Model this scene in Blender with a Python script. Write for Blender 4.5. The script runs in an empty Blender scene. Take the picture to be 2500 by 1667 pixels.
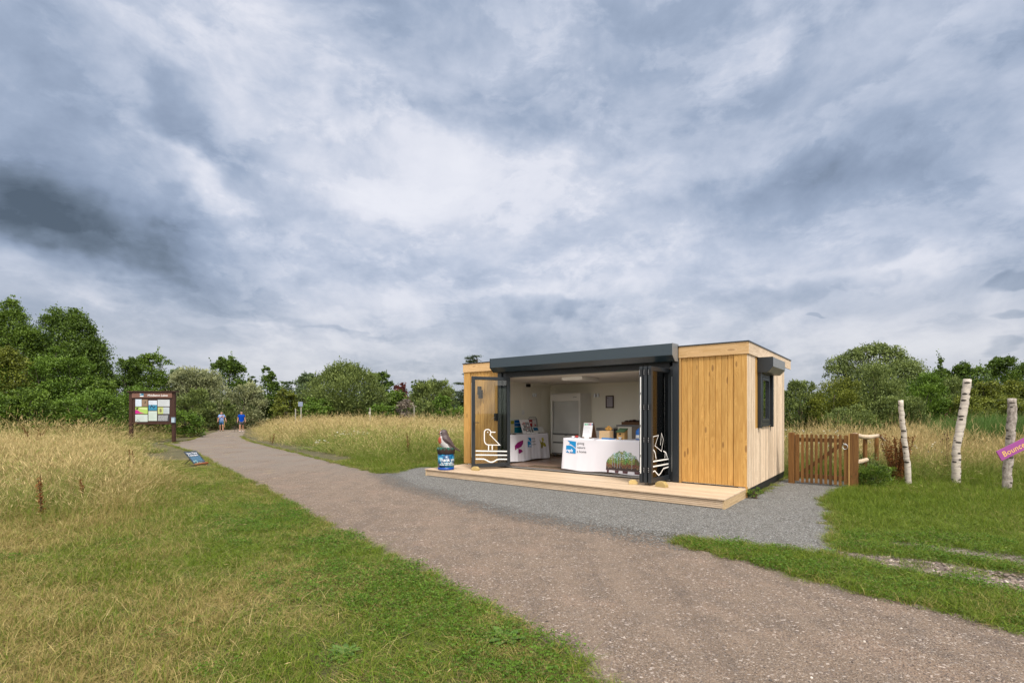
import bpy, bmesh, math, random
import numpy as np
from mathutils import Matrix, Vector
PI = math.pi
rng = np.random.default_rng(7)
random.seed(7)
C = bpy.context.scene.collection
SC = bpy.context.scene
# ------------------------------------------------------------------ camera
FPX, HCAM, CXP, HYP = 1220.0, 1.65, 1250.0, 1006.0
cam = bpy.data.cameras.new('camera'); camo = bpy.data.objects.new('camera', cam); C.objects.link(camo)
cam.sensor_width = 36; cam.lens = FPX / 2500 * 36; cam.shift_y = (HYP - 833.5) / 2500
cam.clip_end = 2000; cam.clip_start = 0.05
camo.location = (0, 0, HCAM); camo.rotation_euler = (PI / 2, 0, 0)
SC.camera = camo
SC.view_settings.view_transform = 'Standard'; SC.view_settings.look = 'None'
EXPO = 1.15
SC.view_settings.exposure = EXPO; SC.view_settings.gamma = 1
SC.cycles.max_bounces = 8; SC.cycles.transparent_max_bounces = 12
SC.cycles.diffuse_bounces = 6
# ------------------------------------------------------------------ sun and sky
SUN_EL, SUN_AZ = math.radians(52), math.radians(162)      # azimuth clockwise from +Y
sun = bpy.data.lights.new('sun', 'SUN'); suno = bpy.data.objects.new('sun', sun); C.objects.link(suno)
sun.energy = 1.5; sun.angle = math.radians(13); sun.color = (1.0, 0.945, 0.85)
sd = Vector((math.sin(SUN_AZ) * math.cos(SUN_EL), math.cos(SUN_AZ) * math.cos(SUN_EL), math.sin(SUN_EL)))
suno.rotation_euler = sd.to_track_quat('Z', 'Y').to_euler()

class NT:
    """short node-building helper"""
    def __init__(s, tree): s.t = tree; s.n = tree.nodes; s.l = tree.links
    def _in(s, node, i, v):
        if v is None: return
        if isinstance(v, bpy.types.NodeSocket): s.l.new(v, node.inputs[i])
        else:
            try: node.inputs[i].default_value = v
            except Exception:
                node.inputs[i].default_value = (v[0], v[1], v[2], 1.0) if hasattr(v, '__len__') else (v, v, v)
    def m(s, op, a, b=None, c=None, clamp=False):
        n = s.n.new('ShaderNodeMath'); n.operation = op; n.use_clamp = clamp
        s._in(n, 0, a); s._in(n, 1, b); s._in(n, 2, c); return n.outputs[0]
    def v(s, op, a, b=None, c=None):
        n = s.n.new('ShaderNodeVectorMath'); n.operation = op
        s._in(n, 0, a); s._in(n, 1, b)
        if op == 'SCALE': s._in(n, 3, c)
        elif c is not None: s._in(n, 2, c)
        return n.outputs[1] if op in ('DOT_PRODUCT', 'LENGTH', 'DISTANCE') else n.outputs[0]
    def noise(s, vec, scale, detail=3, rough=0.5, dist=0.0, color=False):
        n = s.n.new('ShaderNodeTexNoise'); s._in(n, 'Vector', vec)
        n.inputs['Scale'].default_value = scale; n.inputs['Detail'].default_value = detail
        n.inputs['Roughness'].default_value = rough; n.inputs['Distortion'].default_value = dist
        return n.outputs['Color' if color else 'Fac']
    def voro(s, vec, scale, feature='F1', out='Distance', rnd=1.0):
        n = s.n.new('ShaderNodeTexVoronoi'); n.feature = feature; s._in(n, 'Vector', vec)
        n.inputs['Scale'].default_value = scale; n.inputs['Randomness'].default_value = rnd
        return n.outputs[out]
    def ramp(s, fac, stops, interp='LINEAR'):
        n = s.n.new('ShaderNodeValToRGB'); s._in(n, 0, fac); e = n.color_ramp.elements; n.color_ramp.interpolation = interp
        while len(e) < len(stops): e.new(0.5)
        for k, (p, c) in enumerate(stops):
            e[k].position = p; e[k].color = (c[0], c[1], c[2], 1) if hasattr(c, '__len__') else (c, c, c, 1)
        return n.outputs[0]
    def mix(s, f, a, b, mode='MIX'):
        n = s.n.new('ShaderNodeMix'); n.data_type = 'RGBA'; n.blend_type = mode
        s._in(n, 0, f); s._in(n, 6, a); s._in(n, 7, b); return n.outputs[2]
    def mr(s, v, a, b, c=0.0, d=1.0, smooth=True):
        n = s.n.new('ShaderNodeMapRange'); n.interpolation_type = 'SMOOTHSTEP' if smooth else 'LINEAR'
        s._in(n, 0, v)
        for i, q in ((1, a), (2, b), (3, c), (4, d)): n.inputs[i].default_value = q
        return n.outputs[0]
    def attr(s, name, kind='GEOMETRY', out='Fac'):
        n = s.n.new('ShaderNodeAttribute'); n.attribute_type = kind; n.attribute_name = name; return n.outputs[out]
    def sep(s, v):
        n = s.n.new('ShaderNodeSeparateXYZ'); s._in(n, 0, v); return n.outputs
    def comb(s, x, y, z):
        n = s.n.new('ShaderNodeCombineXYZ'); s._in(n, 0, x); s._in(n, 1, y); s._in(n, 2, z); return n.outputs[0]
    def bump(s, h, strength=0.3, dist=0.01, normal=None):
        n = s.n.new('ShaderNodeBump'); s._in(n, 'Height', h); n.inputs['Strength'].default_value = strength
        n.inputs['Distance'].default_value = dist
        if normal is not None: s._in(n, 'Normal', normal)
        return n.outputs[0]

def px_dir(x, y):
    d = Vector(((x - CXP) / FPX, 1.0, (HYP - y) / FPX)); d.normalize(); return d
def build_world():
    w = bpy.data.worlds.new('World'); SC.world = w; w.use_nodes = True
    t = NT(w.node_tree); w.node_tree.nodes.clear()
    out = t.n.new('ShaderNodeOutputWorld')
    sky = t.n.new('ShaderNodeTexSky'); sky.sky_type = 'NISHITA'; sky.sun_disc = False
    sky.sun_elevation = SUN_EL; sky.sun_rotation = SUN_AZ
    bg1 = t.n.new('ShaderNodeBackground'); t.l.new(sky.outputs[0], bg1.inputs[0]); bg1.inputs[1].default_value = 0.05
    tc = t.n.new('ShaderNodeTexCoord'); d0 = tc.outputs['Generated']
    s0 = t.sep(d0)
    # cloud-layer projection: streaks run towards the horizon as on a flat cloud base
    zz = t.m('ADD', t.m('MAXIMUM', s0[2], 0.0), 0.10)
    plane = t.comb(t.m('DIVIDE', s0[0], zz), t.m('DIVIDE', s0[1], zz), 0.0)
    wn = t.noise(plane, 0.9, 3, 0.55, color=True)
    wv = t.v('SCALE', t.v('SUBTRACT', wn, (0.5, 0.5, 0.5)), c=0.24)
    w2 = t.v('SCALE', t.v('SUBTRACT', t.noise(d0, 7.0, 4, 0.6, color=True), (0.5, 0.5, 0.5)), c=0.16)
    damp = t.mr(s0[2], 0.02, 0.45, 0.25, 1.0)
    d = t.v('ADD', d0, t.v('SCALE', t.v('ADD', wv, w2), c=damp))
    q0 = t.v('ADD', t.v('MULTIPLY', d0, (1, 1, 2.1)), t.v('SCALE', w2, c=.5))
    def blob(px, py, rx, ry, ang, amp, acc, hard=0.0):
        c = px_dir(px, py); a = math.radians(ang)
        e1 = Vector((0, 0, 1)).cross(c) * -1; e1.normalize(); e2 = e1.cross(c); e2.normalize()
        if e2.z < 0: e2 = -e2
        k = FPX * math.sqrt(1 + ((px - CXP) / FPX) ** 2 + ((HYP - py) / FPX) ** 2)
        a1 = (e1 * math.cos(a) + e2 * math.sin(a)) * (k / rx); a2 = (e2 * math.cos(a) - e1 * math.sin(a)) * (k / ry)
        q = t.v('SUBTRACT', d, tuple(c))
        u = t.v('DOT_PRODUCT', q, tuple(a1)); v = t.v('DOT_PRODUCT', q, tuple(a2))
        r2 = t.m('ADD', t.m('MULTIPLY', u, u), t.m('MULTIPLY', v, v))
        if hard:
            g = t.mr(r2, 1.0 - hard, 1.0 + hard, 1.0, 0.0)
        else:
            g = t.m('POWER', 2.718, t.m('MULTIPLY', r2, -1.0))
        return t.m('MULTIPLY_ADD', g, amp, acc)
    # base brightness with fibrous detail
    st = t.v('MULTIPLY', plane, (1.0, 0.45, 1.0))
    rot = t.n.new('ShaderNodeMapping'); t.l.new(plane, rot.inputs[0]); rot.inputs['Rotation'].default_value = (0, 0, math.radians(-28))
    rot.inputs['Scale'].default_value = (1.0, 0.42, 1.0)
    n1 = t.noise(rot.outputs[0], .95, 8, 0.56, 0.3)
    n2 = t.noise(t.v('MULTIPLY', d0, (1, 1, 1.6)), 4.2, 9, 0.60, 0.25)
    B = t.m('ADD', 0.56, t.m('MULTIPLY', t.m('SUBTRACT', n1, 0.5), 0.45))
    B = t.m('ADD', B, t.m('MULTIPLY', t.m('SUBTRACT', n2, 0.5), 0.85))
    e1 = t.mr(t.noise(q0, 2.3, 10, .60, .2), .47, .565); e2 = t.mr(t.noise(t.v('ADD', q0, (3.1, 7.7, 1.3)), 4.6, 10, .62, .2), .48, .56)
    B = t.m('MULTIPLY_ADD', e1, .085, B); B = t.m('MULTIPLY_ADD', e2, .075, B)
    for b in [ # x, y, rx, ry, angle, amplitude
        (1330, 390, 480, 110, -2, .26), (820, 420, 300, 90, -24, .28), (1020, 320, 260, 80, -12, .12), (430, 390, 230, 50, -38, .28),
        (230, 130, 160, 60, -40, .14), (700, 120, 300, 120, -15, .08), (1050, 500, 360, 60, -4, .06),
        (1880, 60, 110, 60, 30, .20), (1500, 690, 900, 40, 2, .14), (2000, 670, 350, 25, 3, .14), (600, 700, 500, 60, -3, .10),
        (1250, 900, 1500, 90, 0, .10), (2300, 860, 300, 40, 0, .12), (2250, 130, 320, 40, 24, .05),
        (120, 530, 330, 90, -17, -.50), (330, 640, 190, 28, -14, -.26), (60, 580, 220, 55, -6, -.34), (60, 300, 160, 110, -20, -.20),
        (290, 170, 230, 80, -26, -.38), (470, 150, 110, 60, -25, -.18), (400, 240, 120, 60, -15, -.14),
        (760, 80, 130, 60, 0, -.12), (1500, 60, 420, 130, -5, -.20), (1250, 220, 600, 60, -8, -.07), (2250, 230, 380, 110, 20, -.25), (2400, 60, 200, 90, 0, -.18),
        (2380, 330, 260, 110, 14, -.20), (1950, 480, 420, 70, 3, -.20), (1600, 530, 420, 35, 2, -.16), (2300, 560, 400, 60, 5, -.14),
        (600, 770, 240, 22, -7, -.20), (930, 560, 120, 25, 0, -.09), (1060, 520, 90, 30, 0, -.10), (640, 560, 240, 24, -8, -.06)]:
        B = blob(*b[:5], b[5] * ((.54 if b[0] < 600 else .34) if b[5] < 0 else .85), B)
    # small firm-edged low clouds
    def cum(px, py, rx, ry, amp, hard=.55):
        nonlocal B
        B = blob(px, py, rx, ry, 0, amp * .55, B, hard)
    for q in [(60, 470, 330, 130, -.12, .95), (190, 560, 260, 70, -.14, .9), (300, 190, 210, 90, -.10, .9), (1330, 758, 95, 40, -.22), (1430, 770, 60, 36, -.12), (1250, 735, 60, 40, .06), (2470, 683, 62, 24, -.36), (2440, 853, 38, 15, -.30), (1995, 760, 17, 6, -.25),
              (2480, 780, 45, 18, -.28), (1960, 885, 45, 22, -.16), (1700, 800, 40, 16, -.10), (850, 790, 90, 26, .16), (950, 850, 140, 26, .10), (660, 825, 70, 22, .14),
              (860, 822, 110, 9, -.14), (1010, 905, 95, 14, -.14), (720, 900, 120, 14, .06), (560, 800, 100, 20, .10), (1110, 800, 80, 26, -.05)]:
        cum(*q)
    col = t.ramp(B, [(0.0, (.085, .125, .18)), (.16, (.15, .21, .30)), (.34, (.25, .335, .49)), (.50, (.345, .44, .615)), (.66, (.53, .605, .765)), (.82, (.76, .79, .90)), (1.0, (.84, .86, .95))])
    # towards the horizon the air makes the cloud greyer and warmer
    hz = t.mr(s0[2], 0.0, 0.30, 1.0, 0.0)
    grey = t.ramp(B, [(0.0, (.13, .165, .21)), (.3, (.26, .31, .38)), (.5, (.40, .445, .52)), (.75, (.60, .62, .68)), (1.0, (.75, .76, .79))])
    col = t.mix(t.m('MULTIPLY', hz, .9), col, grey)
    # overcast sky is brighter overhead; unseen sky behind viewer boosted to light cabin
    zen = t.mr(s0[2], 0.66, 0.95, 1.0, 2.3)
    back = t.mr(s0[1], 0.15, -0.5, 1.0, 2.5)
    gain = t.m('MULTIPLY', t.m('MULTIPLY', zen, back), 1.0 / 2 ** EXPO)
    bw_ = t.n.new('ShaderNodeRGBToBW'); t.l.new(col, bw_.inputs[0]); col = t.mix(.20, col, t.v('MULTIPLY', t.comb(bw_.outputs[0], bw_.outputs[0], bw_.outputs[0]), (1.0, 1.0, 1.03))); col = t.mix(t.mr(t.m('MULTIPLY', zen, back), 1.0, 1.9, 0, .85), col, t.v('MULTIPLY', t.comb(bw_.outputs[0], bw_.outputs[0], bw_.outputs[0]), (1.05, 1.0, .93)))  # boosted unseen part turned warm neutral to cut its blue light
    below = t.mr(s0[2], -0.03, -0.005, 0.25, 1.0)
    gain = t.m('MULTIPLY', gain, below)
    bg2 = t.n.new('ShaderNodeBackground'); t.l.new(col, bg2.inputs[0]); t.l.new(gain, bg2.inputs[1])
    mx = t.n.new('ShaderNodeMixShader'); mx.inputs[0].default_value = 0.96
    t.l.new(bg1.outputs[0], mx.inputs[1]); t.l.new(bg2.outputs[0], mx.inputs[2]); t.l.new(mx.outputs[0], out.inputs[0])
    w.cycles.sampling_method = 'MANUAL'; w.cycles.sample_map_resolution = 512
build_world()

# ------------------------------------------------------------------ materials
MATS = {}
def newmat(name):
    m = bpy.data.materials.new(name); m.use_nodes = True; t = NT(m.node_tree)
    b = m.node_tree.nodes['Principled BSDF']; MATS[name] = m
    return m, t, b
def plain(name, col, rough=0.6, metal=0.0, spec=0.5, var=0.06, scale=8.0, bump=0.0):
    m, t, b = newmat(name)
    tc = t.n.new('ShaderNodeTexCoord')
    n = t.noise(tc.outputs['Object'], scale, 5, 0.6)
    c = t.mix(n, tuple(x * (1 - var) for x in col), tuple(min(1, x * (1 + var)) for x in col))
    t.l.new(c, b.inputs['Base Color']); b.inputs['Roughness'].default_value = rough; b.inputs['Metallic'].default_value = metal
    b.inputs['Specular IOR Level'].default_value = spec
    if bump: t.l.new(t.bump(n, bump, 0.01), b.inputs['Normal'])
    return m
def wood(name, c1, c2, knot, axis='Z', rough=0.55, grain=1.0, knots=1.0, tonevar=0.25, weather=None, bump=.25):
    """sawn softwood: stretched grain, knots, tone per board (face attribute 'tone')"""
    m, t, b = newmat(name)
    tc = t.n.new('ShaderNodeTexCoord'); p = tc.outputs['Object']
    sc = {'Z': (1, 1, .055), 'X': (.055, 1, 1), 'Y': (1, .055, 1)}[axis]
    tone = t.attr('tone')
    off = t.comb(t.m('MULTIPLY', tone, 13.7), t.m('MULTIPLY', tone, 7.1), t.m('MULTIPLY', tone, 31.0))
    pp = t.v('ADD', p, off)
    # knots: cells much longer along the board
    ks = {'Z': (1, 1, .30), 'X': (.30, 1, 1), 'Y': (1, .30, 1)}[axis]
    kd = t.voro(t.v('MULTIPLY', pp, ks), 6.2)
    kn = t.mr(kd, 0.09, 0.17, 1.0, 0.0)
    halo = t.mr(kd, 0.12, 0.45, 1.0, 0.0)
    g = t.noise(t.v('ADD', t.v('MULTIPLY', pp, sc), t.v('SCALE', t.comb(halo, halo, halo), c=.06)), 46 * grain, 5, 0.62, 0.6)
    ring = t.m('MULTIPLY', t.m('SINE', t.m('MULTIPLY', t.m('ADD', kd, t.m('MULTIPLY', t.noise(pp, 7, 2), .25)), 62)), t.mr(kd, .05, .55, 1, 0))
    g2 = t.noise(t.v('MULTIPLY', pp, sc), 8 * grain, 3, 0.6, 0.4)
    c = t.mix(t.mr(g, .32, .68), c1, c2)
    c = t.mix(t.m('MULTIPLY', t.mr(g2, .4, .75), .35), c, tuple(x * .72 for x in c1))
    c = t.mix(t.m('MULTIPLY', t.mr(ring, -.2, 1), .34 * knots), c, tuple(x * .62 for x in c1))
    c = t.mix(t.m('MULTIPLY', halo, .22 * knots), c, tuple(min(1, x * 1.25) for x in c2))
    c = t.mix(t.m('MULTIPLY', kn, .58 * knots), c, knot)
    tv = t.mr(tone, 0, 1, 1 - tonevar, 1 + tonevar * .6, smooth=False)
    c = t.v('SCALE', c, c=tv)
    if weather:
        z = t.sep(p)[2]
        wz = t.m('ADD', z, t.m('MULTIPLY', t.noise(p, 3.0, 3), .5))
        c = t.mix(t.mr(wz, weather[0], weather[1], weather[2], 0.0), c, weather[3])
    t.l.new(c, b.inputs['Base Color']); b.inputs['Roughness'].default_value = rough
    b.inputs['Specular IOR Level'].default_value = .3
    h = t.m('SUBTRACT', g, t.m('MULTIPLY', kn, .6))
    t.l.new(t.bump(h, bump, 0.004), b.inputs['Normal'])
    return m
def attrmat(name, rough=0.6, spec=.4, noise=.08, scale=30.):
    m, t, b = newmat(name)
    a = t.attr('col', out='Color')
    tc = t.n.new('ShaderNodeTexCoord')
    n = t.noise(tc.outputs['Object'], scale, 4, .6)
    c = t.v('SCALE', a, c=t.mr(n, 0.2, .8, 1 - noise, 1 + noise, smooth=False))
    t.l.new(c, b.inputs['Base Color']); b.inputs['Roughness'].default_value = rough; b.inputs['Specular IOR Level'].default_value = spec
    return m
def glassmat(name, tint=(.9, .93, .92), refl=1.0):
    m, t, b = newmat(name); m.node_tree.nodes.remove(b)
    out = m.node_tree.nodes['Material Output']
    tr = t.n.new('ShaderNodeBsdfTransparent'); tr.inputs[0].default_value = (*tint, 1)
    gl = t.n.new('ShaderNodeBsdfGlossy'); gl.inputs['Roughness'].default_value = .02
    fr = t.n.new('ShaderNodeFresnel'); fr.inputs[0].default_value = 1.5
    f = t.m('MULTIPLY', fr.outputs[0], refl, clamp=True)
    mx = t.n.new('ShaderNodeMixShader'); t.l.new(f, mx.inputs[0]); t.l.new(tr.outputs[0], mx.inputs[1]); t.l.new(gl.outputs[0], mx.inputs[2])
    t.l.new(mx.outputs[0], out.inputs[0]); return m
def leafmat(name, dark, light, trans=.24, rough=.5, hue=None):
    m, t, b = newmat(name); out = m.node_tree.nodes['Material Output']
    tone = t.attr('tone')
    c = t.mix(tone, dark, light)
    if hue is not None:
        tc = t.n.new('ShaderNodeTexCoord')
        c = t.mix(t.mr(t.noise(tc.outputs['Object'], .9, 3), .5, .7, 0, .8), c, hue)
    t.l.new(c, b.inputs['Base Color']); b.inputs['Roughness'].default_value = rough; b.inputs['Specular IOR Level'].default_value = .3
    tl = t.n.new('ShaderNodeBsdfTranslucent'); t.l.new(t.mix(.5, c, t.v('MULTIPLY', c, (1.3, 1.3, .5))), tl.inputs[0])
    mx = t.n.new('ShaderNodeMixShader'); mx.inputs[0].default_value = trans
    t.l.new(b.outputs[0], mx.inputs[1]); t.l.new(tl.outputs[0], mx.inputs[2]); t.l.new(mx.outputs[0], out.inputs[0]); return m
def grassmat(name, g1, g2, s1, s2, trans=.18, seed=None):
    """blade colour: green or straw by the clump's dryness (instance) and the blade's own tone"""
    m, t, b = newmat(name); out = m.node_tree.nodes['Material Output']
    dry = t.attr('dry', 'INSTANCER'); tone = t.attr('tone'); tone2 = t.attr('tone2'); head = t.attr('head')
    f = t.mr(t.m('ADD', t.m('SUBTRACT', dry, tone), t.m('MULTIPLY', head, .35)), -.12, .12)
    gr = t.mix(tone2, g1, g2); st = t.mix(tone2, s1, s2)
    c = t.mix(f, gr, st)
    t.l.new(c, b.inputs['Base Color']); b.inputs['Roughness'].default_value = .55; b.inputs['Specular IOR Level'].default_value = .25
    tl = t.n.new('ShaderNodeBsdfTranslucent'); t.l.new(c, tl.inputs[0])
    mx = t.n.new('ShaderNodeMixShader'); mx.inputs[0].default_value = trans
    t.l.new(b.outputs[0], mx.inputs[1]); t.l.new(tl.outputs[0], mx.inputs[2]); t.l.new(mx.outputs[0], out.inputs[0]); return m

M_front = wood('stained_cladding', (.49, .255, .066), (.66, .385, .120), (.15, .06, .02), grain=1., tonevar=.13, knots=1.1)
M_fascia = wood('fascia_board', (.60, .37, .16), (.72, .48, .25), (.20, .09, .035), axis='X', tonevar=.12, knots=.8)
M_side = wood('bare_larch', (.60, .44, .30), (.86, .70, .53), (.34, .22, .15), grain=1.6, knots=.35, tonevar=.26)
M_sidefascia = wood('bare_fascia', (.56, .42, .29), (.74, .58, .42), (.25, .15, .08), axis='Y', tonevar=.12, knots=.5)
M_deck = wood('deck_timber', (.50, .365, .24), (.65, .50, .36), (.30, .18, .09), axis='X', grain=1.2, knots=.35, tonevar=.16)
M_deckedge = wood('deck_edge_timber', (.50, .35, .19), (.66, .49, .29), (.26, .15, .07), axis='Y', grain=1.2, knots=.35, tonevar=.12)
M_gate = wood('treated_timber', (.135, .058, .016), (.225, .110, .032), (.06, .022, .008), tonevar=.45, knots=.5)
M_gatelight = wood('fresh_timber', (.42, .24, .08), (.56, .34, .13), (.2, .1, .04), tonevar=.2, knots=.3)
M_log = wood('peeled_log', (.50, .38, .26), (.70, .57, .42), (.3, .2, .1), axis='X', tonevar=.15, knots=.5)
M_brown = wood('stained_brown', (.040, .018, .013), (.062, .028, .020), (.02, .01, .008), tonevar=.15, knots=.3, rough=.5)
M_plaque = wood('worn_plaque', (.14, .065, .045), (.24, .13, .10), (.07, .03, .02), axis='X', tonevar=.1)
M_block = wood('doorstop_wood', (.45, .32, .12), (.58, .44, .2), (.3, .2, .08), axis='X', tonevar=.2, knots=.2)
M_anth = plain('anthracite_metal', (.017, .022, .028), .35, 0, .5, .05)
M_box = plain('blue_grey_box', (.022, .040, .055), .30, 0, .6, .04, 2)
M_black = plain('black_rubber', (.012, .013, .015), .5, 0, .4)
M_cream = plain('interior_panel', (.88, .86, .76), .45, 0, .4, .02, 3)
M_ceil = plain('ceiling_panel', (.72, .69, .65), .5, 0, .4, .02, 3)
M_white = plain('white_plastic', (.78, .78, .76), .35, 0, .5, .02)
M_fridge = plain('fridge_enamel', (.78, .78, .75), .3, 0, .5, .02)
M_blind = plain('roller_blind', (.58, .60, .59), .4, .1, .5, .12, 3)
M_steel = plain('bright_steel', (.62, .63, .64), .28, .9, .5)
M_grey = plain('grey_plastic', (.20, .205, .21), .4)
M_floor = wood('vinyl_floor', (.23, .14, .095), (.32, .21, .15), (.15, .1, .07), axis='X', rough=.3, tonevar=.1, knots=.1)
M_cloth = plain('white_cloth', (.68, .67, .73), .85, 0, .2, .02, 6)
M_decal = plain('white_vinyl', (.85, .85, .85), .5, 0, .3, .01)
M_paint = attrmat('painted_colours', .5)
M_paper = attrmat('printed_paper', .6, .3, .05)
M_glass = glassmat('door_glass', (.90, .92, .90), 1.1)
M_wglass = glassmat('window_glass', (.25, .3, .28), 2.6)
M_skin = plain('skin', (.48, .25, .17), .5, 0, .4)
M_bark = plain('bark', (.10, .085, .065), .9, 0, .2, .45, 9, .5)
M_birchbark = None

# ------------------------------------------------------------------ mesh builder
class MB:
    def __init__(s): s.v = []; s.f = []; s.tone = []; s.col = []; s.c = (.5, .5, .5); s.T = None; s.smooth = []; s.sm = False
    def add(s, vs, fs, tone=None, col=None):
        o = len(s.v); tone = random.random() if tone is None else tone; col = col or s.c
        for p in vs: s.v.append(tuple(p))
        for f in fs: s.f.append([i + o for i in f]); s.tone.append(tone); s.col.append(col); s.smooth.append(s.sm)
    def box(s, x0, x1, y0, y1, z0, z1, **k):
        x0, x1 = min(x0, x1), max(x0, x1); y0, y1 = min(y0, y1), max(y0, y1); z0, z1 = min(z0, z1), max(z0, z1)
        s.add([(x0, y0, z0), (x1, y0, z0), (x1, y1, z0), (x0, y1, z0), (x0, y0, z1), (x1, y0, z1), (x1, y1, z1), (x0, y1, z1)],
              [(3, 2, 1, 0), (4, 5, 6, 7), (0, 1, 5, 4), (1, 2, 6, 5), (2, 3, 7, 6), (3, 0, 4, 7)], **k)
    def prism(s, prof, a0, a1, axis='x', **k):
        """profile of (p,q) extruded along axis; x:(y,z) y:(x,z) z:(x,y)"""
        n = len(prof)
        mk = {'x': lambda a, p: (a, p[0], p[1]), 'y': lambda a, p: (p[0], a, p[1]), 'z': lambda a, p: (p[0], p[1], a)}[axis]
        vs = [mk(a0, p) for p in prof] + [mk(a1, p) for p in prof]
        fs = [tuple(range(n))[::-1], tuple(range(n, 2 * n))] + [(i, (i + 1) % n, n + (i + 1) % n, n + i) for i in range(n)]
        s.add(vs, fs, **k)
    def tube(s, pts, rad, n=10, cap=True, **k):
        pts = [Vector(p) for p in pts]; m = len(pts)
        if not hasattr(rad, '__len__'): rad = [rad] * m
        vs = []; up = Vector((0, 0, 1))
        prev = None
        for i, p in enumerate(pts):
            tdir = (pts[min(i + 1, m - 1)] - pts[max(i - 1, 0)]); tdir.normalize()
            if prev is None:
                a = tdir.cross(up if abs(tdir.z) < .9 else Vector((1, 0, 0))); a.normalize()
            else:
                a = prev - tdir * prev.dot(tdir); a.normalize()
            prev = a; b = tdir.cross(a)
            for j in range(n):
                an = 2 * PI * j / n; vs.append(p + (a * math.cos(an) + b * math.sin(an)) * rad[i])
        fs = []
        for i in range(m - 1):
            for j in range(n): fs.append((i * n + j, i * n + (j + 1) % n, (i + 1) * n + (j + 1) % n, (i + 1) * n + j))
        if cap: fs.append(tuple(range(n))[::-1]); fs.append(tuple((m - 1) * n + j for j in range(n)))
        s.add(vs, fs, **k)
    def lathe(s, prof, n=32, cx=0, cy=0, **k):
        m = len(prof); vs = []
        for r, z in prof:
            for j in range(n): a = 2 * PI * j / n; vs.append((cx + r * math.cos(a), cy + r * math.sin(a), z))
        fs = [(i * n + j, i * n + (j + 1) % n, (i + 1) * n + (j + 1) % n, (i + 1) * n + j) for i in range(m - 1) for j in range(n)]
        fs += [tuple(range(n))[::-1], tuple((m - 1) * n + j for j in range(n))]
        s.add(vs, fs, **k)
    def ellipsoid(s, c, r, n=14, m=9, **k):
        vs = [(c[0], c[1], c[2] - r[2])]
        for i in range(1, m):
            a = PI * i / m - PI / 2
            for j in range(n):
                b = 2 * PI * j / n; vs.append((c[0] + r[0] * math.cos(a) * math.cos(b), c[1] + r[1] * math.cos(a) * math.sin(b), c[2] + r[2] * math.sin(a)))
        vs.append((c[0], c[1], c[2] + r[2])); e = len(vs) - 1
        fs = [(0, 1 + (j + 1) % n, 1 + j) for j in range(n)]
        for i in range(m - 2):
            for j in range(n): fs.append((1 + i * n + j, 1 + i * n + (j + 1) % n, 1 + (i + 1) * n + (j + 1) % n, 1 + (i + 1) * n + j))
        fs += [(e, e - n + j, e - n + (j + 1) % n) for j in range(n)]
        s.add(vs, fs, **k)
    def flat(s, pts2, fn, **k):
        """polygon of 2-D points mapped by fn(u,v) -> xyz"""
        s.add([fn(*p) for p in pts2], [tuple(range(len(pts2)))], **k)
    def ribbon(s, pts, w, fn, closed=False, **k):
        P = [Vector((p[0], p[1])) for p in pts]; n = len(P); L = []; R = []
        for i in range(n):
            if closed: a = P[i - 1]; b = P[(i + 1) % n]
            else: a = P[max(i - 1, 0)]; b = P[min(i + 1, n - 1)]
            d1 = (P[i] - a); d2 = (b - P[i])
            if d1.length < 1e-9: d1 = d2
            if d2.length < 1e-9: d2 = d1
            d1.normalize(); d2.normalize()
            n1 = Vector((-d1.y, d1.x)); n2 = Vector((-d2.y, d2.x)); mm = n1 + n2
            if mm.length < 1e-6: mm = n1.copy()
            mm.normalize(); sc = min(1 / max(mm.dot(n1), .35), 2.2) * w / 2
            L.append(P[i] + mm * sc); R.append(P[i] - mm * sc)
        vs = [fn(q.x, q.y) for q in L] + [fn(q.x, q.y) for q in R]
        m = n if closed else n - 1
        s.add(vs, [(i, (i + 1) % n, n + (i + 1) % n, n + i) for i in range(m)], **k)
    def text(s, body, size, fn, x=0, y=0, align='LEFT', **k):
        """flat lettering mapped on a surface by fn(u,v)"""
        cu = bpy.data.curves.new('lettering', 'FONT'); cu.body = body; cu.size = size; cu.align_x = align; cu.resolution_u = 2
        if k.pop('bold', 0): cu.offset = size * .018
        ob = bpy.data.objects.new('lettering', cu); C.objects.link(ob)
        dg = bpy.context.evaluated_depsgraph_get(); me = bpy.data.meshes.new_from_object(ob.evaluated_get(dg))
        s.add([fn(v.co.x + x, v.co.y + y) for v in me.vertices], [tuple(p.vertices) for p in me.polygons], **k)
        bpy.data.objects.remove(ob); bpy.data.curves.remove(cu); bpy.data.meshes.remove(me)
    def build(s, name, mat, parent=None, bevel=0.0, loc=None, rotz=0, off=None, seg=2):
        me = bpy.data.meshes.new(name)
        vs = s.v if off is None else [(a - off[0], b - off[1], c - off[2]) for a, b, c in s.v]
        me.from_pydata(vs, [], s.f)
        a = me.attributes.new('tone', 'FLOAT', 'FACE'); a.data.foreach_set('value', s.tone)
        a = me.attributes.new('col', 'FLOAT_COLOR', 'FACE'); a.data.foreach_set('color', [x for c in s.col for x in (c[0], c[1], c[2], 1.0)])
        me.polygons.foreach_set('use_smooth', s.smooth)
        me.materials.append(mat)
        if bevel:
            bm = bmesh.new(); bm.from_mesh(me)
            bmesh.ops.remove_doubles(bm, verts=bm.verts, dist=1e-6) if False else None
            bmesh.ops.bevel(bm, geom=list(bm.edges), offset=bevel, segments=seg, affect='EDGES', profile=.5, clamp_overlap=True)
            bm.to_mesh(me); bm.free()
        me.update()
        o = bpy.data.objects.new(name, me); C.objects.link(o)
        if parent is not None: o.parent = parent
        if loc is not None: o.location = loc
        o.rotation_euler.z = rotz
        return o

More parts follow.
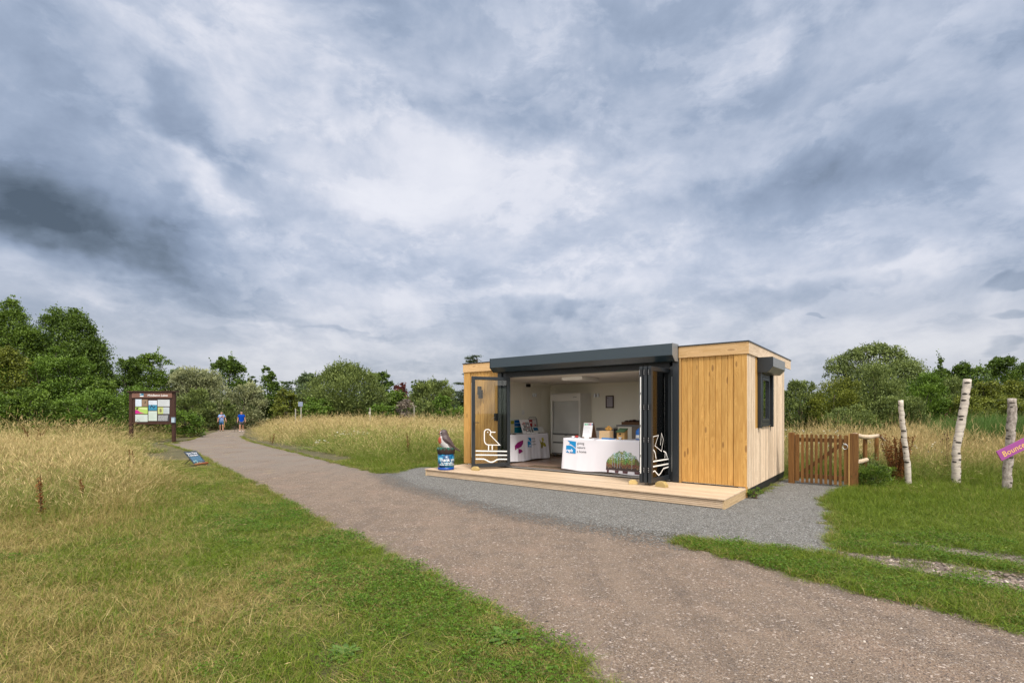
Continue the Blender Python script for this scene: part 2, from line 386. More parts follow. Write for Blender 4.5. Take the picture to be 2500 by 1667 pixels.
def tag(o, label=None, cat=None, group=None, kind=None):
    if label: o['label'] = label
    if cat: o['category'] = cat
    if group: o['group'] = group
    if kind: o['kind'] = kind
    return o
def empty(name, loc, rotz=0, label=None, cat=None, group=None):
    o = bpy.data.objects.new(name, None); C.objects.link(o); o.location = loc; o.rotation_euler.z = rotz; o.empty_display_size = .1
    return tag(o, label, cat, group)

# building frame: origin at the near ground corner, x along the front, y to the back
TH = math.radians(37.9); BP = Vector((4.52, 9.62, 0)); BU = Vector((math.cos(TH), -math.sin(TH), 0)); BV = Vector((math.sin(TH), math.cos(TH), 0))
def BW(x, y, z=0): return BP + BU * x + BV * y + Vector((0, 0, z))
def bthing(name, x, y, z, label, cat, group=None):
    e = empty(name, BW(x, y, z), -TH, label, cat, group); e['_o'] = 0; del e['_o']; return e, (x, y, z)
def g(px, py, z=0):
    Y = FPX * (HCAM - z) / (py - HYP); return Vector(((px - CXP) / FPX * Y, Y, z))
def at(px, Y): return (px - CXP) / FPX * Y
def zt(py, Y): return HCAM + (HYP - py) / FPX * Y
# ------------------------------------------------------------------ ground, path, forecourt
def ground_material(name, base, kind):
    m, t, b = newmat(name)
    tc = t.n.new('ShaderNodeTexCoord'); p = tc.outputs['Object']
    if kind == 'soil':
        n = t.noise(p, .6, 5, .6); n2 = t.noise(p, 9, 5, .6)
        c = t.mix(n, (.060, .062, .020), (.10, .080, .035)); c = t.mix(t.mr(n2, .45, .7, 0, .6), c, (.12, .09, .05))
        t.l.new(c, b.inputs['Base Color']); b.inputs['Roughness'].default_value = .95
        t.l.new(t.bump(n2, .5, .03), b.inputs['Normal']); return m
    w = t.v('ADD', p, t.v('SCALE', t.noise(p, 30, 3, .6, color=True), c=.02))
    if kind == 'path':
        st = t.v('MULTIPLY', p, (1, 1, 1))
        big = t.noise(p, .55, 5, .6); mid = t.noise(p, 3.2, 5, .65)
        c = t.mix(big, (.185, .135, .098), (.25, .185, .138))
        c = t.mix(t.mr(mid, .42, .68, 0, .75), c, (.15, .115, .09))
        c = t.mix(t.mr(t.noise(p, 1.3, 4), .55, .7, 0, .6), c, (.27, .19, .14))
        cs = t.voro(w, 135, out='Color'); cv = t.sep(cs)
        chip = t.mr(cv[0], .80, .97, 0, .55); dk = t.mr(cv[1], .62, .9, 0, .60)
        c = t.mix(dk, c, (.045, .037, .034)); c = t.mix(chip, c, (.48, .42, .37))
        cs2 = t.sep(t.voro(w, 60, out='Color'))
        c = t.mix(t.mr(cs2[0], .95, .97, 0, .6), c, (.55, .47, .42)); c = t.mix(t.mr(cs2[1], .90, .95, 0, .5), c, (.11, .09, .09))
        mp_ = t.n.new('ShaderNodeMapping'); t.l.new(p, mp_.inputs[0]); mp_.inputs['Rotation'].default_value = (0, 0, math.radians(-33)); mp_.inputs['Scale'].default_value = (1.5, .13, 1)
        wt = t.noise(mp_.outputs[0], 1.6, 4, .6, .3); c = t.mix(t.mr(wt, .50, .66, 0, .30), c, (.255, .195, .15)); c = t.mix(t.mr(wt, .46, .34, 0, .28), c, (.10, .08, .068))
        # the far part carries a little grey dust
        y = t.sep(p)[1]
        c = t.mix(t.m('MULTIPLY', t.mr(y, 10, 18), t.mr(t.noise(p, .8, 4), .35, .6, .15, .75)), c, (.215, .185, .16))
    else:
        big = t.noise(p, .7, 5, .6); mid = t.noise(p, 4, 5, .6)
        c = t.mix(big, (.135, .130, .120), (.175, .168, .156)); c = t.mix(t.mr(mid, .45, .7, 0, .5), c, (.105, .10, .092))
        cv = t.sep(t.voro(w, 80, out='Color'))
        c = t.mix(t.mr(cv[1], .6, .9, 0, .7), c, (.045, .044, .042)); c = t.mix(t.mr(cv[0], .78, .96, 0, .6), c, (.46, .47, .48))
        c = t.mix(t.mr(cv[2], .93, .97, 0, .5), c, (.62, .60, .56))
    h = t.m('ADD', t.voro(w, 60), t.m('MULTIPLY', t.voro(w, 130), .5))
    h = t.m('SUBTRACT', t.m('MULTIPLY', t.noise(p, 5, 4), 1.5), h)
    t.l.new(c, b.inputs['Base Color']); b.inputs['Roughness'].default_value = .9; b.inputs['Specular IOR Level'].default_value = .25
    t.l.new(t.bump(h, .8, .012), b.inputs['Normal'])
    if kind == 'pad':
        # feathered rim where grey chippings thin out over the brown path
        out = m.node_tree.nodes['Material Output']; ed = t.attr('edge')
        f = t.m('ADD', ed, t.m('MULTIPLY', t.m('SUBTRACT', t.noise(p, 2.6, 5, .7), .5), 1.1))
        f = t.m('ADD', f, t.m('MULTIPLY', t.m('SUBTRACT', t.sep(t.voro(w, 60, out='Color'))[2], .5), .8))
        tr = t.n.new('ShaderNodeBsdfTransparent'); mx = t.n.new('ShaderNodeMixShader')
        t.l.new(t.m('GREATER_THAN', f, .5), mx.inputs[0]); t.l.new(tr.outputs[0], mx.inputs[1]); t.l.new(b.outputs[0], mx.inputs[2]); t.l.new(mx.outputs[0], out.inputs[0])
    return m
M_soil = ground_material('meadow_soil', None, 'soil'); M_path = ground_material('hoggin_path', None, 'path'); M_pad = ground_material('grey_chippings', None, 'pad'); M_stony = ground_material('stony_soil', None, 'pad')
for nd in M_stony.node_tree.nodes:
    if nd.type == 'BSDF_PRINCIPLED': s_ = nd.inputs['Base Color'].links[0].from_socket; tt = NT(M_stony.node_tree); M_stony.node_tree.links.new(tt.mix(.45, s_, (.26, .19, .14)), nd.inputs['Base Color']); break

mb = MB(); N = 64
mb.add([(600 * math.cos(2 * PI * i / N), 600 * math.sin(2 * PI * i / N) + 40, 0) for i in range(N)], [tuple(range(N))])
tag(mb.build('ground', M_soil), kind='structure')

def wiggle(pts, amp, step=.25, seed=0):
    r = np.random.default_rng(seed); out = []
    for a, b in zip(pts[:-1], pts[1:]):
        a = np.array(a[:2]); b = np.array(b[:2]); L = np.linalg.norm(b - a); n = max(1, int(L / step)); nr = np.array([-(b - a)[1], (b - a)[0]]) / L
        for i in range(n): out.append(a + (b - a) * i / n + nr * r.normal(0, amp * min(1, L)) * (i > 0))
    out.append(np.array(pts[-1][:2])); return [tuple(q) for q in out]
EL = [(-38, 62), (-29.5, 50), (-25.6, 43.5), (-21.8, 35.4), (-18.8, 28.9), (-18.15, 26.1), (-12.8, 20.25), (-9.55, 15.98), (-7.31, 13.2), (-5.48, 10.9), (-4.45, 9.54), (-3.36, 8.11), (-2.56, 7.05),
      (-1.97, 6.34), (-1.49, 5.77), (-1.15, 5.36), (-.73, 4.75), (-.44, 4.37), (-.24, 4.22), (.01, 3.92), (.23, 3.58), (.41, 3.27), (.55, 3.0), (1.0, 2.2), (1.9, 1.0), (3.2, -1), (5, -4)]
ER = [(-34.5, 62), (-26.8, 50), (-23.2, 43.5), (-18.1, 33.5), (-15.26, 28.9), (-11.7, 24.1), (-8.75, 20.25), (-6.63, 17.45), (-5.02, 15.33), (-3.97, 13.97), (-3.5, 13.35)]
EG = [(2.074, 6.50), (2.22, 6.0), (2.49, 5.68), (2.73, 5.36), (2.9, 4.94), (3.13, 4.64), (3.34, 4.39), (3.58, 4.22), (3.70, 3.96), (3.95, 3.62), (4.6, 2.9), (6, 1.5), (9, -1), (12, -4)]
EGU = [(2.074, 6.50), (2.58, 6.39), (3.06, 6.12), (3.46, 5.89), (3.79, 5.765)]
EPR = [(3.79, 5.765), (3.86, 5.95), (4.05, 6.34), (4.63, 7.05), (4.72, 7.47), (5.2, 8.11), (5.75, 9.30), (6.6, 10.3), (7.45, 10.95)]
lw = wiggle(EL, .035, .22, 1); rw = wiggle(ER, .035, .25, 2); gw = wiggle(EG, .04, .18, 3); guw = wiggle(EGU, .03, .15, 4); prw = wiggle(EPR, .06, .15, 5)
path_poly = lw + gw[::-1] + [(0.6, 8.8), (-1.6, 11.8), (-3.0, 13.2)] + rw[::-1]
pad_poly = [(-3.5, 13.35), (-3.2, 13.45), (-2.75, 15.1), (-1.9, 14.6)] + [tuple(BW(-7.0, 0)[:2]), tuple(BW(0.1, 0)[:2]), tuple(BW(0.1, 3.6)[:2]), (7.9, 12.4), (8.1, 11.4)] + prw[::-1] + guw[::-1] + [(2.0, 6.35), (1.35, 6.95), (.45, 7.7), (-.25, 8.4), (-1.0, 9.25), (-2.4, 11.15)]
def inside(poly, X, Y):
    c = np.zeros(X.shape, bool); n = len(poly)
    for i in range(n):
        x0, y0 = poly[i]; x1, y1 = poly[i - 1]
        k = ((y0 > Y) != (y1 > Y)) & (X < (x1 - x0) * (Y - y0) / (y1 - y0 + 1e-12) + x0); c ^= k
    return c
def dist(line, X, Y):
    d = np.full(X.shape, 1e9)
    for (x0, y0), (x1, y1) in zip(line[:-1], line[1:]):
        dx, dy = x1 - x0, y1 - y0; t = np.clip(((X - x0) * dx + (Y - y0) * dy) / (dx * dx + dy * dy + 1e-12), 0, 1)
        d = np.minimum(d, np.hypot(X - x0 - t * dx, Y - y0 - t * dy))
    return d
def sheet(name, poly, z, mat):
    me = bpy.data.meshes.new(name); bm = bmesh.new()
    vs = [bm.verts.new((x, y, z)) for x, y in poly]; es = [bm.edges.new((vs[i], vs[(i + 1) % len(vs)])) for i in range(len(vs))]
    bmesh.ops.triangle_fill(bm, use_beauty=True, edges=es)
    bmesh.ops.recalc_face_normals(bm, faces=bm.faces)
    for f in bm.faces:
        if f.normal.z < 0: f.normal_flip()
    bm.to_mesh(me); bm.free(); me.materials.append(mat)
    o = bpy.data.objects.new(name, me); C.objects.link(o); tag(o, kind='structure'); return o
sheet('path', path_poly, .004, M_path)
# forecourt as a fine grid so its feathered rim can be carried by an attribute
def grid_sheet(name, poly, z, mat, step, soft_line, soft):
    xs = [p[0] for p in poly]; ys = [p[1] for p in poly]
    gx = np.arange(min(xs) - 1.2, max(xs) + .6, step); gy = np.arange(min(ys) - 1.2, max(ys) + .6, step)
    X, Y = np.meshgrid(gx, gy, indexing='ij'); ins = inside(poly, X, Y); d = dist(poly + [poly[0]], X, Y); sd_ = np.where(ins, d, -d)
    ds = dist(soft_line, X, Y); k = np.clip(1 - (ds - np.abs(d)) / .4, 0, 1)      # 1 near the soft side
    wdt = .05 + (soft - .05) * np.where(ds < np.abs(d) + .25, 1, 0)
    e = np.clip(.5 + sd_ / wdt * .5, -.6, 1.6)
    keep = sd_ > -soft * 1.3
    nx, ny = X.shape; idx = np.arange(nx * ny).reshape(nx, ny)
    f = keep[:-1, :-1] & keep[1:, :-1] & keep[1:, 1:] & keep[:-1, 1:]
    q = np.stack([idx[:-1, :-1], idx[1:, :-1], idx[1:, 1:], idx[:-1, 1:]], -1)[f]
    used, inv = np.unique(q, return_inverse=True); q = inv.reshape(q.shape)
    V = np.stack([X.ravel(), Y.ravel(), np.full(X.size, z)], -1)[used]
    me = bpy.data.meshes.new(name); me.vertices.add(len(V)); me.vertices.foreach_set('co', V.ravel()); me.loops.add(q.size); me.loops.foreach_set('vertex_index', q.ravel())
    me.polygons.add(len(q)); me.polygons.foreach_set('loop_start', np.arange(0, q.size, 4)); me.update(calc_edges=True)
    a = me.attributes.new('edge', 'FLOAT', 'POINT'); a.data.foreach_set('value', e.ravel()[used])
    me.materials.append(mat); o = bpy.data.objects.new(name, me); C.objects.link(o); tag(o, kind='structure'); return o
soft_line = [(2.05, 6.45), (1.35, 6.95), (.45, 7.7), (-.25, 8.4), (-1.0, 9.25), (-2.4, 11.15), (-3.5, 13.35)]
grid_sheet('forecourt', pad_poly, .009, M_pad, .08, soft_line, .55)
stony_poly = wiggle([(3.80, 5.90), (4.4, 5.62), (4.9, 5.22), (5.35, 4.85), (5.6, 4.35), (5.0, 4.35), (4.55, 4.75), (4.15, 5.22), (3.80, 5.66)], .03, .15, 9)
stony2 = wiggle([(4.55, 6.45), (5.0, 6.35), (5.5, 5.95), (6.2, 5.5), (6.6, 5.0), (6.0, 4.9), (5.4, 5.3), (4.9, 5.85)], .05, .15, 10)
grid_sheet('stony_track', stony_poly, .007, M_stony, .06, stony_poly + [stony_poly[0]], .16)
grid_sheet('stony_patch', stony2, .007, M_stony, .06, stony2 + [stony2[0]], .5)
signpad = wiggle([(-19.4, 26.5), (-18.0, 26.75), (-17.4, 26.1), (-18.2, 25.9), (-19.2, 26.1)], .05, .3, 12)
grid_sheet('gravel_at_sign', signpad, .010, M_pad, .12, signpad + [signpad[0]], .2)

# ------------------------------------------------------------------ the cabin
cab = empty('timber_cabin', BP, -TH, 'flat-roofed timber cabin with folding glass doors open onto a deck', 'cabin')
def cp(mb, name, mat, parent=None, bevel=0.0): return mb.build(name, mat, parent or cab, bevel)
LX, DW, HR = -7.45, 3.86, 3.005
# front cladding: boards with V joints
def boards(mb, x0, x1, z0, z1, n, y=0.0, th=.022, gap=.004, axis='x'):
    w = (x1 - x0) / n
    for i in range(n):
        a = x0 + i * w + gap / 2; b = a + w - gap; c = .008
        prof = [(a, y + th), (a, y + c), (a + c, y), (b - c, y), (b, y + c), (b, y + th)]
        mb.prism(prof, z0, z1, 'z')
mb = MB(); boards(mb, -1.262, -.238, .215, 2.775, 9); cp(mb, 'front_cladding', M_front)
mb = MB(); boards(mb, -7.215, -6.19, .215, 2.775, 8); cp(mb, 'front_cladding', M_front)
mb = MB(); mb.box(-.232, .004, -.018, .022, .21, 2.772, tone=.35); cp(mb, 'corner_board', M_front, bevel=.004)
mb = MB(); mb.box(LX, -7.217, -.014, .022, .21, 2.772); cp(mb, 'corner_board', M_front, bevel=.004)
mb = MB(); mb.box(-1.302, -1.264, -.03, .03, .19, 2.775); cp(mb, 'reveal_strip', M_gatelight, bevel=.003)
mb = MB(); mb.box(LX - .012, -6.2, -.036, .02, 2.774, HR); cp(mb, 'fascia', M_fascia, bevel=.003)
mb = MB(); mb.box(-1.31, .034, -.036, .02, 2.774, HR); cp(mb, 'fascia', M_fascia, bevel=.003)
mb = MB(); mb.box(.012, .036, .021, 4.62, 2.775, HR + .012); cp(mb, 'side_fascia', M_sidefascia, bevel=.003)
mb = MB(); mb.box(LX, .03, .022, 4.60, 2.83, 3.0); mb.box(LX - .03, .05, -.05, 4.64, HR + .001, HR + .022); cp(mb, 'roof', M_anth)
# side cladding
mb = MB(); n = 52; w = (DW - .0) / n
for i in range(n):
    a = i * w; b = a + w - .004; ym = (a + b) / 2; dz = random.uniform(-.003, .003)
    sp = [(.165, 2.775)]
    if .66 < ym < 1.14: sp = [(.165, 1.325)]
    elif 1.14 <= ym < 2.0: sp = [(.165, 1.372)]
    elif 2.0 <= ym < 2.26: sp = [(.165, 1.325)]
    for z0, z1 in sp:
        prof = [(-.012, a), (.004 + dz, a), (.011 + dz, a + .006), (.011 + dz, b - .006), (.004 + dz, b), (-.012, b)]
        mb.prism(prof, z0, z1, 'z')
cp(mb, 'side_cladding', M_side)
mb = MB(); boards(mb, .68, 1.14, 1.326, 2.775, 4)
mb.v = [(.012 - v[1] if False else .006 - v[1], v[0], v[2]) for v in mb.v]; cp(mb, 'cladding_patch', M_front)
mb = MB(); boards(mb, 2.0, 2.2, 1.326, 2.775, 2); mb.v = [(.006 - v[1], v[0], v[2]) for v in mb.v]; cp(mb, 'cladding_patch', M_front)
mb = MB(); mb.box(-.02, .004, .03, DW, .0, .163); mb.box(-.05, -.03, 3.845, 3.86, 0, .2); cp(mb, 'plinth', M_black)
# wall cores (outside faces are the cladding)
mb = MB(); mb.box(-.16, -.014, .024, 1.14, .17, 2.80); mb.box(-.16, -.014, 2.0, DW, .17, 2.80); mb.box(-.16, -.014, 1.14, 2.0, .17, 1.372); mb.box(-.16, -.014, 1.14, 2.0, 2.50, 2.80)
mb.box(-1.30, -.162, .024, .16, .2, 2.80); mb.box(LX + .01, -6.19, .024, .16, .2, 2.80); mb.box(LX, -7.1, .162, DW, .1, 2.80); mb.box(-7.098, -.162, DW - .12, DW, .1, 2.80)
cp(mb, 'wall', M_cream)
# interior shell
IL, IB, IZ0, IZ1 = -6.93, 3.66, .25, 2.56
mb = MB(); mb.box(IL - .05, IL, .02, IB + .05, IZ0, IZ1)
for yy in (2.05, 3.12): mb.box(IL, IL + .006, yy - .012, yy + .012, IZ0, IZ1, tone=.2)
cp(mb, 'inner_wall', M_cream)
mb = MB(); mb.box(IL, -.17, IB, IB + .05, IZ0, IZ1)
for xx in (-5.2, -4.0, -2.8): mb.box(xx - .012, xx + .012, IB - .005, IB, IZ0, IZ1)
cp(mb, 'inner_wall', M_cream)
mb = MB(); mb.box(IL - .05, -.165, -.0 + .16, IB + .05, IZ1 + .001, IZ1 + .04); cp(mb, 'ceiling', M_ceil)
mb = MB(); mb.box(IL - .05, -.165, .10, IB, .19, IZ0); cp(mb, 'floor', M_floor)
mb = MB()
for a in np.arange(.12, IB, 1.2): mb.box(IL, IL + .02, a, a + .01, IZ0, IZ1)
# door opening frame
mb = MB(); mb.box(-6.05, -5.93, .0, .14, .2, 2.62); mb.box(-1.50, -1.438, .0, .14, .2, 2.62); mb.box(-5.93, -1.50, .0, .14, 2.575, 2.80); mb.box(-6.05, -5.93, .001, .14, 2.62, 2.80)
cp(mb, 'door_frame', M_anth, bevel=.004)
mb = MB(); mb.box(-5.93, -1.50, -.03, .12, .196, .212); mb.box(-5.93, -1.5, .02, .035, .213, .23); cp(mb, 'threshold', M_anth)
mb = MB(); mb.box(-5.93, -1.50, -.012, .004, .213, .226); mb.box(-5.93, -1.5, .05, .062, .213, .236); cp(mb, 'threshold_track', M_steel)
mb = MB(); mb.box(-6.185, -6.052, -.045, .03, .2, 2.71); cp(mb, 'guide_rail', M_anth, bevel=.004)
mb = MB(); mb.box(-1.436, -1.303, -.045, .03, .2, 2.71)
cp(mb, 'guide_rail', M_anth, bevel=.004)
# roller shutter housing
mb = MB(); mb.prism([(.0, 3.062), (-.335, 3.055), (-.335, 2.815), (-.20, 2.705), (.0, 2.705)], -6.195, -1.338, 'x'); cp(mb, 'shutter_housing', M_box, bevel=.003)
mb = MB(); mb.prism([(.001, 3.066), (-.34, 3.059), (-.34, 2.812), (-.202, 2.70), (.001, 2.70)], -1.336, -1.322, 'x'); cp(mb, 'housing_end_cap', M_grey, bevel=.002)
mb = MB(); mb.prism([(.001, 3.066), (-.34, 3.059), (-.34, 2.812), (-.202, 2.70), (.001, 2.70)], -6.211, -6.197, 'x'); cp(mb, 'housing_end_cap', M_anth, bevel=.002)
mb = MB()
for z0 in (2.60, 2.63, 2.66, 2.69): mb.box(-5.92, -1.51, -.035, -.015, z0, z0 + .026)
cp(mb, 'rolled_slats', M_black)

# folding door leaves: each leaf in its own frame (u along the leaf, w thickness, z up)
def leaf(pu, pdir, width, z0=.235, z1=2.565, th=.065, decal=None, handle=False, hinges=False, strip=False, back=False, glass=True):
    a = Vector((pu[0], pu[1], 0)); d = Vector((pdir[0], pdir[1], 0)).normalized(); n = Vector((-d.y, d.x, 0))
    def fn(u, w, z): q = a + d * u + n * w; return (q.x, q.y, z)
    def bx(mb, u0, u1, w0, w1, za, zb, **k):
        t = MB(); t.box(u0, u1, w0, w1, za, zb); mb.add([fn(*v) for v in t.v], [f for f in t.f], **k)
    st = .085
    f = MB(); bx(f, 0, st, -th / 2, th / 2, z0, z1); bx(f, width - st, width, -th / 2, th / 2, z0, z1)
    bx(f, st, width - st, -th / 2, th / 2, z1 - st, z1); bx(f, st, width - st, -th / 2, th / 2, z0, z0 + st * 1.15)
    fo = f.build('door_leaf', M_anth, cab, .006)
    if glass:
        p = MB(); bx(p, st - .002, width - st + .002, -.010, .010, z0 + st, z1 - st); p.build('glass', M_glass, fo)
    gb = MB()
    for (u0, u1, za, zb) in ((st, st + .008, z0 + .1, z1 - st), (width - st - .008, width - st, z0 + .1, z1 - st)): bx(gb, u0, u1, -th / 2 + .004, -.012, za, zb)
    gb.build('gasket', M_black, fo)
    return fo, fn, bx
lw_ = 1.06
fo, fn, bx = leaf((-5.79, -.015), (-.5, -.93), lw_)
# the leaf runs hinge (u=0) to free edge (u=lw_); its viewer side is w<0 or w>0 by the normal
side = -1 if (Vector(fn(0, 1, 0)) - Vector(fn(0, 0, 0))).x > 0 else 1   # the wall-left side faces the camera
cam_l = Matrix.Translation(BP) @ Matrix.Rotation(-TH, 4, 'Z'); cl = cam_l.inverted() @ Vector((0, 0, HCAM))
nn = Vector(fn(0, 1, 0)) - Vector(fn(0, 0, 0)); side = 1 if (cl - Vector(fn(.5, 0, 0))).xy.dot(nn.xy) > 0 else -1
GZ0, GZ1 = .235 + .098, 2.565 - .085
def dm(x, y):   # crop px of the decal -> leaf coordinates
    yy = y + (x - 237) * .05
    u = lw_ - .085 - (x - 228) / (660 - 228) * (lw_ - .17); z = GZ1 - (yy - 250) / (1405 - 250) * (GZ1 - GZ0)
    return fn(u, side * .0125, z)
def bird(mb, f, **k):
    head = [(395 + 43 * math.cos(a), 968 - 43 * math.sin(a)) for a in np.linspace(-.75, PI, 12)]
    body = head + [(352, 1080), (358, 1108), (374, 1130), (400, 1141), (562, 1141)]
    mb.ribbon(body, 12, f, closed=True, **k)
    mb.ribbon([(440, 962), (502, 962)], 13, f)
    mb.flat([(397 + 8 * math.cos(a), 965 + 8 * math.sin(a)) for a in np.linspace(0, 2 * PI, 10)[:-1]], f)
    mb.ribbon([(408, 1148), (408, 1214)], 13, f); mb.ribbon([(457, 1148), (457, 1212)], 13, f)
    mb.ribbon([(237, 1227), (660, 1227)], 17, f); mb.ribbon([(237, 1282), (660, 1282)], 17, f)
    mb.ribbon([(237, 1338), (345, 1338), (378, 1352), (405, 1370), (432, 1380), (462, 1378), (492, 1364), (520, 1345), (548, 1338), (660, 1338)], 17, f)
mb = MB(); bird(mb, dm); mb.build('bird_decal', M_decal, fo)
mb = MB(); bx(mb, lw_ - .058, lw_ - .026, side * .033, side * .045, 1.18, 1.42); mb.build('handle_plate', M_black, fo, .003)
mb = MB(); mb.tube([fn(lw_ - .042, side * .045, 1.385), fn(lw_ - .042, side * .085, 1.385), fn(lw_ - .17, side * .085, 1.385)], .009, 8); mb.build('lever', M_black, fo)
mb = MB(); bx(mb, lw_ + .001, lw_ + .005, -.012, .012, .5, 2.4); mb.build('latch_strip', M_steel, fo)
# right-hand stack of three folded leaves
def dm2(fnx, wd, sd):
    def f(x, y):
        u = .085 + (x - 228) / (660 - 228) * (wd - .17); z = GZ1 - (y - 250) / (1405 - 250) * (GZ1 - GZ0); return fnx(u, sd * .0125, z)
    return f
for k, (x0, x1) in enumerate(((-1.60, -1.545), (-1.695, -1.66), (-1.785, -1.775))):
    fo2, fn2, bx2 = leaf((x1, .09), (x0 - x1, -.93), .94, th=.068)
    if k < 1:
        mb = MB(); s2 = 1 if (Vector(fn2(0, 1, 0)) - Vector(fn2(0, 0, 0))).x > 0 else -1
        f = dm2(lambda u, w, z, F=fn2: F(.94 - u, w, z), .94, s2)
        mb.ribbon([(237, 1227), (660, 1227)], 15, f); mb.ribbon([(237, 1282), (660, 1282)], 15, f)
        mb.ribbon([(237, 1338), (300, 1332), (350, 1365), (400, 1390), (450, 1370), (520, 1325), (660, 1318)], 13, f)
        if k == 0:
            mb.ribbon([(250, 1210), (250, 960), (390, 950), (300, 1060), (470, 1130), (520, 1000), (470, 930), (440, 1060)], 7, f)
            mb.ribbon([(330, 1205), (300, 1130), (260, 1100)], 13, f); mb.ribbon([(520, 1130), (590, 1150), (630, 1210)], 13, f); mb.ribbon([(560, 1210), (570, 1150)], 10, f)
        mb.build('boat_decal', M_decal, fo2)
    # hinges along the free edge, each with its screws
    for z in (.50, 1.10, 1.75, 2.45):
        mb = MB(); bx2(mb, .94, .9425, -.034, .034, z - .06, z + .06, col=(.012, .013, .015))
        for dz in (-.035, 0, .035):
            bx2(mb, .9425, .9465, -.029, -.019, z + dz - .005, z + dz + .005, col=(.7, .7, .72))
        mb.build('hinge', M_paint, fo2)
    if k == 2:
        mb = MB(); bx2(mb, .9432, .946, -.014, .008, .42, 2.36); mb.build('edge_strip', M_fridge, fo2)
        for z in (.75, 1.35, 2.0):
            mb = MB(); bx2(mb, .9465, .949, -.008, .002, z, z + .05); mb.build('lock_slot', M_black, fo2)
mb = MB(); mb.box(-1.465, -1.455, -.012, -.002, .4, 2.4)
mb.build('rail_insert', M_steel, cab)

# window on the gable end
mb = MB()
for (a, b, c, d) in ((1.14, 1.21, 1.375, 2.5), (1.93, 2.0, 1.375, 2.5), (1.21, 1.93, 1.375, 1.44), (1.21, 1.93, 2.40, 2.5)): mb.box(-.06, .03, a, b, c, d)
mb.box(-.03, .055, 1.16, 1.98, 1.35, 1.374)
wf = mb.build('window', M_anth, cab, .004)
mb = MB()
for (a, b, c, d) in ((1.215, 1.275, 1.445, 2.395), (1.865, 1.925, 1.445, 2.395), (1.276, 1.864, 1.445, 1.51), (1.276, 1.864, 2.33, 2.395)): mb.box(-.03, .038, a, b, c, d)
mb.build('sash', M_anth, wf, .004)
mb = MB(); mb.box(-.01, .0, 1.27, 1.87, 1.50, 2.335); mb.build('pane', M_wglass, wf)
for a, b in ((.87, 1.0), (2.08, 2.17)):
    mb = MB(); mb.box(.014, .075, a, b if a < 1 else b, 1.322, 2.52); mb.build('window_shutter_rail', M_anth, cab, .003)
prof = [(.013, 2.77), (.30, 2.77), (.30, 2.58), (.20, 2.47), (.013, 2.47)]
mb = MB(); mb.prism(prof, .852, 2.19, 'y'); mb.build('window_shutter_housing', M_grey, cab, .003)
mb = MB(); mb.prism([(.013, 2.775), (.305, 2.775), (.305, 2.577), (.203, 2.465), (.013, 2.465)], .84, .851, 'y'); mb.build('housing_end_cap', M_anth, cab, .002)
# outside fittings on the left-hand cladding
mb = MB(); mb.box(-6.86, -6.79, -.10, -.002, 2.13, 2.36); mb.box(-6.80, -6.71, -.13, -.04, 2.03, 2.26); l = tag(mb.build('outdoor_lamp', M_black, None, .006), 'black outdoor lamp screwed to the cladding behind the open glass door', 'lamp')
l.location = BP; l.rotation_euler.z = -TH
mb = MB(); mb.box(-6.30, -6.20, -.06, -.002, 1.42, 1.62); dc = mb.build('door_catch', M_black, cab, .004)
mb = MB(); mb.tube([(-6.27, -.06, 1.52), (-6.28, -.10, 1.51), (-6.33, -.10, 1.47)], .008, 6); mb.build('hook', M_steel, dc)

# ------------------------------------------------------------------ deck
dk = empty('deck', BP, -TH, 'pale timber deck running along the front of the cabin', 'deck')
mb = MB(); y = -1.52
while y < -.02:
    b = min(y + .138, -.018); mb.box(-7.42 , .0, y, b, .158, .185 + random.uniform(-.0012, .0012)); y += .1415
mb.build('deck_boards', M_deck, dk, .003, seg=1)
mb = MB()
for z0 in (.02, .052, .084, .116): mb.box(-7.40, -.02, -1.498, -1.47, z0, z0 + .026)
mb.box(-7.40, -.02, -1.469, -1.44, -.02, .157); mb.build('deck_riser', M_deck, dk, .003, seg=1)
mb = MB()
for z0 in (-.02, .04, .1): mb.box(-.045, -.004, -1.499, -.03, z0, z0 + .056)
mb.build('deck_side', M_deckedge, dk, .003, seg=1)
mb = MB(); mb.box(-7.41, -7.37, -1.499, -.03, -.02, .156); mb.build('deck_side', M_deckedge, dk, .003)
mb = MB(); mb.box(-.02, .012, -.03, .02, .0, .215); mb.build('corner_post', M_front, dk)
def wedge(x, y, ang, label, s=1.0):
    mb = MB(); mb.prism([(-.10, 0), (.10, 0), (.10, .045), (.045, .095), (-.05, .095), (-.10, .06)], -.045, .045, 'y')
    o = mb.build('door_wedge', M_block, None, .004); o.location = BW(x, y, .186); o.rotation_euler.z = -TH + ang; o.scale = (s, s, s); tag(o, label, 'wedge', 'wooden blocks holding the glass doors')
wedge(-6.13, -.98, 0.1, 'small wooden block holding the single glass door with the bird decal')
wedge(-1.36, -.83, -.2, 'chunky yellowish wooden block at the inner foot of the folded doors, right of them', 1.15)
wedge(-1.97, -.80, .5, 'pale wooden block half hidden behind the folded doors beside the tablecloth', .9)
#@@PART3
# ------------------------------------------------------------------ things in the cabin
def bobj(name, mb, mat, o, label, cat, group=None, bevel=0.0):
    """single-mesh thing built in cabin coordinates around origin o"""
    ob = mb.build(name, mat, None, bevel, off=o); ob.location = BW(*o); ob.rotation_euler.z = -TH; return tag(ob, label, cat, group)
def broot(name, o, label, cat, group=None):
    e = empty(name, BW(*o), -TH, label, cat, group); return e
def bpart(mb, name, mat, root, o, bevel=0.0): return mb.build(name, mat, root, bevel, off=o)
FZ = .25
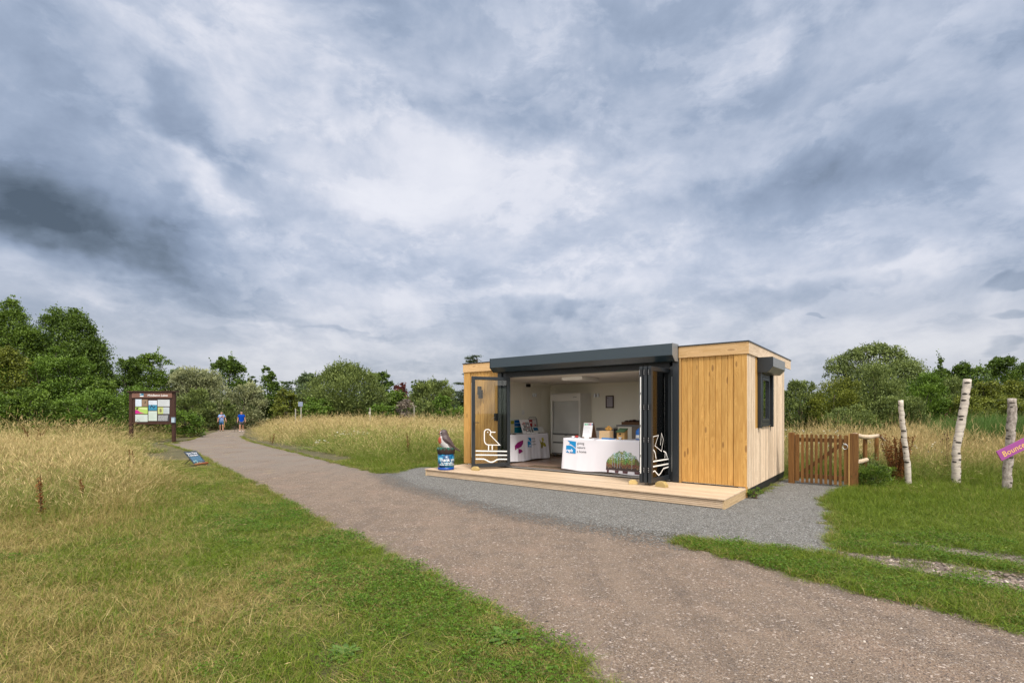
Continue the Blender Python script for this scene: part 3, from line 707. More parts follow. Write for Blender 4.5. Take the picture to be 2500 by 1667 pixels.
# tablecloth draped over a table; returns a function giving points on the drape
def drape(name, x0, x1, y0, y1, ztop, zbot, front, label, seed, fold=.02, flare=.07):
    """table rectangle in cabin coordinates; front = 'y-' or 'x+' is the printed side"""
    r = random.Random(seed); rc = .05; per = []
    cs = [(x0, y0), (x1, y0), (x1, y1), (x0, y1)]
    def corner(cx, cy, a0):
        for k in range(6):
            a = a0 + k / 5 * PI / 2; per.append((cx + rc * math.cos(a), cy + rc * math.sin(a), math.cos(a), math.sin(a)))
    def line(xa, ya, xb, yb, nx, ny, n=46):
        for k in range(1, n): per.append((xa + (xb - xa) * k / n, ya + (yb - ya) * k / n, nx, ny))
    corner(x0 + rc, y0 + rc, PI); line(x0 + rc, y0, x1 - rc, y0, 0, -1); corner(x1 - rc, y0 + rc, -PI / 2); line(x1, y0 + rc, x1, y1 - rc, 1, 0)
    corner(x1 - rc, y1 - rc, 0); line(x1 - rc, y1, x0 + rc, y1, 0, 1); corner(x0 + rc, y1 - rc, PI / 2); line(x0, y1 - rc, x0, y0 + rc, -1, 0)
    ph = [r.uniform(0, 6) for _ in range(5)]
    def off(px_, py_, nx, ny, t):
        s = px_ + py_ * 1.3
        w = math.sin(s * 9 + ph[0] + t * 1.5) * .5 + math.sin(s * 17 + ph[1] - t * 2) * .3 + math.sin(s * 31 + ph[2] + t * 2.2) * .25
        return .006 + flare * t ** 1.4 + fold * t ** .8 * w
    M = 22; vs = []; fs = []; n = len(per)
    for i in range(M + 1):
        t = i / M
        for (a, b, nx, ny) in per:
            o = off(a, b, nx, ny, t); sag = .02 * math.sin((a + b) * 5 + ph[3]) * t
            vs.append((a + nx * o, b + ny * o, ztop - .004 - (ztop - zbot) * t + sag * .7))
    for i in range(M):
        for j in range(n): fs.append(((i + 1) * n + j, (i + 1) * n + (j + 1) % n, i * n + (j + 1) % n, i * n + j))
    top = [(a, b, ztop) for (a, b, nx, ny) in per]; o = len(vs); vs += top
    for j in range(n): fs.append((j, (j + 1) % n, o + (j + 1) % n, o + j))
    fs.append(tuple(range(o, o + n)))
    mb = MB(); mb.sm = True; mb.add(vs, fs); oo = ((x0 + x1) / 2, (y0 + y1) / 2, FZ)
    ob = bobj(name, mb, M_cloth, oo, label, 'tablecloth')
    def surf(u, z):        # u along the printed side
        t = max(0, (ztop - z) / (ztop - zbot))
        if front == 'y-': q = off(u, y0, 0, -1, t) + .006; return (u, y0 - q, z)
        q = off(x1, u, 1, 0, t) + .006; return (x1 + q, u, z)
    return ob, oo, surf
def table(name, x0, x1, y0, y1, z, label):
    o = ((x0 + x1) / 2, (y0 + y1) / 2, FZ); root = broot(name, o, label, 'table')
    mb = MB(); mb.box(x0, x1, y0, y1, z - .03, z - .002); bpart(mb, 'tabletop', M_white, root, o, .004)
    for a in (x0 + .08, x1 - .08):
        for b in (y0 + .07, y1 - .07):
            mb = MB(); mb.tube([(a, b, FZ + .001), (a, b, z - .03)], .014, 8); bpart(mb, 'leg', M_grey, root, o)
T1 = 1.02
table('trestle_table', -4.17, -2.12, .04, .66, T1 - .004, 'long trestle table hidden under the white cloth at the cabin threshold')
tc1, o1, s1 = drape('tablecloth', -4.18, -2.10, .03, .67, T1, .275, 'y-', 'white printed tablecloth with a woodland picture at the open doorway', 3, .008, .05)
table('side_table', -6.85, -6.16, .42, 2.30, T1 - .004, 'table under the white cloth along the left inner wall')
tc2, o2, s2_ = drape('tablecloth', -6.88, -6.13, .40, 2.32, T1, .29, 'x+', 'white creased tablecloth with moth and petal prints along the left inner wall', 5, .028, .06)
BLUE = (.0, .22, .52); DK = (.03, .03, .04)
def logo(mb, sf, u0, u1, z0, z1):
    """blue panel with a white swooping bird across it"""
    w = u1 - u0; h = z1 - z0
    f = lambda a, b: sf(u0 + a * w, z0 + b * h)
    up = [(.10, 1.0), (1, .92), (1, .42), (.70, .60), (.48, .72), (.30, .70), (.36, .84)]
    lo = [(0, .06), (1, 0), (1, .34), (.62, .56), (.38, .62), (0, .60)]
    mb.add([f(*p) for p in up], [tuple(range(len(up)))], col=BLUE); mb.add([f(*p) for p in lo], [tuple(range(len(lo)))], col=BLUE)
    g_ = lambda a, b: tuple(Vector(sf(u0 + a, z0 + b)))
    return f
# printed side of the threshold cloth
mb = MB(); zc = .60
f = logo(mb, s1, -4.07, -3.80, .66, .97)
lift = lambda q, d: (q[0], q[1] - d, q[2])
mb.text('rspb', .105, lambda u, v: lift(s1(u, v), .014), -4.055, .70, col=(.9, .9, .95), bold=1)
for k, wd in enumerate(('giving', 'nature', 'a home')): mb.text(wd, .085, lambda u, v: s1(u, v), -3.765, .885 - k * .098, col=DK)
mb.build('print', M_paint, tc1, off=o1)
# woodland picture in the shape of a rounded animal back with short feet
mb = MB(); r = random.Random(4)
X0, X1, ZB = -2.98, -2.12, .40
def dome(u):
    q = (u - X0) / (X1 - X0); return ZB + .37 * max(0, 1 - abs(2 * q - .95) ** 2.1) ** .55 * (1 + .05 * math.sin(q * 40) + .03 * math.sin(q * 93))
ncol = 86; nrow = 26
for i in range(ncol):
    ua = X0 + (X1 - X0) * i / ncol; ub = X0 + (X1 - X0) * (i + 1) / ncol; top = (dome(ua) + dome(ub)) / 2
    jg = .05 * math.sin(i * .9) + .04 * math.sin(i * .37 + 1) + r.uniform(-.03, .03); trunk = r.random() < .07; q = i / ncol
    for j in range(nrow):
        za = ZB - .06 + (top - ZB + .06) * j / nrow; zb = ZB - .06 + (top - ZB + .06) * (j + 1) / nrow; h = (za - ZB + .06) / .4; h0 = h; h = h - (jg if h > .1 else 0)
        if h < .14: c = (.05, .03, .03)
        elif h < .17: c = (.30, .25, .10) if r.random() < .6 else (.1, .05, .03)
        elif h < .36: c = (.13, .04, .03) if r.random() < .7 else (.20, .12, .04)
        else:
            gmix = r.random(); c = (.08 + .30 * gmix * abs(math.sin(i * .13)), .14 + .22 * gmix, .03 + .05 * gmix) if q < .8 else (.14 * gmix + .03, .09, .03)
            if gmix < .28: c = (.05, .09, .03)
            if h > .62 and r.random() < .35: c = (.45, .60, .70)
        if trunk and .14 < h < .85: c = (.26, .31, .36)
        mb.add([s1(ua, za), s1(ub, za), s1(ub, zb), s1(ua, zb)], [(0, 1, 2, 3)], col=c)
for (a, b) in ((.02, .09), (.25, .36), (.47, .62), (.80, 1.0)):
    pts = [(X0 + (X1 - X0) * a, ZB - .062), (X0 + (X1 - X0) * a + .01, ZB - .115), (X0 + (X1 - X0) * b - .01, ZB - .12), (X0 + (X1 - X0) * b, ZB - .062)]
    mb.add([s1(*p) for p in pts][::-1], [(0, 1, 2, 3)], col=(.09, .035, .045))
mb.build('print', M_paint, tc1, off=o1)
# printed side of the other cloth
mb = MB(); f = logo(mb, lambda u, z: s2_(u, z), 1.20, 1.40, .64, .93)
mb.text('rspb', .078, lambda u, v: (s2_(u, v)[0] + .022, u, v), 1.21, .675, col=(.9, .9, .95), bold=1)
for k, wd in enumerate(('giving', 'nature', 'a home')): mb.text(wd, .075, lambda u, v: s2_(u, v), 1.42, .865 - k * .085, col=DK)
PUR = (.22, .0, .12)
for pts, c in (([(.60, .72), (.72, .80), (.88, .84), (1.02, .86), (1.0, .76), (.90, .68), (.74, .64), (.60, .60)], PUR), ([(.76, .63), (.90, .60), (.97, .54), (.80, .49), (.74, .52)], PUR), ([(.80, .77), (.90, .80), (.92, .77), (.84, .74)], (.6, .2, .42))):
    mb.add([s2_(*p) for p in pts], [tuple(range(len(pts)))], col=c)
YL = (.36, .32, .03)
for pts, c in (([(1.92, .88), (2.02, .90), (2.06, .80), (1.96, .76)], (.5, .45, .06)), ([(1.80, .86), (1.88, .78), (1.93, .70), (1.86, .70)], YL), ([(1.90, .76), (2.00, .77), (1.99, .62), (1.92, .56), (1.87, .62)], (.22, .19, .03)), ([(2.0, .76), (2.10, .72), (2.16, .64), (2.08, .61), (2.0, .66)], YL)):
    mb.add([s2_(*p) for p in pts], [tuple(range(len(pts)))], col=c)
mb.build('print', M_paint, tc2, off=o2)

# tall merchandising chiller with a pulled-down blind
o = (-5.92, 3.3, FZ); fr = broot('display_fridge', o, 'tall grey display fridge with its roller blind pulled down against the back wall', 'fridge')
X0, X1, Y0, Y1 = -6.47, -5.385, 2.95, 3.63
mb = MB(); mb.box(X0, X0 + .06, Y0, Y1, .36, 2.20); mb.box(X1 - .06, X1, Y0, Y1, .36, 2.20); mb.box(X0 + .06, X1 - .06, Y1 - .05, Y1, .36, 2.2)
mb.box(X0 + .06, X1 - .06, Y0 + .1, Y1 - .05, .36, .50); mb.box(X0, X1, Y0, Y1, 2.201, 2.235); bpart(mb, 'cabinet', M_fridge, fr, o, .008)
mb = MB(); mb.box(X0 + .062, X1 - .062, Y0 + .005, Y0 + .3, 2.00, 2.198); bpart(mb, 'canopy', M_fridge, fr, o, .01)
mb = MB(); mb.text('ferax', .05, lambda u, v: (u, Y0 + .002, v), X1 - .26, 2.10, col=(.2, .2, .22)) if False else mb.ribbon([(X1 - .26, 2.10), (X1 - .22, 2.125), (X1 - .17, 2.115), (X1 - .12, 2.122)], .012, lambda u, v: (u, Y0 + .002, v), col=(.15, .15, .17)); bpart(mb, 'badge', M_paint, fr, o)
mb = MB(); mb.sm = True
nn_ = 14; vs = []
for i in range(nn_ + 1):
    z = .985 + (2.0 - .985) * i / nn_; ins = .03 * math.sin(i / nn_ * PI) * 0 + .045 * (i / nn_)
    for j in range(9): u = X0 + .085 + ins * .4 + (X1 - X0 - .17 - ins * .8) * j / 8; vs.append((u, Y0 + .05 + .02 * math.sin(j * .8 + i * .25), z))
mb.add(vs, [(i * 9 + j, i * 9 + j + 1, (i + 1) * 9 + j + 1, (i + 1) * 9 + j) for i in range(nn_) for j in range(8)]); bpart(mb, 'blind', M_blind, fr, o)
mb = MB(); mb.tube([(X0 + .07, Y0 + .04, .97), (X1 - .07, Y0 + .04, .97)], .022, 8); mb.tube([(-5.95, Y0 + .03, .955), (-5.87, Y0 + .03, .955)], .028, 8); bpart(mb, 'blind_bar', M_grey, fr, o)
mb = MB(); mb.box(X0 + .065, X1 - .065, Y0 + .02, Y0 + .098, .72, .935); bpart(mb, 'lower_panel', M_fridge, fr, o, .01)
mb = MB(); mb.box(X0 + .065, X1 - .065, Y0 + .035, Y0 + .098, .375, .67); bpart(mb, 'lower_panel', M_fridge, fr, o, .008)
mb = MB(); mb.box(X0 + .065, X1 - .065, Y0 + .04, Y0 + .09, .672, .718); mb.box(X0 + .02, X1 - .02, Y0 + .03, Y1 - .03, .335, .358); bpart(mb, 'kick_strip', M_grey, fr, o)
for a in (X0 + .12, X1 - .12):
    for b in (Y0 + .1, Y1 - .1):
        mb = MB(); mb.tube([(a - .016, b, FZ + .04), (a + .016, b, FZ + .04)], .039, 12); mb.box(a - .025, a + .025, b - .015, b + .015, .30, .334); bpart(mb, 'caster', M_steel, fr, o)
# small fridge and worktop behind the long table
o = (-4.55, 3.3, FZ); sf_ = broot('under_counter_fridge', o, 'small white fridge standing between the tall fridge and the worktop', 'fridge')
mb = MB(); mb.box(-4.86, -4.30, 3.02, 3.60, FZ + .02, 1.20); bpart(mb, 'cabinet', M_white, sf_, o, .012)
mb = MB(); mb.box(-4.85, -4.31, 2.975, 3.015, FZ + .06, 1.19); bpart(mb, 'door', M_white, sf_, o, .008)
mb = MB(); mb.box(-4.85, -4.31, 2.97, 2.974, 1.10, 1.185); mb.tube([(-4.40, 2.972, 1.06), (-4.40, 2.955, 1.06)], .02, 10); bpart(mb, 'control_strip', M_grey, sf_, o)
mb = MB(); mb.box(-4.295, -4.20, 3.0, 3.6, FZ + .01, 1.16); bobj('fridge_dark_side', mb, M_black, (-4.25, 3.3, FZ), 'narrow added slab for the dark right side of the small fridge', 'panel', bevel=.004)  # black slab added for the dark side of the small fridge
o = (-3.2, 3.1, FZ); ct = broot('worktop_unit', o, 'brown worktop unit against the back wall behind the long table', 'counter')
mb = MB(); mb.box(-4.08, -2.2, 2.72, 3.62, 1.245, 1.29); bpart(mb, 'worktop', M_grey, ct, o, .006)
M_taupe = plain('taupe_panel', (.24, .20, .165), .5, 0, .4, .04)
mb = MB(); mb.box(-4.05, -3.62, 2.76, 3.6, FZ + .02, 1.244); bpart(mb, 'carcass', M_cream, ct, o, .004)
mb = MB(); mb.box(-3.617, -2.22, 2.76, 3.6, FZ + .02, 1.244); bpart(mb, 'carcass', M_taupe, ct, o, .004)
M_card = plain('brown_tray', (.16, .085, .045), .7, 0, .3, .25, 20)
o = (-3.60, 3.05, 1.29); tr = broot('shallow_tray', o, 'shallow brown tray filled with dark pouches on the worktop', 'tray')
mb = MB(); mb.box(-3.98, -3.22, 2.86, 3.2, 1.291, 1.30)
for q in ((-3.98, -3.22, 2.86, 2.875), (-3.98, -3.22, 3.185, 3.2), (-3.98, -3.965, 2.876, 3.184), (-3.235, -3.22, 2.876, 3.184)): mb.box(*q, 1.301, 1.375)
bpart(mb, 'tray', M_card, tr, o)
for k in range(6):
    mb = MB(); mb.sm = True; mb.ellipsoid((-3.88 + k * .11, 3.02 + .03 * (k % 2), 1.38 + .012 * (k % 3)), (.075, .11, .04)); bpart(mb, 'pouch', M_brown, tr, o)
for k, (xx, zz, hh, lb) in enumerate(((-3.13, 1.291, .12, 'short dark jar beside the tray on the worktop'), (-3.00, 1.291, .20, 'taller dark bottle beside the short jar on the worktop'))):
    mb = MB(); mb.sm = True; mb.lathe([(.045, zz), (.05, zz + .02), (.05, zz + hh * .65), (.022, zz + hh * .8), (.022, zz + hh)], 14, xx, 3.0); bobj('dark_jar', mb, M_brown, (xx, 3.0, 1.291), lb, 'jar')
# on the long table
def paper(x, y, w, d, rot, label, col=(.75, .76, .78), z=T1, cat='leaflet', h=.004, name='leaflet', grp='papers on the tables'):
    mb = MB(); mb.box(-w / 2, w / 2, -d / 2, d / 2, .0015, .0015 + h, col=col)
    for k in range(4): mb.box(-w * .38, w * .3, -d * .3 + k * d * .15, -d * .3 + k * d * .15 + d * .04, h + .002, h + .0028, col=tuple(c * .45 for c in col))
    ob = mb.build(name, M_paper); ob.location = BW(x, y, z); ob.rotation_euler.z = -TH + rot; tag(ob, label, cat, grp)
paper(-3.93, .22, .24, .17, .2, 'pale leaflet lying flat at the left end of the long table', (.55, .58, .66))
paper(-3.42, .16, .21, .15, -.3, 'white leaflet in front of the clipboard stand')
paper(-3.28, .12, .14, .20, .5, 'grey leaflet tucked against the front of the cardboard box', (.5, .5, .55))
paper(-2.70, .14, .21, .15, -.2, 'leaflet lying beside the nest box on the long table', (.6, .62, .66))
paper(-2.48, .18, .30, .21, .12, 'open magazine lying right of the nest box', (.62, .60, .60), h=.008)
mb = MB(); mb.prism([(0, 0), (.20, 0), (.20, .012), (0, .035)], -.13, .13, 'x', col=(.02, .17, .42)); mb.box(-.12, .05, .01, .012, .036, .037, col=(.7, .8, .9))
b_ = mb.build('leaflet_pack', M_paper, None, .002); b_.location = BW(-3.06, .13, T1 + .001); b_.rotation_euler.z = -TH - .15; tag(b_, 'blue pack of leaflets in front of the cardboard collection box', 'leaflets')
mb = MB(); mb.sm = True; mb.ellipsoid((0, 0, .028), (.05, .035, .028), col=(.5, .04, .03)); mb.sm = False; mb.box(-.13, -.055, -.03, .03, .001, .04, col=(.8, .8, .8)); mb.box(.055, .10, -.02, .02, .001, .018, col=(.8, .78, .75))
b_ = mb.build('pin_badge_pot', M_paint, None, .004); b_.location = BW(-3.98, .36, T1 + .001); b_.rotation_euler.z = -TH; tag(b_, 'small red and white pot at the left end of the long table', 'pot')
# clipboard stand
o = (-3.66, .42, T1); st = broot('clipboard_stand', o, 'wooden stand holding a white printed sheet on the long table', 'stand')
def slab(mb, x0, x1, zb, zt_, yb, yt, th, **k):
    mb.add([(x0, yb, zb), (x1, yb, zb), (x1, yt, zt_), (x0, yt, zt_), (x0, yb + th, zb), (x1, yb + th, zb), (x1, yt + th, zt_), (x0, yt + th, zt_)],
           [(0, 1, 2, 3), (7, 6, 5, 4), (0, 4, 5, 1), (1, 5, 6, 2), (2, 6, 7, 3), (3, 7, 4, 0)], **k)
mb = MB(); slab(mb, -3.80, -3.535, T1 + .002, T1 + .385, .30, .40, .008); slab(mb, -3.80, -3.535, T1 + .002, T1 + .385, .56, .41, .008); bpart(mb, 'board', M_card, st, o, .002)
mb = MB(); slab(mb, -3.79, -3.545, T1 + .03, T1 + .37, .302, .391, .003, col=(.82, .82, .84))
for k, (c_, a) in enumerate((((.15, .5, .3), 0), ((.15, .5, .3), .05), ((.2, .2, .22), .1), ((.6, .2, .3), .14), ((.1, .2, .35), .19))):
    slab(mb, -3.77 + a, -3.77 + a + .042, T1 + .315, T1 + .352, .3745, .384, .002, col=c_)
for k in range(6): slab(mb, -3.77, -3.62 + (k % 3) * .02, T1 + .27 - k * .03, T1 + .275 - k * .03, .3625 - k * .0078, .364 - k * .0078, .002, col=(.5, .5, .55))
bpart(mb, 'sheet', M_paper, st, o)
mb = MB(); mb.box(-3.72, -3.60, .27, .30, T1 + .002, T1 + .03); bpart(mb, 'ledge', M_white, st, o, .003)
# cardboard collection box with a diamond sign
o = (-3.17, .30, T1); cb = broot('collection_box', o, 'plain wooden collection box with a yellow diamond sign, on the long table', 'box')
M_ply = plain('pale_plywood', (.56, .38, .21), .6, 0, .3, .08, 20)
mb = MB(); mb.box(-3.29, -3.02, .22, .42, T1 + .001, T1 + .19); bpart(mb, 'box', M_ply, cb, o, .004)
mb = MB()
dia = [(-3.145, T1 + .165), (-3.04, T1 + .235), (-3.145, T1 + .315), (-3.25, T1 + .235)]
mb.prism(dia, .425, .433, 'y', col=(.66, .36, .08)); dd = [((a + 3.145) * .78 - 3.145, (b - T1 - .24) * .78 + T1 + .24) for a, b in dia]
mb.ribbon([(a, b) for a, b in dd], .008, lambda u, v: (u, .423, v), closed=True, col=(.12, .05, .01)); mb.ribbon([(-3.175, T1 + .24), (-3.145, T1 + .262), (-3.115, T1 + .24)], .01, lambda u, v: (u, .4225, v), col=(.12, .05, .01))
mb.box(-3.17, -3.12, .4222, .4228, T1 + .205, T1 + .225, col=(.12, .05, .01)); bpart(mb, 'diamond_sign', M_paint, cb, o)
# nest box
o = (-2.76, .36, T1); nb = broot('nest_box', o, 'wooden nest box with green sloping roof and round hole, on the long table', 'nest box')
mb = MB(); mb.prism([(.27, T1 + .001), (.45, T1 + .001), (.45, T1 + .235), (.27, T1 + .17)], -2.86, -2.67, 'x'); bpart(mb, 'box', M_gatelight, nb, o, .003)
M_green = plain('green_felt', (.045, .085, .04), .8, 0, .3, .2, 30)
mb = MB(); mb.prism([(.235, T1 + .165), (.46, T1 + .243), (.46, T1 + .258), (.235, T1 + .18)], -2.87, -2.66, 'x'); bpart(mb, 'roof', M_green, nb, o, .002)
mb = MB(); mb.prism([(-2.775 + .024 * math.cos(a), T1 + .125 + .024 * math.sin(a)) for a in np.linspace(0, 2 * PI, 17)[:-1]], .266, .2695, 'y'); bpart(mb, 'entrance_hole', M_black, nb, o)
mb = MB(); mb.lathe([(.018, T1 + .001), (.02, T1 + .02), (.05, T1 + .055), (.047, T1 + .055), (.018, T1 + .024)], 14, -2.74, .19); bobj('paper_cup', mb, M_white, (-2.74, .19, T1), 'small white flared dish in front of the nest box', 'dish')
o = (-2.36, .42, T1); cj = broot('collecting_jug', o, 'blue plastic collecting tin half hidden by the folded doors', 'collecting tin')
M_bl = plain('blue_plastic', (.01, .14, .50), .35, 0, .5)
mb = MB(); mb.sm = True; mb.lathe([(.085, T1 + .001), (.09, T1 + .02), (.09, T1 + .19), (.07, T1 + .235), (.03, T1 + .255), (.03, T1 + .27)], 20, -2.36, .42); bpart(mb, 'tin', M_bl, cj, o)
mb = MB(); mb.sm = True; mb.lathe([(.0925, T1 + .03), (.0925, T1 + .11)], 20, -2.36, .42); bpart(mb, 'band', M_white, cj, o)
# on the side table
o = (-6.5, .9, T1)
mb = MB(); mb.box(-6.75, -6.70, .46, 1.05, T1 + .001, T1 + .42, col=(.62, .66, .62)); mb.box(-6.699, -6.69, .47, .62, T1 + .02, T1 + .27, col=(.66, .60, .40)); mb.box(-6.699, -6.69, .47, .62, T1 + .28, T1 + .38, col=(.30, .30, .03))
mb.box(-6.699, -6.69, .64, 1.04, T1 + .02, T1 + .19, col=(.0, .17, .24)); mb.box(-6.699, -6.69, .64, 1.04, T1 + .21, T1 + .40, col=(.0, .09, .33)); mb.box(-6.689, -6.688, .68, .98, T1 + .30, T1 + .31, col=(.6, .75, .85))
ld_ = bobj('leaflet_display', mb, M_paper, (-6.72, .75, T1), 'wide display of blue, teal and olive folders on the side table', 'display')
ld_.location += BV * .72
o = (-6.45, 1.30, T1); pb = broot('table_notice', o, 'white framed notice of dark pictures leaning on the side table', 'notice')
def slabx(mb, y0, y1, zb, zt_, xb, xt, th, **k):
    mb.add([(xb, y0, zb), (xb, y1, zb), (xt, y1, zt_), (xt, y0, zt_), (xb - th, y0, zb), (xb - th, y1, zb), (xt - th, y1, zt_), (xt - th, y0, zt_)],
           [(0, 1, 2, 3), (7, 6, 5, 4), (0, 4, 5, 1), (1, 5, 6, 2), (2, 6, 7, 3), (3, 7, 4, 0)], **k)
mb = MB(); slabx(mb, 1.05, 1.50, T1 + .002, T1 + .41, -6.38, -6.52, .012, col=(.78, .78, .80)); r = random.Random(2)
for i in range(7):
    for j in range(6):
        if r.random() < .9:
            ya = 1.10 + j * .062; za = T1 + .04 + i * .043; k = (za - T1) / .41
            slabx(mb, ya, ya + .05, za, za + .034, -6.378 - .14 * k, -6.378 - .14 * (k + .083), .001, col=(.06, .06, .07) if r.random() < .85 else (.4, .1, .1))
bpart(mb, 'board', M_paper, pb, o)
mb = MB(); slabx(mb, 1.24, 1.54, T1 + .002, T1 + .06, -6.22, -6.26, .006, col=(.80, .80, .82)); mb.box(-6.216, -6.214, 1.28, 1.30, T1 + .02, T1 + .04, col=DK); bobj('tent_card', mb, M_paper, (-6.24, 1.39, T1), 'folded white name card at the front of the side table', 'card')
o = (-6.6, 1.95, T1); rk = broot('leaflet_rack', o, 'dark wire rack of red and white leaflets at the far end of the side table', 'rack')
mb = MB(); mb.tube([(-6.72, 1.66, T1 + .002), (-6.74, 1.67, T1 + .40), (-6.74, 1.73, T1 + .47), (-6.74, 2.06, T1 + .47), (-6.74, 2.12, T1 + .40), (-6.72, 2.13, T1 + .002)], .014, 8); mb.box(-6.75, -6.742, 1.68, 2.11, T1 + .02, T1 + .42); bpart(mb, 'rack_frame', M_grey, rk, o)
mb = MB(); mb.box(-6.738, -6.73, 1.71, 1.87, T1 + .20, T1 + .40, col=(.33, .015, .02)); mb.box(-6.7295, -6.729, 1.75, 1.83, T1 + .29, T1 + .34, col=(.7, .5, .5)); bpart(mb, 'red_leaflet', M_paper, rk, o)
mb = MB(); mb.box(-6.738, -6.73, 1.88, 2.08, T1 + .20, T1 + .40, col=(.6, .58, .56)); mb.add([(-6.729, 1.98, T1 + .21), (-6.729, 2.07, T1 + .21), (-6.729, 2.0, T1 + .30)], [(0, 1, 2)], col=(.4, .02, .03)); bpart(mb, 'white_leaflet', M_paper, rk, o)
mb = MB(); slabx(mb, 1.66, 2.20, T1 + .02, T1 + .19, -6.50, -6.60, .01, col=(.58, .58, .56)); slabx(mb, 1.69, 1.93, T1 + .08, T1 + .17, -6.532, -6.585, .001, col=(.01, .12, .25)); bpart(mb, 'price_board', M_paper, rk, o)
mb = MB(); mb.box(-6.34, -6.22, 1.62, 1.90, T1 + .001, T1 + .035, col=(.74, .74, .76)); mb.box(-6.42, -6.35, 1.95, 2.2, T1 + .001, T1 + .02, col=(.15, .15, .17)); bobj('booklet_pile', mb, M_paper, (-6.3, 1.9, T1), 'low pile of white booklets in front of the leaflet rack', 'booklets')
mb = MB(); mb.sm = True; mb.ellipsoid((-6.3, .60, T1 + .012), (.06, .09, .014), col=(.06, .035, .02)); mb.ellipsoid((-6.32, .86, T1 + .012), (.05, .08, .016), col=(.10, .06, .03)); bobj('leather_coaster', mb, M_paint, (-6.3, .7, T1), 'small brown items lying at the near end of the side table', 'coasters')
mb = MB(); mb.prism([(2.42, FZ + .002), (2.62, FZ + .002), (2.55, .80), (2.43, .80)], -6.60, -6.58, 'x'); bobj('leaning_panel', mb, M_white, (-6.59, 2.5, FZ), 'white panel standing on the floor between the side table and tall fridge', 'panel')
pb.location += BV * .30 + BU * .02; rk.location += BV * .14 + BU * .22
# fixed to walls and ceiling
mb = MB(); mb.box(-4.56, -3.96, .58, 1.47, 2.475, 2.556); cl_ = bobj('ceiling_light', mb, M_white, (-4.26, 1.0, 2.55), 'square white light box on the cabin ceiling', 'ceiling light', bevel=.006)
mb = MB(); mb.box(-4.53, -3.99, .61, 1.44, 2.470, 2.4745); mb.build('diffuser', M_white, cl_, off=(-4.26, 1.0, 2.55))
def spot(o, nx, ny, label):
    e = broot('wall_spotlight', o, label, 'wall lamp', 'steel wall spotlights')
    mb = MB(); mb.tube([o, (o[0] + nx * .03, o[1] + ny * .03, o[2])], .045, 12); bpart(mb, 'mount', M_steel, e, o)
    for s_ in (-1, 1):
        c = (o[0] + nx * .07 + abs(ny) * s_ * .06, o[1] + ny * .07 + abs(nx) * s_ * .06, o[2]); mb = MB(); mb.tube([(c[0], c[1], c[2] - .05), (c[0], c[1], c[2] + .06)], .034, 12); bpart(mb, 'lamp_head', M_steel, e, o)
spot((-6.925, 2.62, 2.19), 1, 0, 'steel spotlight on the left inner wall'); spot((-5.17, 3.65, 2.17), 0, -1, 'steel spotlight on the back wall beside the tall fridge')
o = (-4.74, 3.65, 1.97); pf = broot('framed_certificate', o, 'small dark-framed certificate hanging on the back wall', 'picture')
mb = MB()
for q in ((-4.875, -4.845, 1.78, 2.16), (-4.64, -4.61, 1.78, 2.16), (-4.845, -4.64, 1.78, 1.81), (-4.845, -4.64, 2.13, 2.16)): mb.box(q[0], q[1], 3.625, 3.652, q[2], q[3])
bpart(mb, 'frame', M_brown, pf, o)
mb = MB(); mb.box(-4.845, -4.64, 3.635, 3.652, 1.81, 2.13, col=(.42, .40, .46)); mb.box(-4.82, -4.79, 3.633, 3.6345, 2.08, 2.10, col=DK); bpart(mb, 'sheet', M_paper, pf, o)
mb = MB(); mb.box(-6.90, -6.70, 3.58, 3.655, 2.36, 2.46); bobj('junction_box', mb, M_cream, (-6.8, 3.62, 2.4), 'cream electrical box on the back wall above the tall fridge', 'electrical box', bevel=.006)
o = (-6.9, 2.2, 2.5); sc_ = broot('security_camera', o, 'small black security camera high on the left inner wall', 'camera')
mb = MB(); mb.box(-6.925, -6.86, 2.17, 2.23, 2.44, 2.53); bpart(mb, 'bracket', M_white, sc_, o, .004); mb = MB(); mb.box(-6.86, -6.74, 2.15, 2.25, 2.43, 2.53); bpart(mb, 'housing', M_black, sc_, o, .01)
mb = MB(); mb.box(-6.925, -6.915, 2.02, 2.15, 1.58, 1.72); mb.tube([(-6.912, 2.08, 1.6), (-6.90, 2.08, 1.65), (-6.912, 2.08, 1.70)], .008, 6); bobj('light_switch', mb, M_white, (-6.92, 2.1, 1.65), 'white switch plate on the left inner wall near the open door', 'switch', bevel=.002)
mb = MB(); mb.box(-5.3, -4.3, .13, .42, .2505, .258); bobj('door_mat', mb, plain('coir_mat', (.10, .075, .05), .95, 0, .1, .3, 60, .5), (-4.8, .28, FZ), 'brown doormat just inside the threshold', 'doormat', bevel=.002)

# ------------------------------------------------------------------ robin-topped collection bin on the deck corner
cbp = Vector((-1.69, 12.80, .186)); tub = empty('charity_bin', cbp, 0, 'blue collection bin with a painted robin on its lid, on the deck', 'collection bin')
mb = MB(); mb.sm = True; mb.lathe([(.205, .0), (.208, .065)], 40); mb.build('base_band', plain('deep_blue', (.0, .06, .34), .35, 0, .5), tub)
M_tub, t_, b_ = newmat('bin_wrap'); tc_ = t_.n.new('ShaderNodeTexCoord'); nz = t_.noise(tc_.outputs['Object'], 9, 5, .65, 1.2)
t_.l.new(t_.ramp(nz, [(.30, (.0, .015, .06)), (.45, (.0, .07, .20)), (.56, (.01, .20, .36)), (.68, (.12, .45, .60)), (.8, (.03, .16, .3))]), b_.inputs['Base Color']); b_.inputs['Roughness'].default_value = .3
mb = MB(); mb.sm = True; mb.lathe([(.207, .0655), (.207, .402)], 40); mb.build('tub', M_tub, tub)
def cyl(u, v): a = -PI / 2 + u / .2095; return (.2095 * math.cos(a), .2095 * math.sin(a), v)
mb = MB(); mb.text('Thank you', .115, cyl, -.165, .225, col=(.85, .88, .9), bold=1)
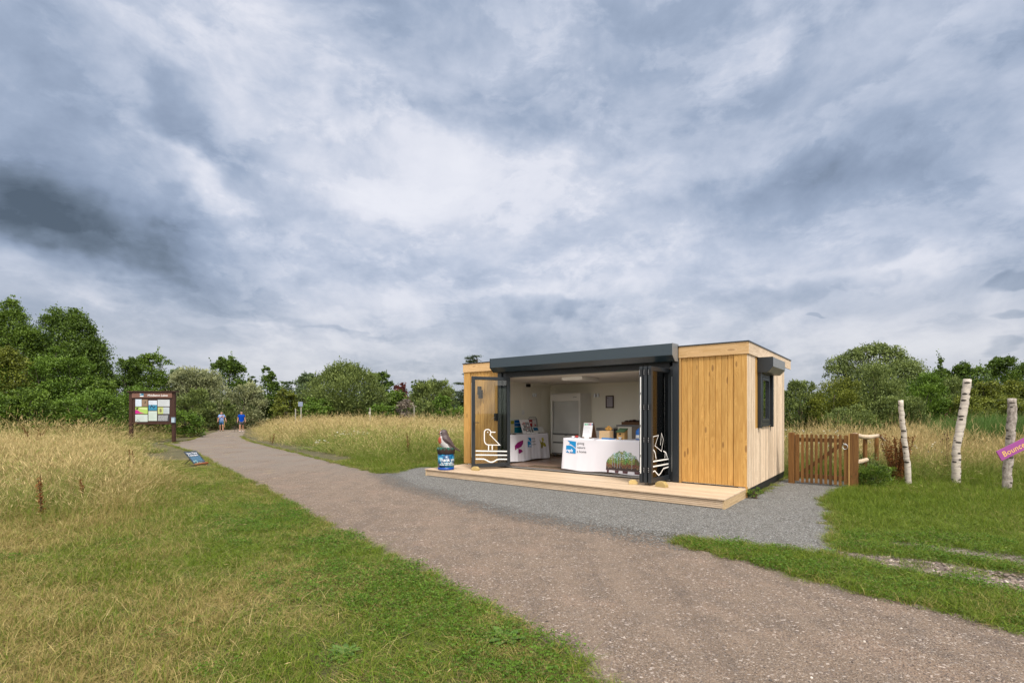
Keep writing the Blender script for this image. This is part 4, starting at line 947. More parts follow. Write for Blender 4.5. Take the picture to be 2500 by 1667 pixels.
mb.text('for helping save', .052, cyl, -.105, .170, col=(.8, .86, .9), bold=1); mb.text('wildlife and wild places', .052, cyl, -.165, .125, col=(.8, .86, .9), bold=1)
mb.add([cyl(-.215 + a, .066 + b) for a, b in ((0, 0), (.06, 0), (.05, .05), (.02, .10), (-.02, .12))], [(0, 1, 2, 3, 4)], col=(.14, .07, .03)); mb.build('lettering', M_paint, tub)
mb = MB(); mb.sm = True; r = random.Random(5)
prof = [(.205, .400), (.216, .405), (.218, .46), (.232, .50), (.232, .535), (.20, .552), (.0, .560)]; n = 40; vs = []
for (rr, z) in prof:
    for j in range(n): a = 2 * PI * j / n; q = 1 + (.025 * math.sin(j * 1.7) + .02 * math.sin(j * 3.1 + z * 30)) * (rr > .1); vs.append((rr * q * math.cos(a), rr * q * math.sin(a), z + .008 * math.sin(j * 1.1) * (z > .45)))
mb.add(vs, [(i * n + j, i * n + (j + 1) % n, (i + 1) * n + (j + 1) % n, (i + 1) * n + j) for i in range(len(prof) - 1) for j in range(n)]); mb.build('bark_lid', plain('lid_bark', (.045, .028, .024), .7, 0, .3, .4, 20, .6), tub)
mb = MB()
for k in range(9):
    a0 = -PI / 2 + (k - 4) * .42; pts = []
    for i, (da, dz) in enumerate(((-.20, .555), (-.16, .51), (-.08, .53), (-.02, .475), (.06, .53), (.14, .50), (.20, .555))): a = a0 + da; rr = .238 if dz < .54 else .225; pts.append((rr * math.cos(a), rr * math.sin(a), dz + .01))
    pts.append((.14 * math.cos(a0), .14 * math.sin(a0), .575)); mb.add(pts, [tuple(range(len(pts)))])
mb.build('ivy_leaf', plain('ivy_green', (.02, .12, .085), .5, 0, .4, .3, 20), tub)
# bird: horizontal slices through its outline, head to the left
K = .000875 * 12.8 / 12.87
def bx_(x): return (x - 620) * K
def bz_(y): return (1385 - y) * K
SL = [(213, 545, 575), (222, 505, 620), (245, 450, 645), (275, 428, 658), (310, 424, 668), (345, 428, 675), (375, 440, 688), (400, 442, 705), (425, 425, 722), (455, 402, 742), (495, 388, 768), (540, 384, 795), (585, 394, 820), (630, 420, 840), (670, 450, 862), (705, 475, 885), (735, 500, 905), (760, 520, 900)]
vs = []; n = 28; cols = []
for (y, a, b) in SL:
    cx = (bx_(a) + bx_(b)) / 2; rx = (bx_(b) - bx_(a)) / 2; ry = min(rx * .92, .125)
    for j in range(n): t = 2 * PI * j / n; vs.append((cx + rx * math.cos(t), ry * math.sin(t), bz_(y)))
fs = [(i * n + j, (i + 1) * n + j, (i + 1) * n + (j + 1) % n, i * n + (j + 1) % n) for i in range(len(SL) - 1) for j in range(n)]
mb = MB(); mb.sm = True
def bcol(p):
    X = p[0] / K + 620; Y = 1385 - p[2] / K
    q = ((X - 425) / 72) ** 2 + ((Y - 525) / 125) ** 2; fc = X < 470 and 235 < Y < 400
    if q < 1 or fc: return (.42, .085, .045)
    if Y > 395 and X < 492 + (Y - 395) * .80: return (.50, .48, .48)
    if 395 > Y > 270 and X < 485: return (.45, .42, .42)
    return (.085, .060, .062)
for f_ in fs: c = sum((Vector(vs[i]) for i in f_), Vector()) / 4; mb.add([vs[i] for i in f_], [(0, 1, 2, 3)], col=bcol(c))
bm = bmesh.new(); o_ = mb.build('robin_figure', M_paint, tub); bm.from_mesh(o_.data); bmesh.ops.remove_doubles(bm, verts=bm.verts, dist=1e-5); bmesh.ops.holes_fill(bm, edges=bm.edges); bm.to_mesh(o_.data); bm.free()
def wing(sgn):
    o = MB(); o.sm = True; pts = [(505, 425), (545, 400), (620, 410), (690, 460), (750, 550), (810, 640), (872, 735), (800, 715), (720, 670), (640, 620), (570, 560), (520, 490)]
    cx = sum(p[0] for p in pts) / 12; cy = sum(p[1] for p in pts) / 12; vs = []
    for lv, (sc, dd) in enumerate(((1, .085), (.9, .122), (.55, .137), (.1, .142))):
        for (x, y) in pts: vs.append((bx_(cx + (x - cx) * sc), sgn * (dd - .02 * (y > 650)), bz_(cy + (y - cy) * sc)))
    fs = [(l * 12 + i, l * 12 + (i + 1) % 12, (l + 1) * 12 + (i + 1) % 12, (l + 1) * 12 + i) for l in range(3) for i in range(12)] + [tuple(36 + i for i in range(12))]
    o.add(vs, fs, col=(.075, .048, .048)); o.build('wing', M_paint, o_)
wing(-1); wing(1)
mb = MB(); mb.prism([(bx_(820), bz_(640)), (bx_(900), bz_(730)), (bx_(1055), bz_(850)), (bx_(1040), bz_(858)), (bx_(890), bz_(795)), (bx_(800), bz_(740))], -.05, .05, 'y', col=(.06, .035, .03)); mb.build('tail', M_paint, o_, .004)
mb = MB(); mb.tube([(bx_(450), 0, bz_(345)), (bx_(400), 0, bz_(350)), (bx_(362), 0, bz_(358))], [.014, .009, .002], 8); mb.build('beak', M_black, o_)
for sgn in (-1, 1):
    mb = MB(); mb.sm = True; mb.ellipsoid((bx_(496), sgn * .070, bz_(318)), (.040, .020, .048), col=(.55, .53, .53)); mb.build('eye_ring', M_paint, o_)
    mb = MB(); mb.sm = True; mb.ellipsoid((bx_(490), sgn * .086, bz_(312)), (.021, .012, .023)); mb.build('eye', M_black, o_)

# ------------------------------------------------------------------ information board
def sb(x, y): return (280 + x * .153, 930 + y * .153)
YB = 27.0
ib = empty('notice_shelter', (at(375, YB), YB, 0), 0, 'dark brown wooden notice board on two posts beside the far path', 'notice board')
IO = (at(375, YB), YB, 0)
def ip(mb, name, mat, parent=None, bevel=0.): return mb.build(name, mat, parent or ib, bevel, off=IO)
def rect(x0, y0, x1, y1):
    a = sb(x0, y0); b = sb(x1, y1); return at(a[0], YB), at(b[0], YB), zt(b[1], YB), zt(a[1], YB)
for q in ((240, 178, 288, 0), (922, 178, 968, 0)):
    x0, x1, _, z1 = rect(q[0], q[1], q[2], 700); mb = MB(); mb.box(x0, x1, YB - .06, YB + .07, 0, z1); ip(mb, 'post', M_brown, bevel=.008)
x0, x1, z0, z1 = rect(289, 178, 921, 690); mb = MB(); mb.box(x0, x1, YB - .03, YB + .05, z0, z1)
ip(mb, 'backboard', M_brown, bevel=.004)
x0, x1, z0, z1 = rect(228, 160, 1000, 177); mb = MB(); mb.box(x0, x1, YB - .16, YB + .18, z0, z1); ip(mb, 'cap_board', M_brown, bevel=.004)
x0, x1, z0, z1 = rect(296, 190, 934, 268); mb = MB(); mb.box(x0, x1, YB - .10, YB - .065, z0, z1); hp = ip(mb, 'header_plank', M_plaque, bevel=.004)
mb = MB(); mb.text('Middleton Lakes', (z1 - z0) * .62, lambda u, v: (u, YB - .103, v), x0 + .85, z0 + (z1 - z0) * .30, col=(.75, .72, .72), bold=1); ip(mb, 'lettering', M_paint, hp)
a0, a1, b0, b1 = rect(425, 200, 483, 250); mb = MB(); mb.box(a0, a1, YB - .104, YB - .101, b0, b1, col=(.03, .16, .27)); mb.box(a0, a1, YB - .106, YB - .1045, b0, b0 + (b1 - b0) * .34, col=(.7, .72, .74)); mb.add([(a0, YB - .1055, b1), (a0, YB - .1055, b0 + .12), (a0 + .1, YB - .1055, b0 + .13)], [(0, 1, 2)], col=(.75, .77, .8)); ip(mb, 'emblem', M_paint, hp)
PN = [(340, 290, 438, 403, (.56, .64, .74)), (443, 293, 535, 403, (.25, .17, .11)), (340, 415, 535, 523, (.34, .50, .12)), (338, 535, 535, 648, (.50, .56, .54)),
      (550, 310, 683, 379, (.58, .63, .72)), (550, 380, 683, 466, (.04, .22, .36)), (548, 478, 683, 634, (.48, .56, .52)), (695, 297, 885, 403, (.50, .53, .56)), (697, 417, 783, 523, (.42, .48, .18)), (785, 417, 880, 523, (.42, .47, .50)), (693, 537, 880, 640, (.05, .05, .06))]
r = random.Random(8)
for k, (xa, ya, xb, yb, c) in enumerate(PN):
    x0, x1, z0, z1 = rect(xa, ya, xb, yb); mb = MB(); mb.box(x0, x1, YB - .045, YB - .031, z0, z1, col=c); F = lambda u, v: (u, YB - .0465, v); w = x1 - x0; h = z1 - z0
    if k == 1: mb.flat([(x0 + w * .55, z0 + h * .78), (x0 + w * .68, z0 + h * .7), (x0 + w * .66, z0 + h * .45), (x0 + w * .5, z0 + h * .4), (x0 + w * .3, z0 + h * .38), (x0 + w * .5, z0 + h * .48)], F, col=(.05, .04, .03))
    elif k == 2:
        mb.flat([(x0, z0), (x0 + w * .75, z0 + h * .1), (x0 + w * .4, z0 + h * .25), (x0 + w * .15, z0 + h * .6), (x0, z0 + h * .55)], F, col=(.50, .02, .22)); mb.flat([(x0 + .03, z0 + h * .62), (x0 + w * .22, z0 + h * .68), (x0 + w * .26, z0 + h * .9), (x0 + w * .1, z0 + h * .92)], F, col=(.03, .02, .02))
        mb.flat([(x0 + w * .3, z0 + h * .95), (x0 + w * .98, z0 + h * .85), (x0 + w * .98, z0 + h * .62), (x0 + w * .4, z0 + h * .72)], F, col=(.55, .62, .3))
    elif k == 5: mb.ribbon([(x0 + w * .2, z0 + h * .4), (x0 + w * .35, z0 + h * .9), (x0 + w * .62, z0 + h * .45), (x0 + w * .8, z0 + h * .8)], .05, F, col=(.02, .05, .09))
    elif k == 8: mb.flat([(x0 + w * .4, z0 + h * .85), (x0 + w * .7, z0 + h * .7), (x0 + w * .75, z0 + h * .3), (x0 + w * .4, z0 + h * .2), (x0 + w * .3, z0 + h * .5)], F, col=(.18, .16, .08))
    elif k == 10:
        for i in range(7): 
            x = x0 + .04
            while x < x1 - .1: l = r.uniform(.03, .09); mb.box(x, min(x + l, x1 - .03), YB - .047, YB - .0455, z0 + .03 + i * h * .125, z0 + .055 + i * h * .125, col=(.55, .57, .6)); x += l + .015
    else:
        for i in range(6): mb.box(x0 + w * .08, x0 + w * r.uniform(.5, .92), YB - .047, YB - .0455, z0 + h * (.14 + .12 * i), z0 + h * (.155 + .12 * i), col=tuple(q * .62 for q in c))
    if k == 3: mb.ribbon([(x0 + .05, z0 + .03), (x0 + .12, z0 + .06), (x0 + .14, z0 + .12), (x0 + .18, z0 + .04), (x0 + .26, z0 + .035)], .02, F, col=(.08, .08, .08))
    ip(mb, 'poster', M_paper)
x0, x1, z0, z1 = rect(932, 577, 985, 662); mb = MB(); mb.box(x0, x1, YB - .15, YB - .062, z0, z1, col=(.20, .28, .36)); mb.box(x0 + .01, x1 - .01, YB - .152, YB - .1505, z0 + .02, z1 - .06, col=(.38, .47, .55)); ip(mb, 'leaflet_box', M_paint, bevel=.004)

# tilted chalk sign on the verge
A = Vector((-9.59, 15.12, .05)); Bv = Vector((-9.50, 15.58, .05)); Up = Vector((-.385, .06, .40)); ux = (Bv - A); Lx = ux.length; ux.normalize(); Lz = Up.length; uz = Up.normalized(); un = ux.cross(uz); un = un if un.x > 0 else -un
sg = empty('verge_sign', (A.x, A.y, 0), 0, 'small blue chalk-lettered board tilted back on the grass beside the path', 'sign')
def sfn(u, v, d=.0): q = A + ux * u + uz * v + un * d; return (q.x, q.y, q.z)
def sbox(mb, u0, u1, v0, v1, d0, d1, **k):
    t = MB(); t.box(u0, u1, v0, v1, d0, d1); mb.add([sfn(*p) for p in t.v], [f for f in t.f], **k)
so = (A.x, A.y, 0)
mb = MB(); sbox(mb, 0, Lx, 0, Lz, -.012, 0, col=(.03, .04, .055)); sbox(mb, .03, Lx - .03, .03, Lz - .03, .0005, .0015, col=(.022, .05, .085)); bd = mb.build('board', M_paint, sg, off=so)
mb = MB(); mb.text('Very Tasty', .088, lambda u, v: sfn(u, v, .003), .04, Lz - .115, col=(.75, .75, .8), bold=1); mb.text('Calendars', .088, lambda u, v: sfn(u, v, .003), .04, Lz - .20, col=(.75, .75, .8), bold=1)
r = random.Random(3)
for i in range(8):
    u = .05
    while u < Lx - .08: l = r.uniform(.02, .06); sbox(mb, u, min(u + l, Lx - .04), Lz - .24 - i * .026, Lz - .228 - i * .026, .002, .003, col=(.12, .27, .42)); u += l + .012
for i in range(14): u = r.uniform(.05, Lx * .75); v = r.uniform(.04, .17); c = r.choice([(.2, .5, .45), (.6, .62, .5), (.1, .35, .4)]); mb.flat([(u + .018 * math.cos(a) * r.uniform(.6, 1.2), v + .014 * math.sin(a)) for a in np.linspace(0, 6.28, 8)[:-1]], lambda a, b: sfn(a, b, .0035 + i * .0002), col=c)
mb.build('lettering', M_paint, bd, off=so)
mb = MB(); sbox(mb, -.01, Lx + .01, -.012, .03, .002, .05, col=(.25, .07, .02)); mb.build('ledge', M_paint, sg, off=so)
for u in (.08, Lx - .08):
    mb = MB(); q = Vector(sfn(u, .0, -.01)); mb.tube([q, (q.x + .06, q.y, .0)], .009, 6); mb.build('leg', M_gatelight, sg, off=so)
mb = MB(); q = Vector(sfn(Lx * .3, Lz * .55, -.014)); mb.tube([q, (q.x - .28, q.y - .05, 0)], .011, 6); mb.build('prop', M_black, sg, off=so)

# ------------------------------------------------------------------ gate
GA = Vector((6.505, 11.62, 0)); GB = Vector((7.37, 10.85, 0)); gd = (GB - GA); GL = gd.length; gd.normalize(); gang = math.atan2(gd.y, gd.x)
gt = empty('picket_gate', GA, gang, 'low brown picket gate with a ring latch between cabin and rail fence', 'gate')
GHt = 1.17
mb = MB(); mb.box(-.06, .06, -.06, .06, -.05, GHt + .01); mb.build('post', M_gate, gt, .006)
mb = MB(); mb.box(GL - .02, GL + .125, -.06, .07, -.05, GHt + .02); mb.build('post', M_gate, gt, .006)
mb = MB(); mb.box(GL - .048, GL - .022, -.055, .04, -.05, GHt + .01); mb.build('post_strip', M_gatelight, gt, .003)
zs, ze = .07, GHt - .02
def round_top(mb, x0, x1, y0, y1, z0, z1):
    w = x1 - x0; prof = [(x0, z0), (x1, z0), (x1, z1 - w * .35)] + [((x0 + x1) / 2 + w / 2 * math.cos(a), z1 - w * .35 + w * .35 * math.sin(a)) for a in np.linspace(.25, PI - .25, 5)] + [(x0, z1 - w * .35)]
    mb.prism(prof, y0, y1, 'y')
mb = MB(); round_top(mb, .075, .155, -.02, .02, zs, ze); mb.build('stile', M_gate, gt, .003)
mb = MB(); round_top(mb, GL - .135, GL - .06, -.02, .02, zs, ze); mb.build('stile', M_gate, gt, .003)
for z in (.16, .98): mb = MB(); mb.box(.156, GL - .136, .0, .045, z, z + .085); mb.build('rail', M_gate, gt, .003)
np_ = 9
for k in range(np_):
    xc = .155 + (GL - .29) * (k + .75) / (np_ + .5); mb = MB(); round_top(mb, xc - .027, xc + .027, -.024, -.003, zs - .03 + .01 * (k % 2), ze + .004 * (k % 3)); mb.build('picket', M_gate, gt, .002)
mb = MB(); a = Vector((.18, 0, .24)); b = Vector((GL - .16, 0, .97)); d = (b - a).normalized(); n_ = Vector((-d.z, 0, d.x)) * .04
mb.add([(p.x, y, p.z) for y in (.002, .030) for p in (a - n_, b - n_, b + n_, a + n_)], [(0, 1, 2, 3), (7, 6, 5, 4), (0, 4, 5, 1), (1, 5, 6, 2), (2, 6, 7, 3), (3, 7, 4, 0)]); mb.build('brace', M_gate, gt)
mb = MB(); mb.tube([(GL - .11 + .048 * math.cos(a), -.05, .90 + .055 * math.sin(a)) for a in np.linspace(0, 2 * PI, 19)], .007, 6, cap=False); mb.tube([(GL - .11, -.025, .955), (GL - .11, -.055, .955)], .02, 8); mb.build('ring_latch', M_steel, gt)
# rustic log rail beyond the gate
fe = empty('log_fence', (GB.x + .1, GB.y, 0), 0, 'rough peeled log rails running from the gate post into the long grass', 'fence')
fo_ = (GB.x + .1, GB.y, 0)
def fpt(px, py, Y): return (at(px, Y), Y, zt(py, Y))
mb = MB(); mb.tube([fpt(2086, 1061, 10.85), fpt(2106, 1066, 11.0), fpt(2120, 1067, 11.15), fpt(2146, 1063, 11.5), fpt(2160, 1075, 11.9)], [.05, .048, .05, .038, .02], 12); mb.build('log_rail', M_log, fe, off=fo_)
mb = MB(); mb.tube([fpt(2088, 1128, 10.8), fpt(2102, 1126, 10.95), fpt(2116, 1122, 11.1)], [.05, .048, .045], 12); mb.build('log_rail', M_log, fe, off=fo_)
for px, Y in ((2112, 11.25), (2140, 12.0)):
    mb = MB(); mb.tube([(at(px, Y), Y, -.05), (at(px, Y), Y, zt(1068, Y))], .045, 10); mb.build('post', M_gate, fe, off=fo_)

# ------------------------------------------------------------------ birch poles
M_birchbark, t_, b_ = newmat('birch_bark'); tc_ = t_.n.new('ShaderNodeTexCoord'); p_ = tc_.outputs['Object']
n1 = t_.noise(t_.v('MULTIPLY', p_, (6, 6, 26)), 1.0, 5, .6); c_ = t_.mix(t_.mr(n1, .4, .65), (.56, .50, .43), (.40, .35, .31))
c_ = t_.mix(t_.mr(t_.noise(t_.v('MULTIPLY', p_, (3, 3, 60)), 1.0, 3), .62, .68, 0, .7), c_, (.16, .12, .09))
bv = t_.v('ADD', t_.v('MULTIPLY', p_, (5.5, 5.5, 13.0)), t_.v('SCALE', t_.noise(p_, 14, 2, color=True), c=.30)); vd = t_.m('ADD', t_.voro(bv, 1.0), t_.m('MULTIPLY', t_.m('LESS_THAN', t_.sep(t_.voro(bv, 1.0, out='Color'))[0], .15), .5))
c_ = t_.mix(t_.mr(vd, .29, .36, .97, 0), c_, (.035, .028, .022)); t_.l.new(c_, b_.inputs['Base Color']); b_.inputs['Roughness'].default_value = .75
t_.l.new(t_.bump(t_.m('SUBTRACT', n1, t_.mr(vd, .16, .3, 1, 0)), .6, .015), b_.inputs['Normal'])
M_ash, t_, b_ = newmat('grey_bark'); tc_ = t_.n.new('ShaderNodeTexCoord'); p_ = tc_.outputs['Object']
n1 = t_.noise(t_.v('MULTIPLY', p_, (14, 14, 9)), 1.0, 6, .7); c_ = t_.mix(t_.mr(n1, .38, .62), (.20, .17, .15), (.42, .37, .33))
bv = t_.v('ADD', t_.v('MULTIPLY', p_, (5.5, 5.5, 11.0)), t_.v('SCALE', t_.noise(p_, 14, 2, color=True), c=.30)); vd = t_.voro(bv, 1.0)
c_ = t_.mix(t_.mr(vd, .20, .28, .9, 0), c_, (.04, .03, .025)); t_.l.new(c_, b_.inputs['Base Color']); b_.inputs['Roughness'].default_value = .9; t_.l.new(t_.bump(n1, .8, .02), b_.inputs['Normal'])
def pole(pts, rads, mat, label, knots):
    P = [Vector(fpt(px, py, Y)) for px, py, Y in pts]; P[0].z = -.1; o = (P[0].x, P[0].y, 0)
    e = empty('birch_pole', o, 0, label, 'pole', 'cut birch trunks standing in the grass'); mb = MB(); mb.sm = True
    fine = []; fr_ = []
    for i in range(len(P) - 1):
        for k in range(6): t = k / 6; fine.append(P[i].lerp(P[i + 1], t)); fr_.append((rads[i] * (1 - t) + rads[i + 1] * t) * random.uniform(.95, 1.06)); fine[-1] = fine[-1] + Vector((random.uniform(-.008, .008), random.uniform(-.006, .006), 0))
    fine.append(P[-1]); fr_.append(rads[-1]); mb.tube(fine, fr_, 18); mb.build('trunk', mat, e, off=o)
    for (i, s_) in knots:
        q = fine[i]; mb = MB(); mb.sm = True; mb.tube([q + Vector((0, -.01, 0)), q + Vector((s_ * fr_[i] * 1.3, -.03, .03))], [.022, .010], 8); mb.build('branch_stub', M_bark, e, off=o)
pole([(2219, 1190, 11.0), (2216, 1140, 11.0), (2208, 1075, 11.0), (2203, 1028, 11.0), (2199, 977, 11.0)], [.057, .056, .053, .050, .048], M_birchbark, 'slim leaning white birch pole nearest the gate', [(9, -1), (18, -1)])
pole([(2334, 1190, 11.08), (2335, 1130, 11.08), (2334, 1095, 11.08), (2345, 1040, 11.08), (2356, 975, 11.08), (2362, 926, 11.08)], [.076, .080, .074, .078, .074, .072], M_birchbark, 'tallest white birch pole, bent, in the middle of the three', [(14, -1), (27, 1)])
pole([(2456, 1205, 10.36), (2461, 1130, 10.36), (2466, 1075, 10.36), (2470, 1020, 10.36), (2471, 973, 10.36)], [.076, .078, .076, .075, .073], M_ash, 'greyer rough pole carrying the purple sign', [(5, -1)])
# purple finger sign
Yb = 10.24; c0 = Vector((at(2433, Yb), Yb, zt(1102, Yb))); c1 = Vector((at(2492, Yb), Yb, zt(1073, Yb))); dx = (c1 - c0).normalized(); dz = Vector((-dx.z, 0, dx.x)); hs = .225
c0 = c0 - dz * hs * .0; L_ = .98; wdn = Vector((.11, 0, -.19)); 
fs_ = empty('finger_sign', c0, 0, 'purple board lettered in yellow fixed aslant to the grey pole', 'sign')
mb = MB(); q = [Vector((0, 0, 0)), dx * L_, dx * L_ + wdn, wdn]
mb.add([(p.x, y, p.z) for y in (-.0, .018) for p in q], [(0, 3, 2, 1), (4, 5, 6, 7), (0, 1, 5, 4), (1, 2, 6, 5), (2, 3, 7, 6), (3, 0, 4, 7)], col=(.30, .065, .26)); bo = mb.build('board', M_paint, fs_)
mb = MB(); hd = wdn.length; mb.text('Bounce', .165, lambda u, v: (lambda p: (p.x, -.003, p.z))(wdn * (1 - v / hd) + dx * u), .075, hd * .24, col=(.80, .55, .12)); mb.build('lettering', M_paint, bo)
#@@PART4
# ------------------------------------------------------------------ trees and shrubs
def leaves_mesh(name, cen, nrm, size, tone, asp=.55, shape='diamond'):
    """one small pointed leaf cluster face per centre; arrays of centres, directions, sizes and tones"""
    n = len(cen); d = nrm / (np.linalg.norm(nrm, axis=1, keepdims=True) + 1e-9)
    r = rng.normal(size=(n, 3)); b = np.cross(d, r); b /= np.linalg.norm(b, axis=1, keepdims=True) + 1e-9
    s = size[:, None]
    v0 = cen - d * s * .5; v1 = cen + b * s * asp * .5 + d * s * .05; v2 = cen + d * s * .5; v3 = cen - b * s * asp * .5 + d * s * .05
    bend = np.cross(d, b) * s * .12; v1 = v1 + bend; v3 = v3 + bend
    V = np.stack([v0, v1, v2, v3], 1).reshape(-1, 3).astype(np.float32)
    me = bpy.data.meshes.new(name); me.vertices.add(4 * n); me.vertices.foreach_set('co', V.ravel()); me.loops.add(4 * n); me.loops.foreach_set('vertex_index', np.arange(4 * n))
    me.polygons.add(n); me.polygons.foreach_set('loop_start', np.arange(0, 4 * n, 4)); me.update(calc_edges=True)
    a = me.attributes.new('tone', 'FLOAT', 'FACE'); a.data.foreach_set('value', np.clip(tone, 0, 1).astype(np.float32)); return me
def sph(n):
    v = rng.normal(size=(n, 3)); return v / np.linalg.norm(v, axis=1, keepdims=True)
LM = {
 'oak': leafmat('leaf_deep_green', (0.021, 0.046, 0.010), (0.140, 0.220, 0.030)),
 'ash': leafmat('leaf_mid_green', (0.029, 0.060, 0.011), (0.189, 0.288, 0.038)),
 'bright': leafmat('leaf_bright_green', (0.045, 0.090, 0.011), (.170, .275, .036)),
 'willow': leafmat('leaf_willow', (0.043, 0.071, 0.021), (0.264, 0.325, 0.095)),
 'grey': leafmat('leaf_silver_willow', (0.081, 0.105, 0.057), (0.494, 0.514, 0.270)),
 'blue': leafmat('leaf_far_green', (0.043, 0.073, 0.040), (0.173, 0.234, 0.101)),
 'copper': leafmat('leaf_copper', (0.029, 0.010, 0.011), (0.182, 0.046, 0.038), .2),
 'cedar': leafmat('leaf_cedar', (0.021, 0.039, 0.025), (0.116, 0.159, 0.074), .1),
 'dusty': leafmat('leaf_dusty_purple', (0.066, 0.057, 0.055), (0.338, 0.280, 0.223), .2),
 'olive': leafmat('leaf_olive', (0.038, 0.057, 0.010), (0.248, 0.280, 0.041)),
}
def crown_points(lobes, n, ls, style, flatt=1.0):
    L = np.array(lobes); area = (L[:, 3] * L[:, 4] + L[:, 3] * L[:, 5] + L[:, 4] * L[:, 5]); pr = area / area.sum()
    nc = max(30, int(n / 26)); li = rng.choice(len(L), nc, p=pr); d = sph(nc); d[:, 2] = np.where((d[:, 2] < -.35) & (L[li, 2] > 2.2 * L[li, 5]), -d[:, 2] * .6, d[:, 2])
    rr = 1 - np.abs(rng.normal(0, .17, nc)); rr = np.clip(rr, .3, 1.06); cc = L[li, :3] + d * L[li, 3:6] * rr[:, None]
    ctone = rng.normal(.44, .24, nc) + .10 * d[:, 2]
    k = rng.integers(0, nc, n); spread = np.minimum(L[li][:, 3:6].min(1) * .24, ls * 3.6)[k][:, None]
    off = rng.normal(size=(n, 3)) * spread * np.array([1, 1, .62])
    cen = cc[k] + off; out = d[k]
    dirn = out * .6 + rng.normal(size=(n, 3)) * .8 + np.array([0, 0, .15])
    if style == 'willow': dirn = out * .8 + rng.normal(size=(n, 3)) * .45 + np.array([0, 0, .9])
    if style == 'weep': dirn = out * .5 + rng.normal(size=(n, 3)) * .45 + np.array([0, 0, -.9])
    tone = ctone[k] + rng.normal(0, .13, n)
    return cen, dirn, tone, (L, li, d, cc)
NT_ = [0]
def tree(name, label, cat, px0, px1, top, Y, mat, style='round', clear=0.0, dens=1.0, lobes=None, seed=None, group='trees and bushes beyond the meadow', lsz=1.0, rough=.5, depth=.8, flat=.0):
    NT_[0] += 1
    X0, X1 = at(px0, Y), at(px1, Y); w = X1 - X0; H = zt(top, Y); X = (X0 + X1) / 2
    ls = max(.05, .0030 * Y) * lsz
    root = empty(name, (X, Y, 0), 0, label, cat, group)
    z0 = H * clear; ch = H - z0; cz = z0 + ch * .5
    if lobes is None:
        lb = [(0, 0, cz - ch * .04, w * .40, w * .40 * depth, ch * .42)]
        m = int(10 + w * 1.1)
        for i in range(m):
            a = rng.uniform(0, 2 * PI); e = rng.uniform(-.5, 1.0); ce = math.cos(e * 1.2)
            r_ = rng.uniform(.26, .42) * rough * 1.4
            rx = w / 2 * r_ * 1.1; rz = min(ch * .5 * r_ * 1.1, rx * 1.3)
            if style == 'col': r_ *= 1.2
            px_ = (w / 2 - rx) * math.cos(a) * ce; py_ = (w / 2 - rx) * depth * math.sin(a) * ce
            pz = cz + (ch / 2 - rz) * math.sin(e * 1.35)
            lb.append((px_, py_, pz, rx, rx * .95, rz))
    else:
        lb = [(x * w / 2, y * w / 2 * depth, z0 + z * ch, rx * w / 2, rx * w / 2 * depth, rz * ch) for x, y, z, rx, rz in lobes]
    if clear < .06: lb += [(sx * w * .22, 0, ch * .20, w * .26, w * .26 * depth, ch * .21) for sx in (-1, 0, 1)]
    area = w * ch; n = int(min(70000, max(700, dens * 8.0 * area / (ls * ls * .55))))
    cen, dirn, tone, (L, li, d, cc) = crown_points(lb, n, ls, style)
    if style != 'weep':
        m = int((12 + w * 9) * (1 if style in ('willow', 'shoots') else .7)); k = rng.choice(np.where(d[:, 2] > -.1)[0], m); base = cc[k]; ln = rng.uniform(.25, 1.0, m) * min(1.0, .10 * H + .2); q = 12
        dr = d[k] * .45 + np.array([0, 0, .95]) + rng.normal(0, .16, (m, 3)); dr /= np.linalg.norm(dr, axis=1, keepdims=True)
        t = np.tile(np.linspace(-.3, 1, q), m)[:, None]; kk = np.repeat(np.arange(m), q)
        sc = base[kk] + dr[kk] * ln[kk][:, None] * t + rng.normal(0, ls * .35, (m * q, 3))
        cen = np.vstack([cen, sc]); dirn = np.vstack([dirn, dr[kk] + rng.normal(0, .35, (m * q, 3))]); tone = np.concatenate([tone, rng.normal(.6, .15, m * q)])
    ok = cen[:, 2] > .02; cen, dirn, tone = cen[ok], dirn[ok], tone[ok]
    size = ls * rng.uniform(.75, 1.45, len(cen)) * (1.25 if style in ('willow', 'weep') else 1)
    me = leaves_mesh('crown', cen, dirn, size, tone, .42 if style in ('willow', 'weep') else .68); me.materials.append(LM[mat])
    o = bpy.data.objects.new('crown', me); C.objects.link(o); o.parent = root
    mb = MB(); mb.sm = True; tr = max(.04, w * .028)
    top_ = Vector((0, 0, cz + ch * .2)); mb.tube([(0, 0, -.1), (rng.normal(0, .1), 0, cz * .6), top_], [tr * 1.3, tr, tr * .4], 8)
    for i in range(1, min(len(lb), 9)):
        q = lb[i]; s = Vector((0, 0, max(.2, min(q[2] * .55, cz)))); e = Vector(q[:3]); mid = s.lerp(e, .5) + Vector((0, 0, -.08 * ch)); mb.tube([s, mid, e + (e - s) * .12], [tr * .55, tr * .35, tr * .12], 6)
    tk = mb.build('trunk', M_bark, root)
    return root
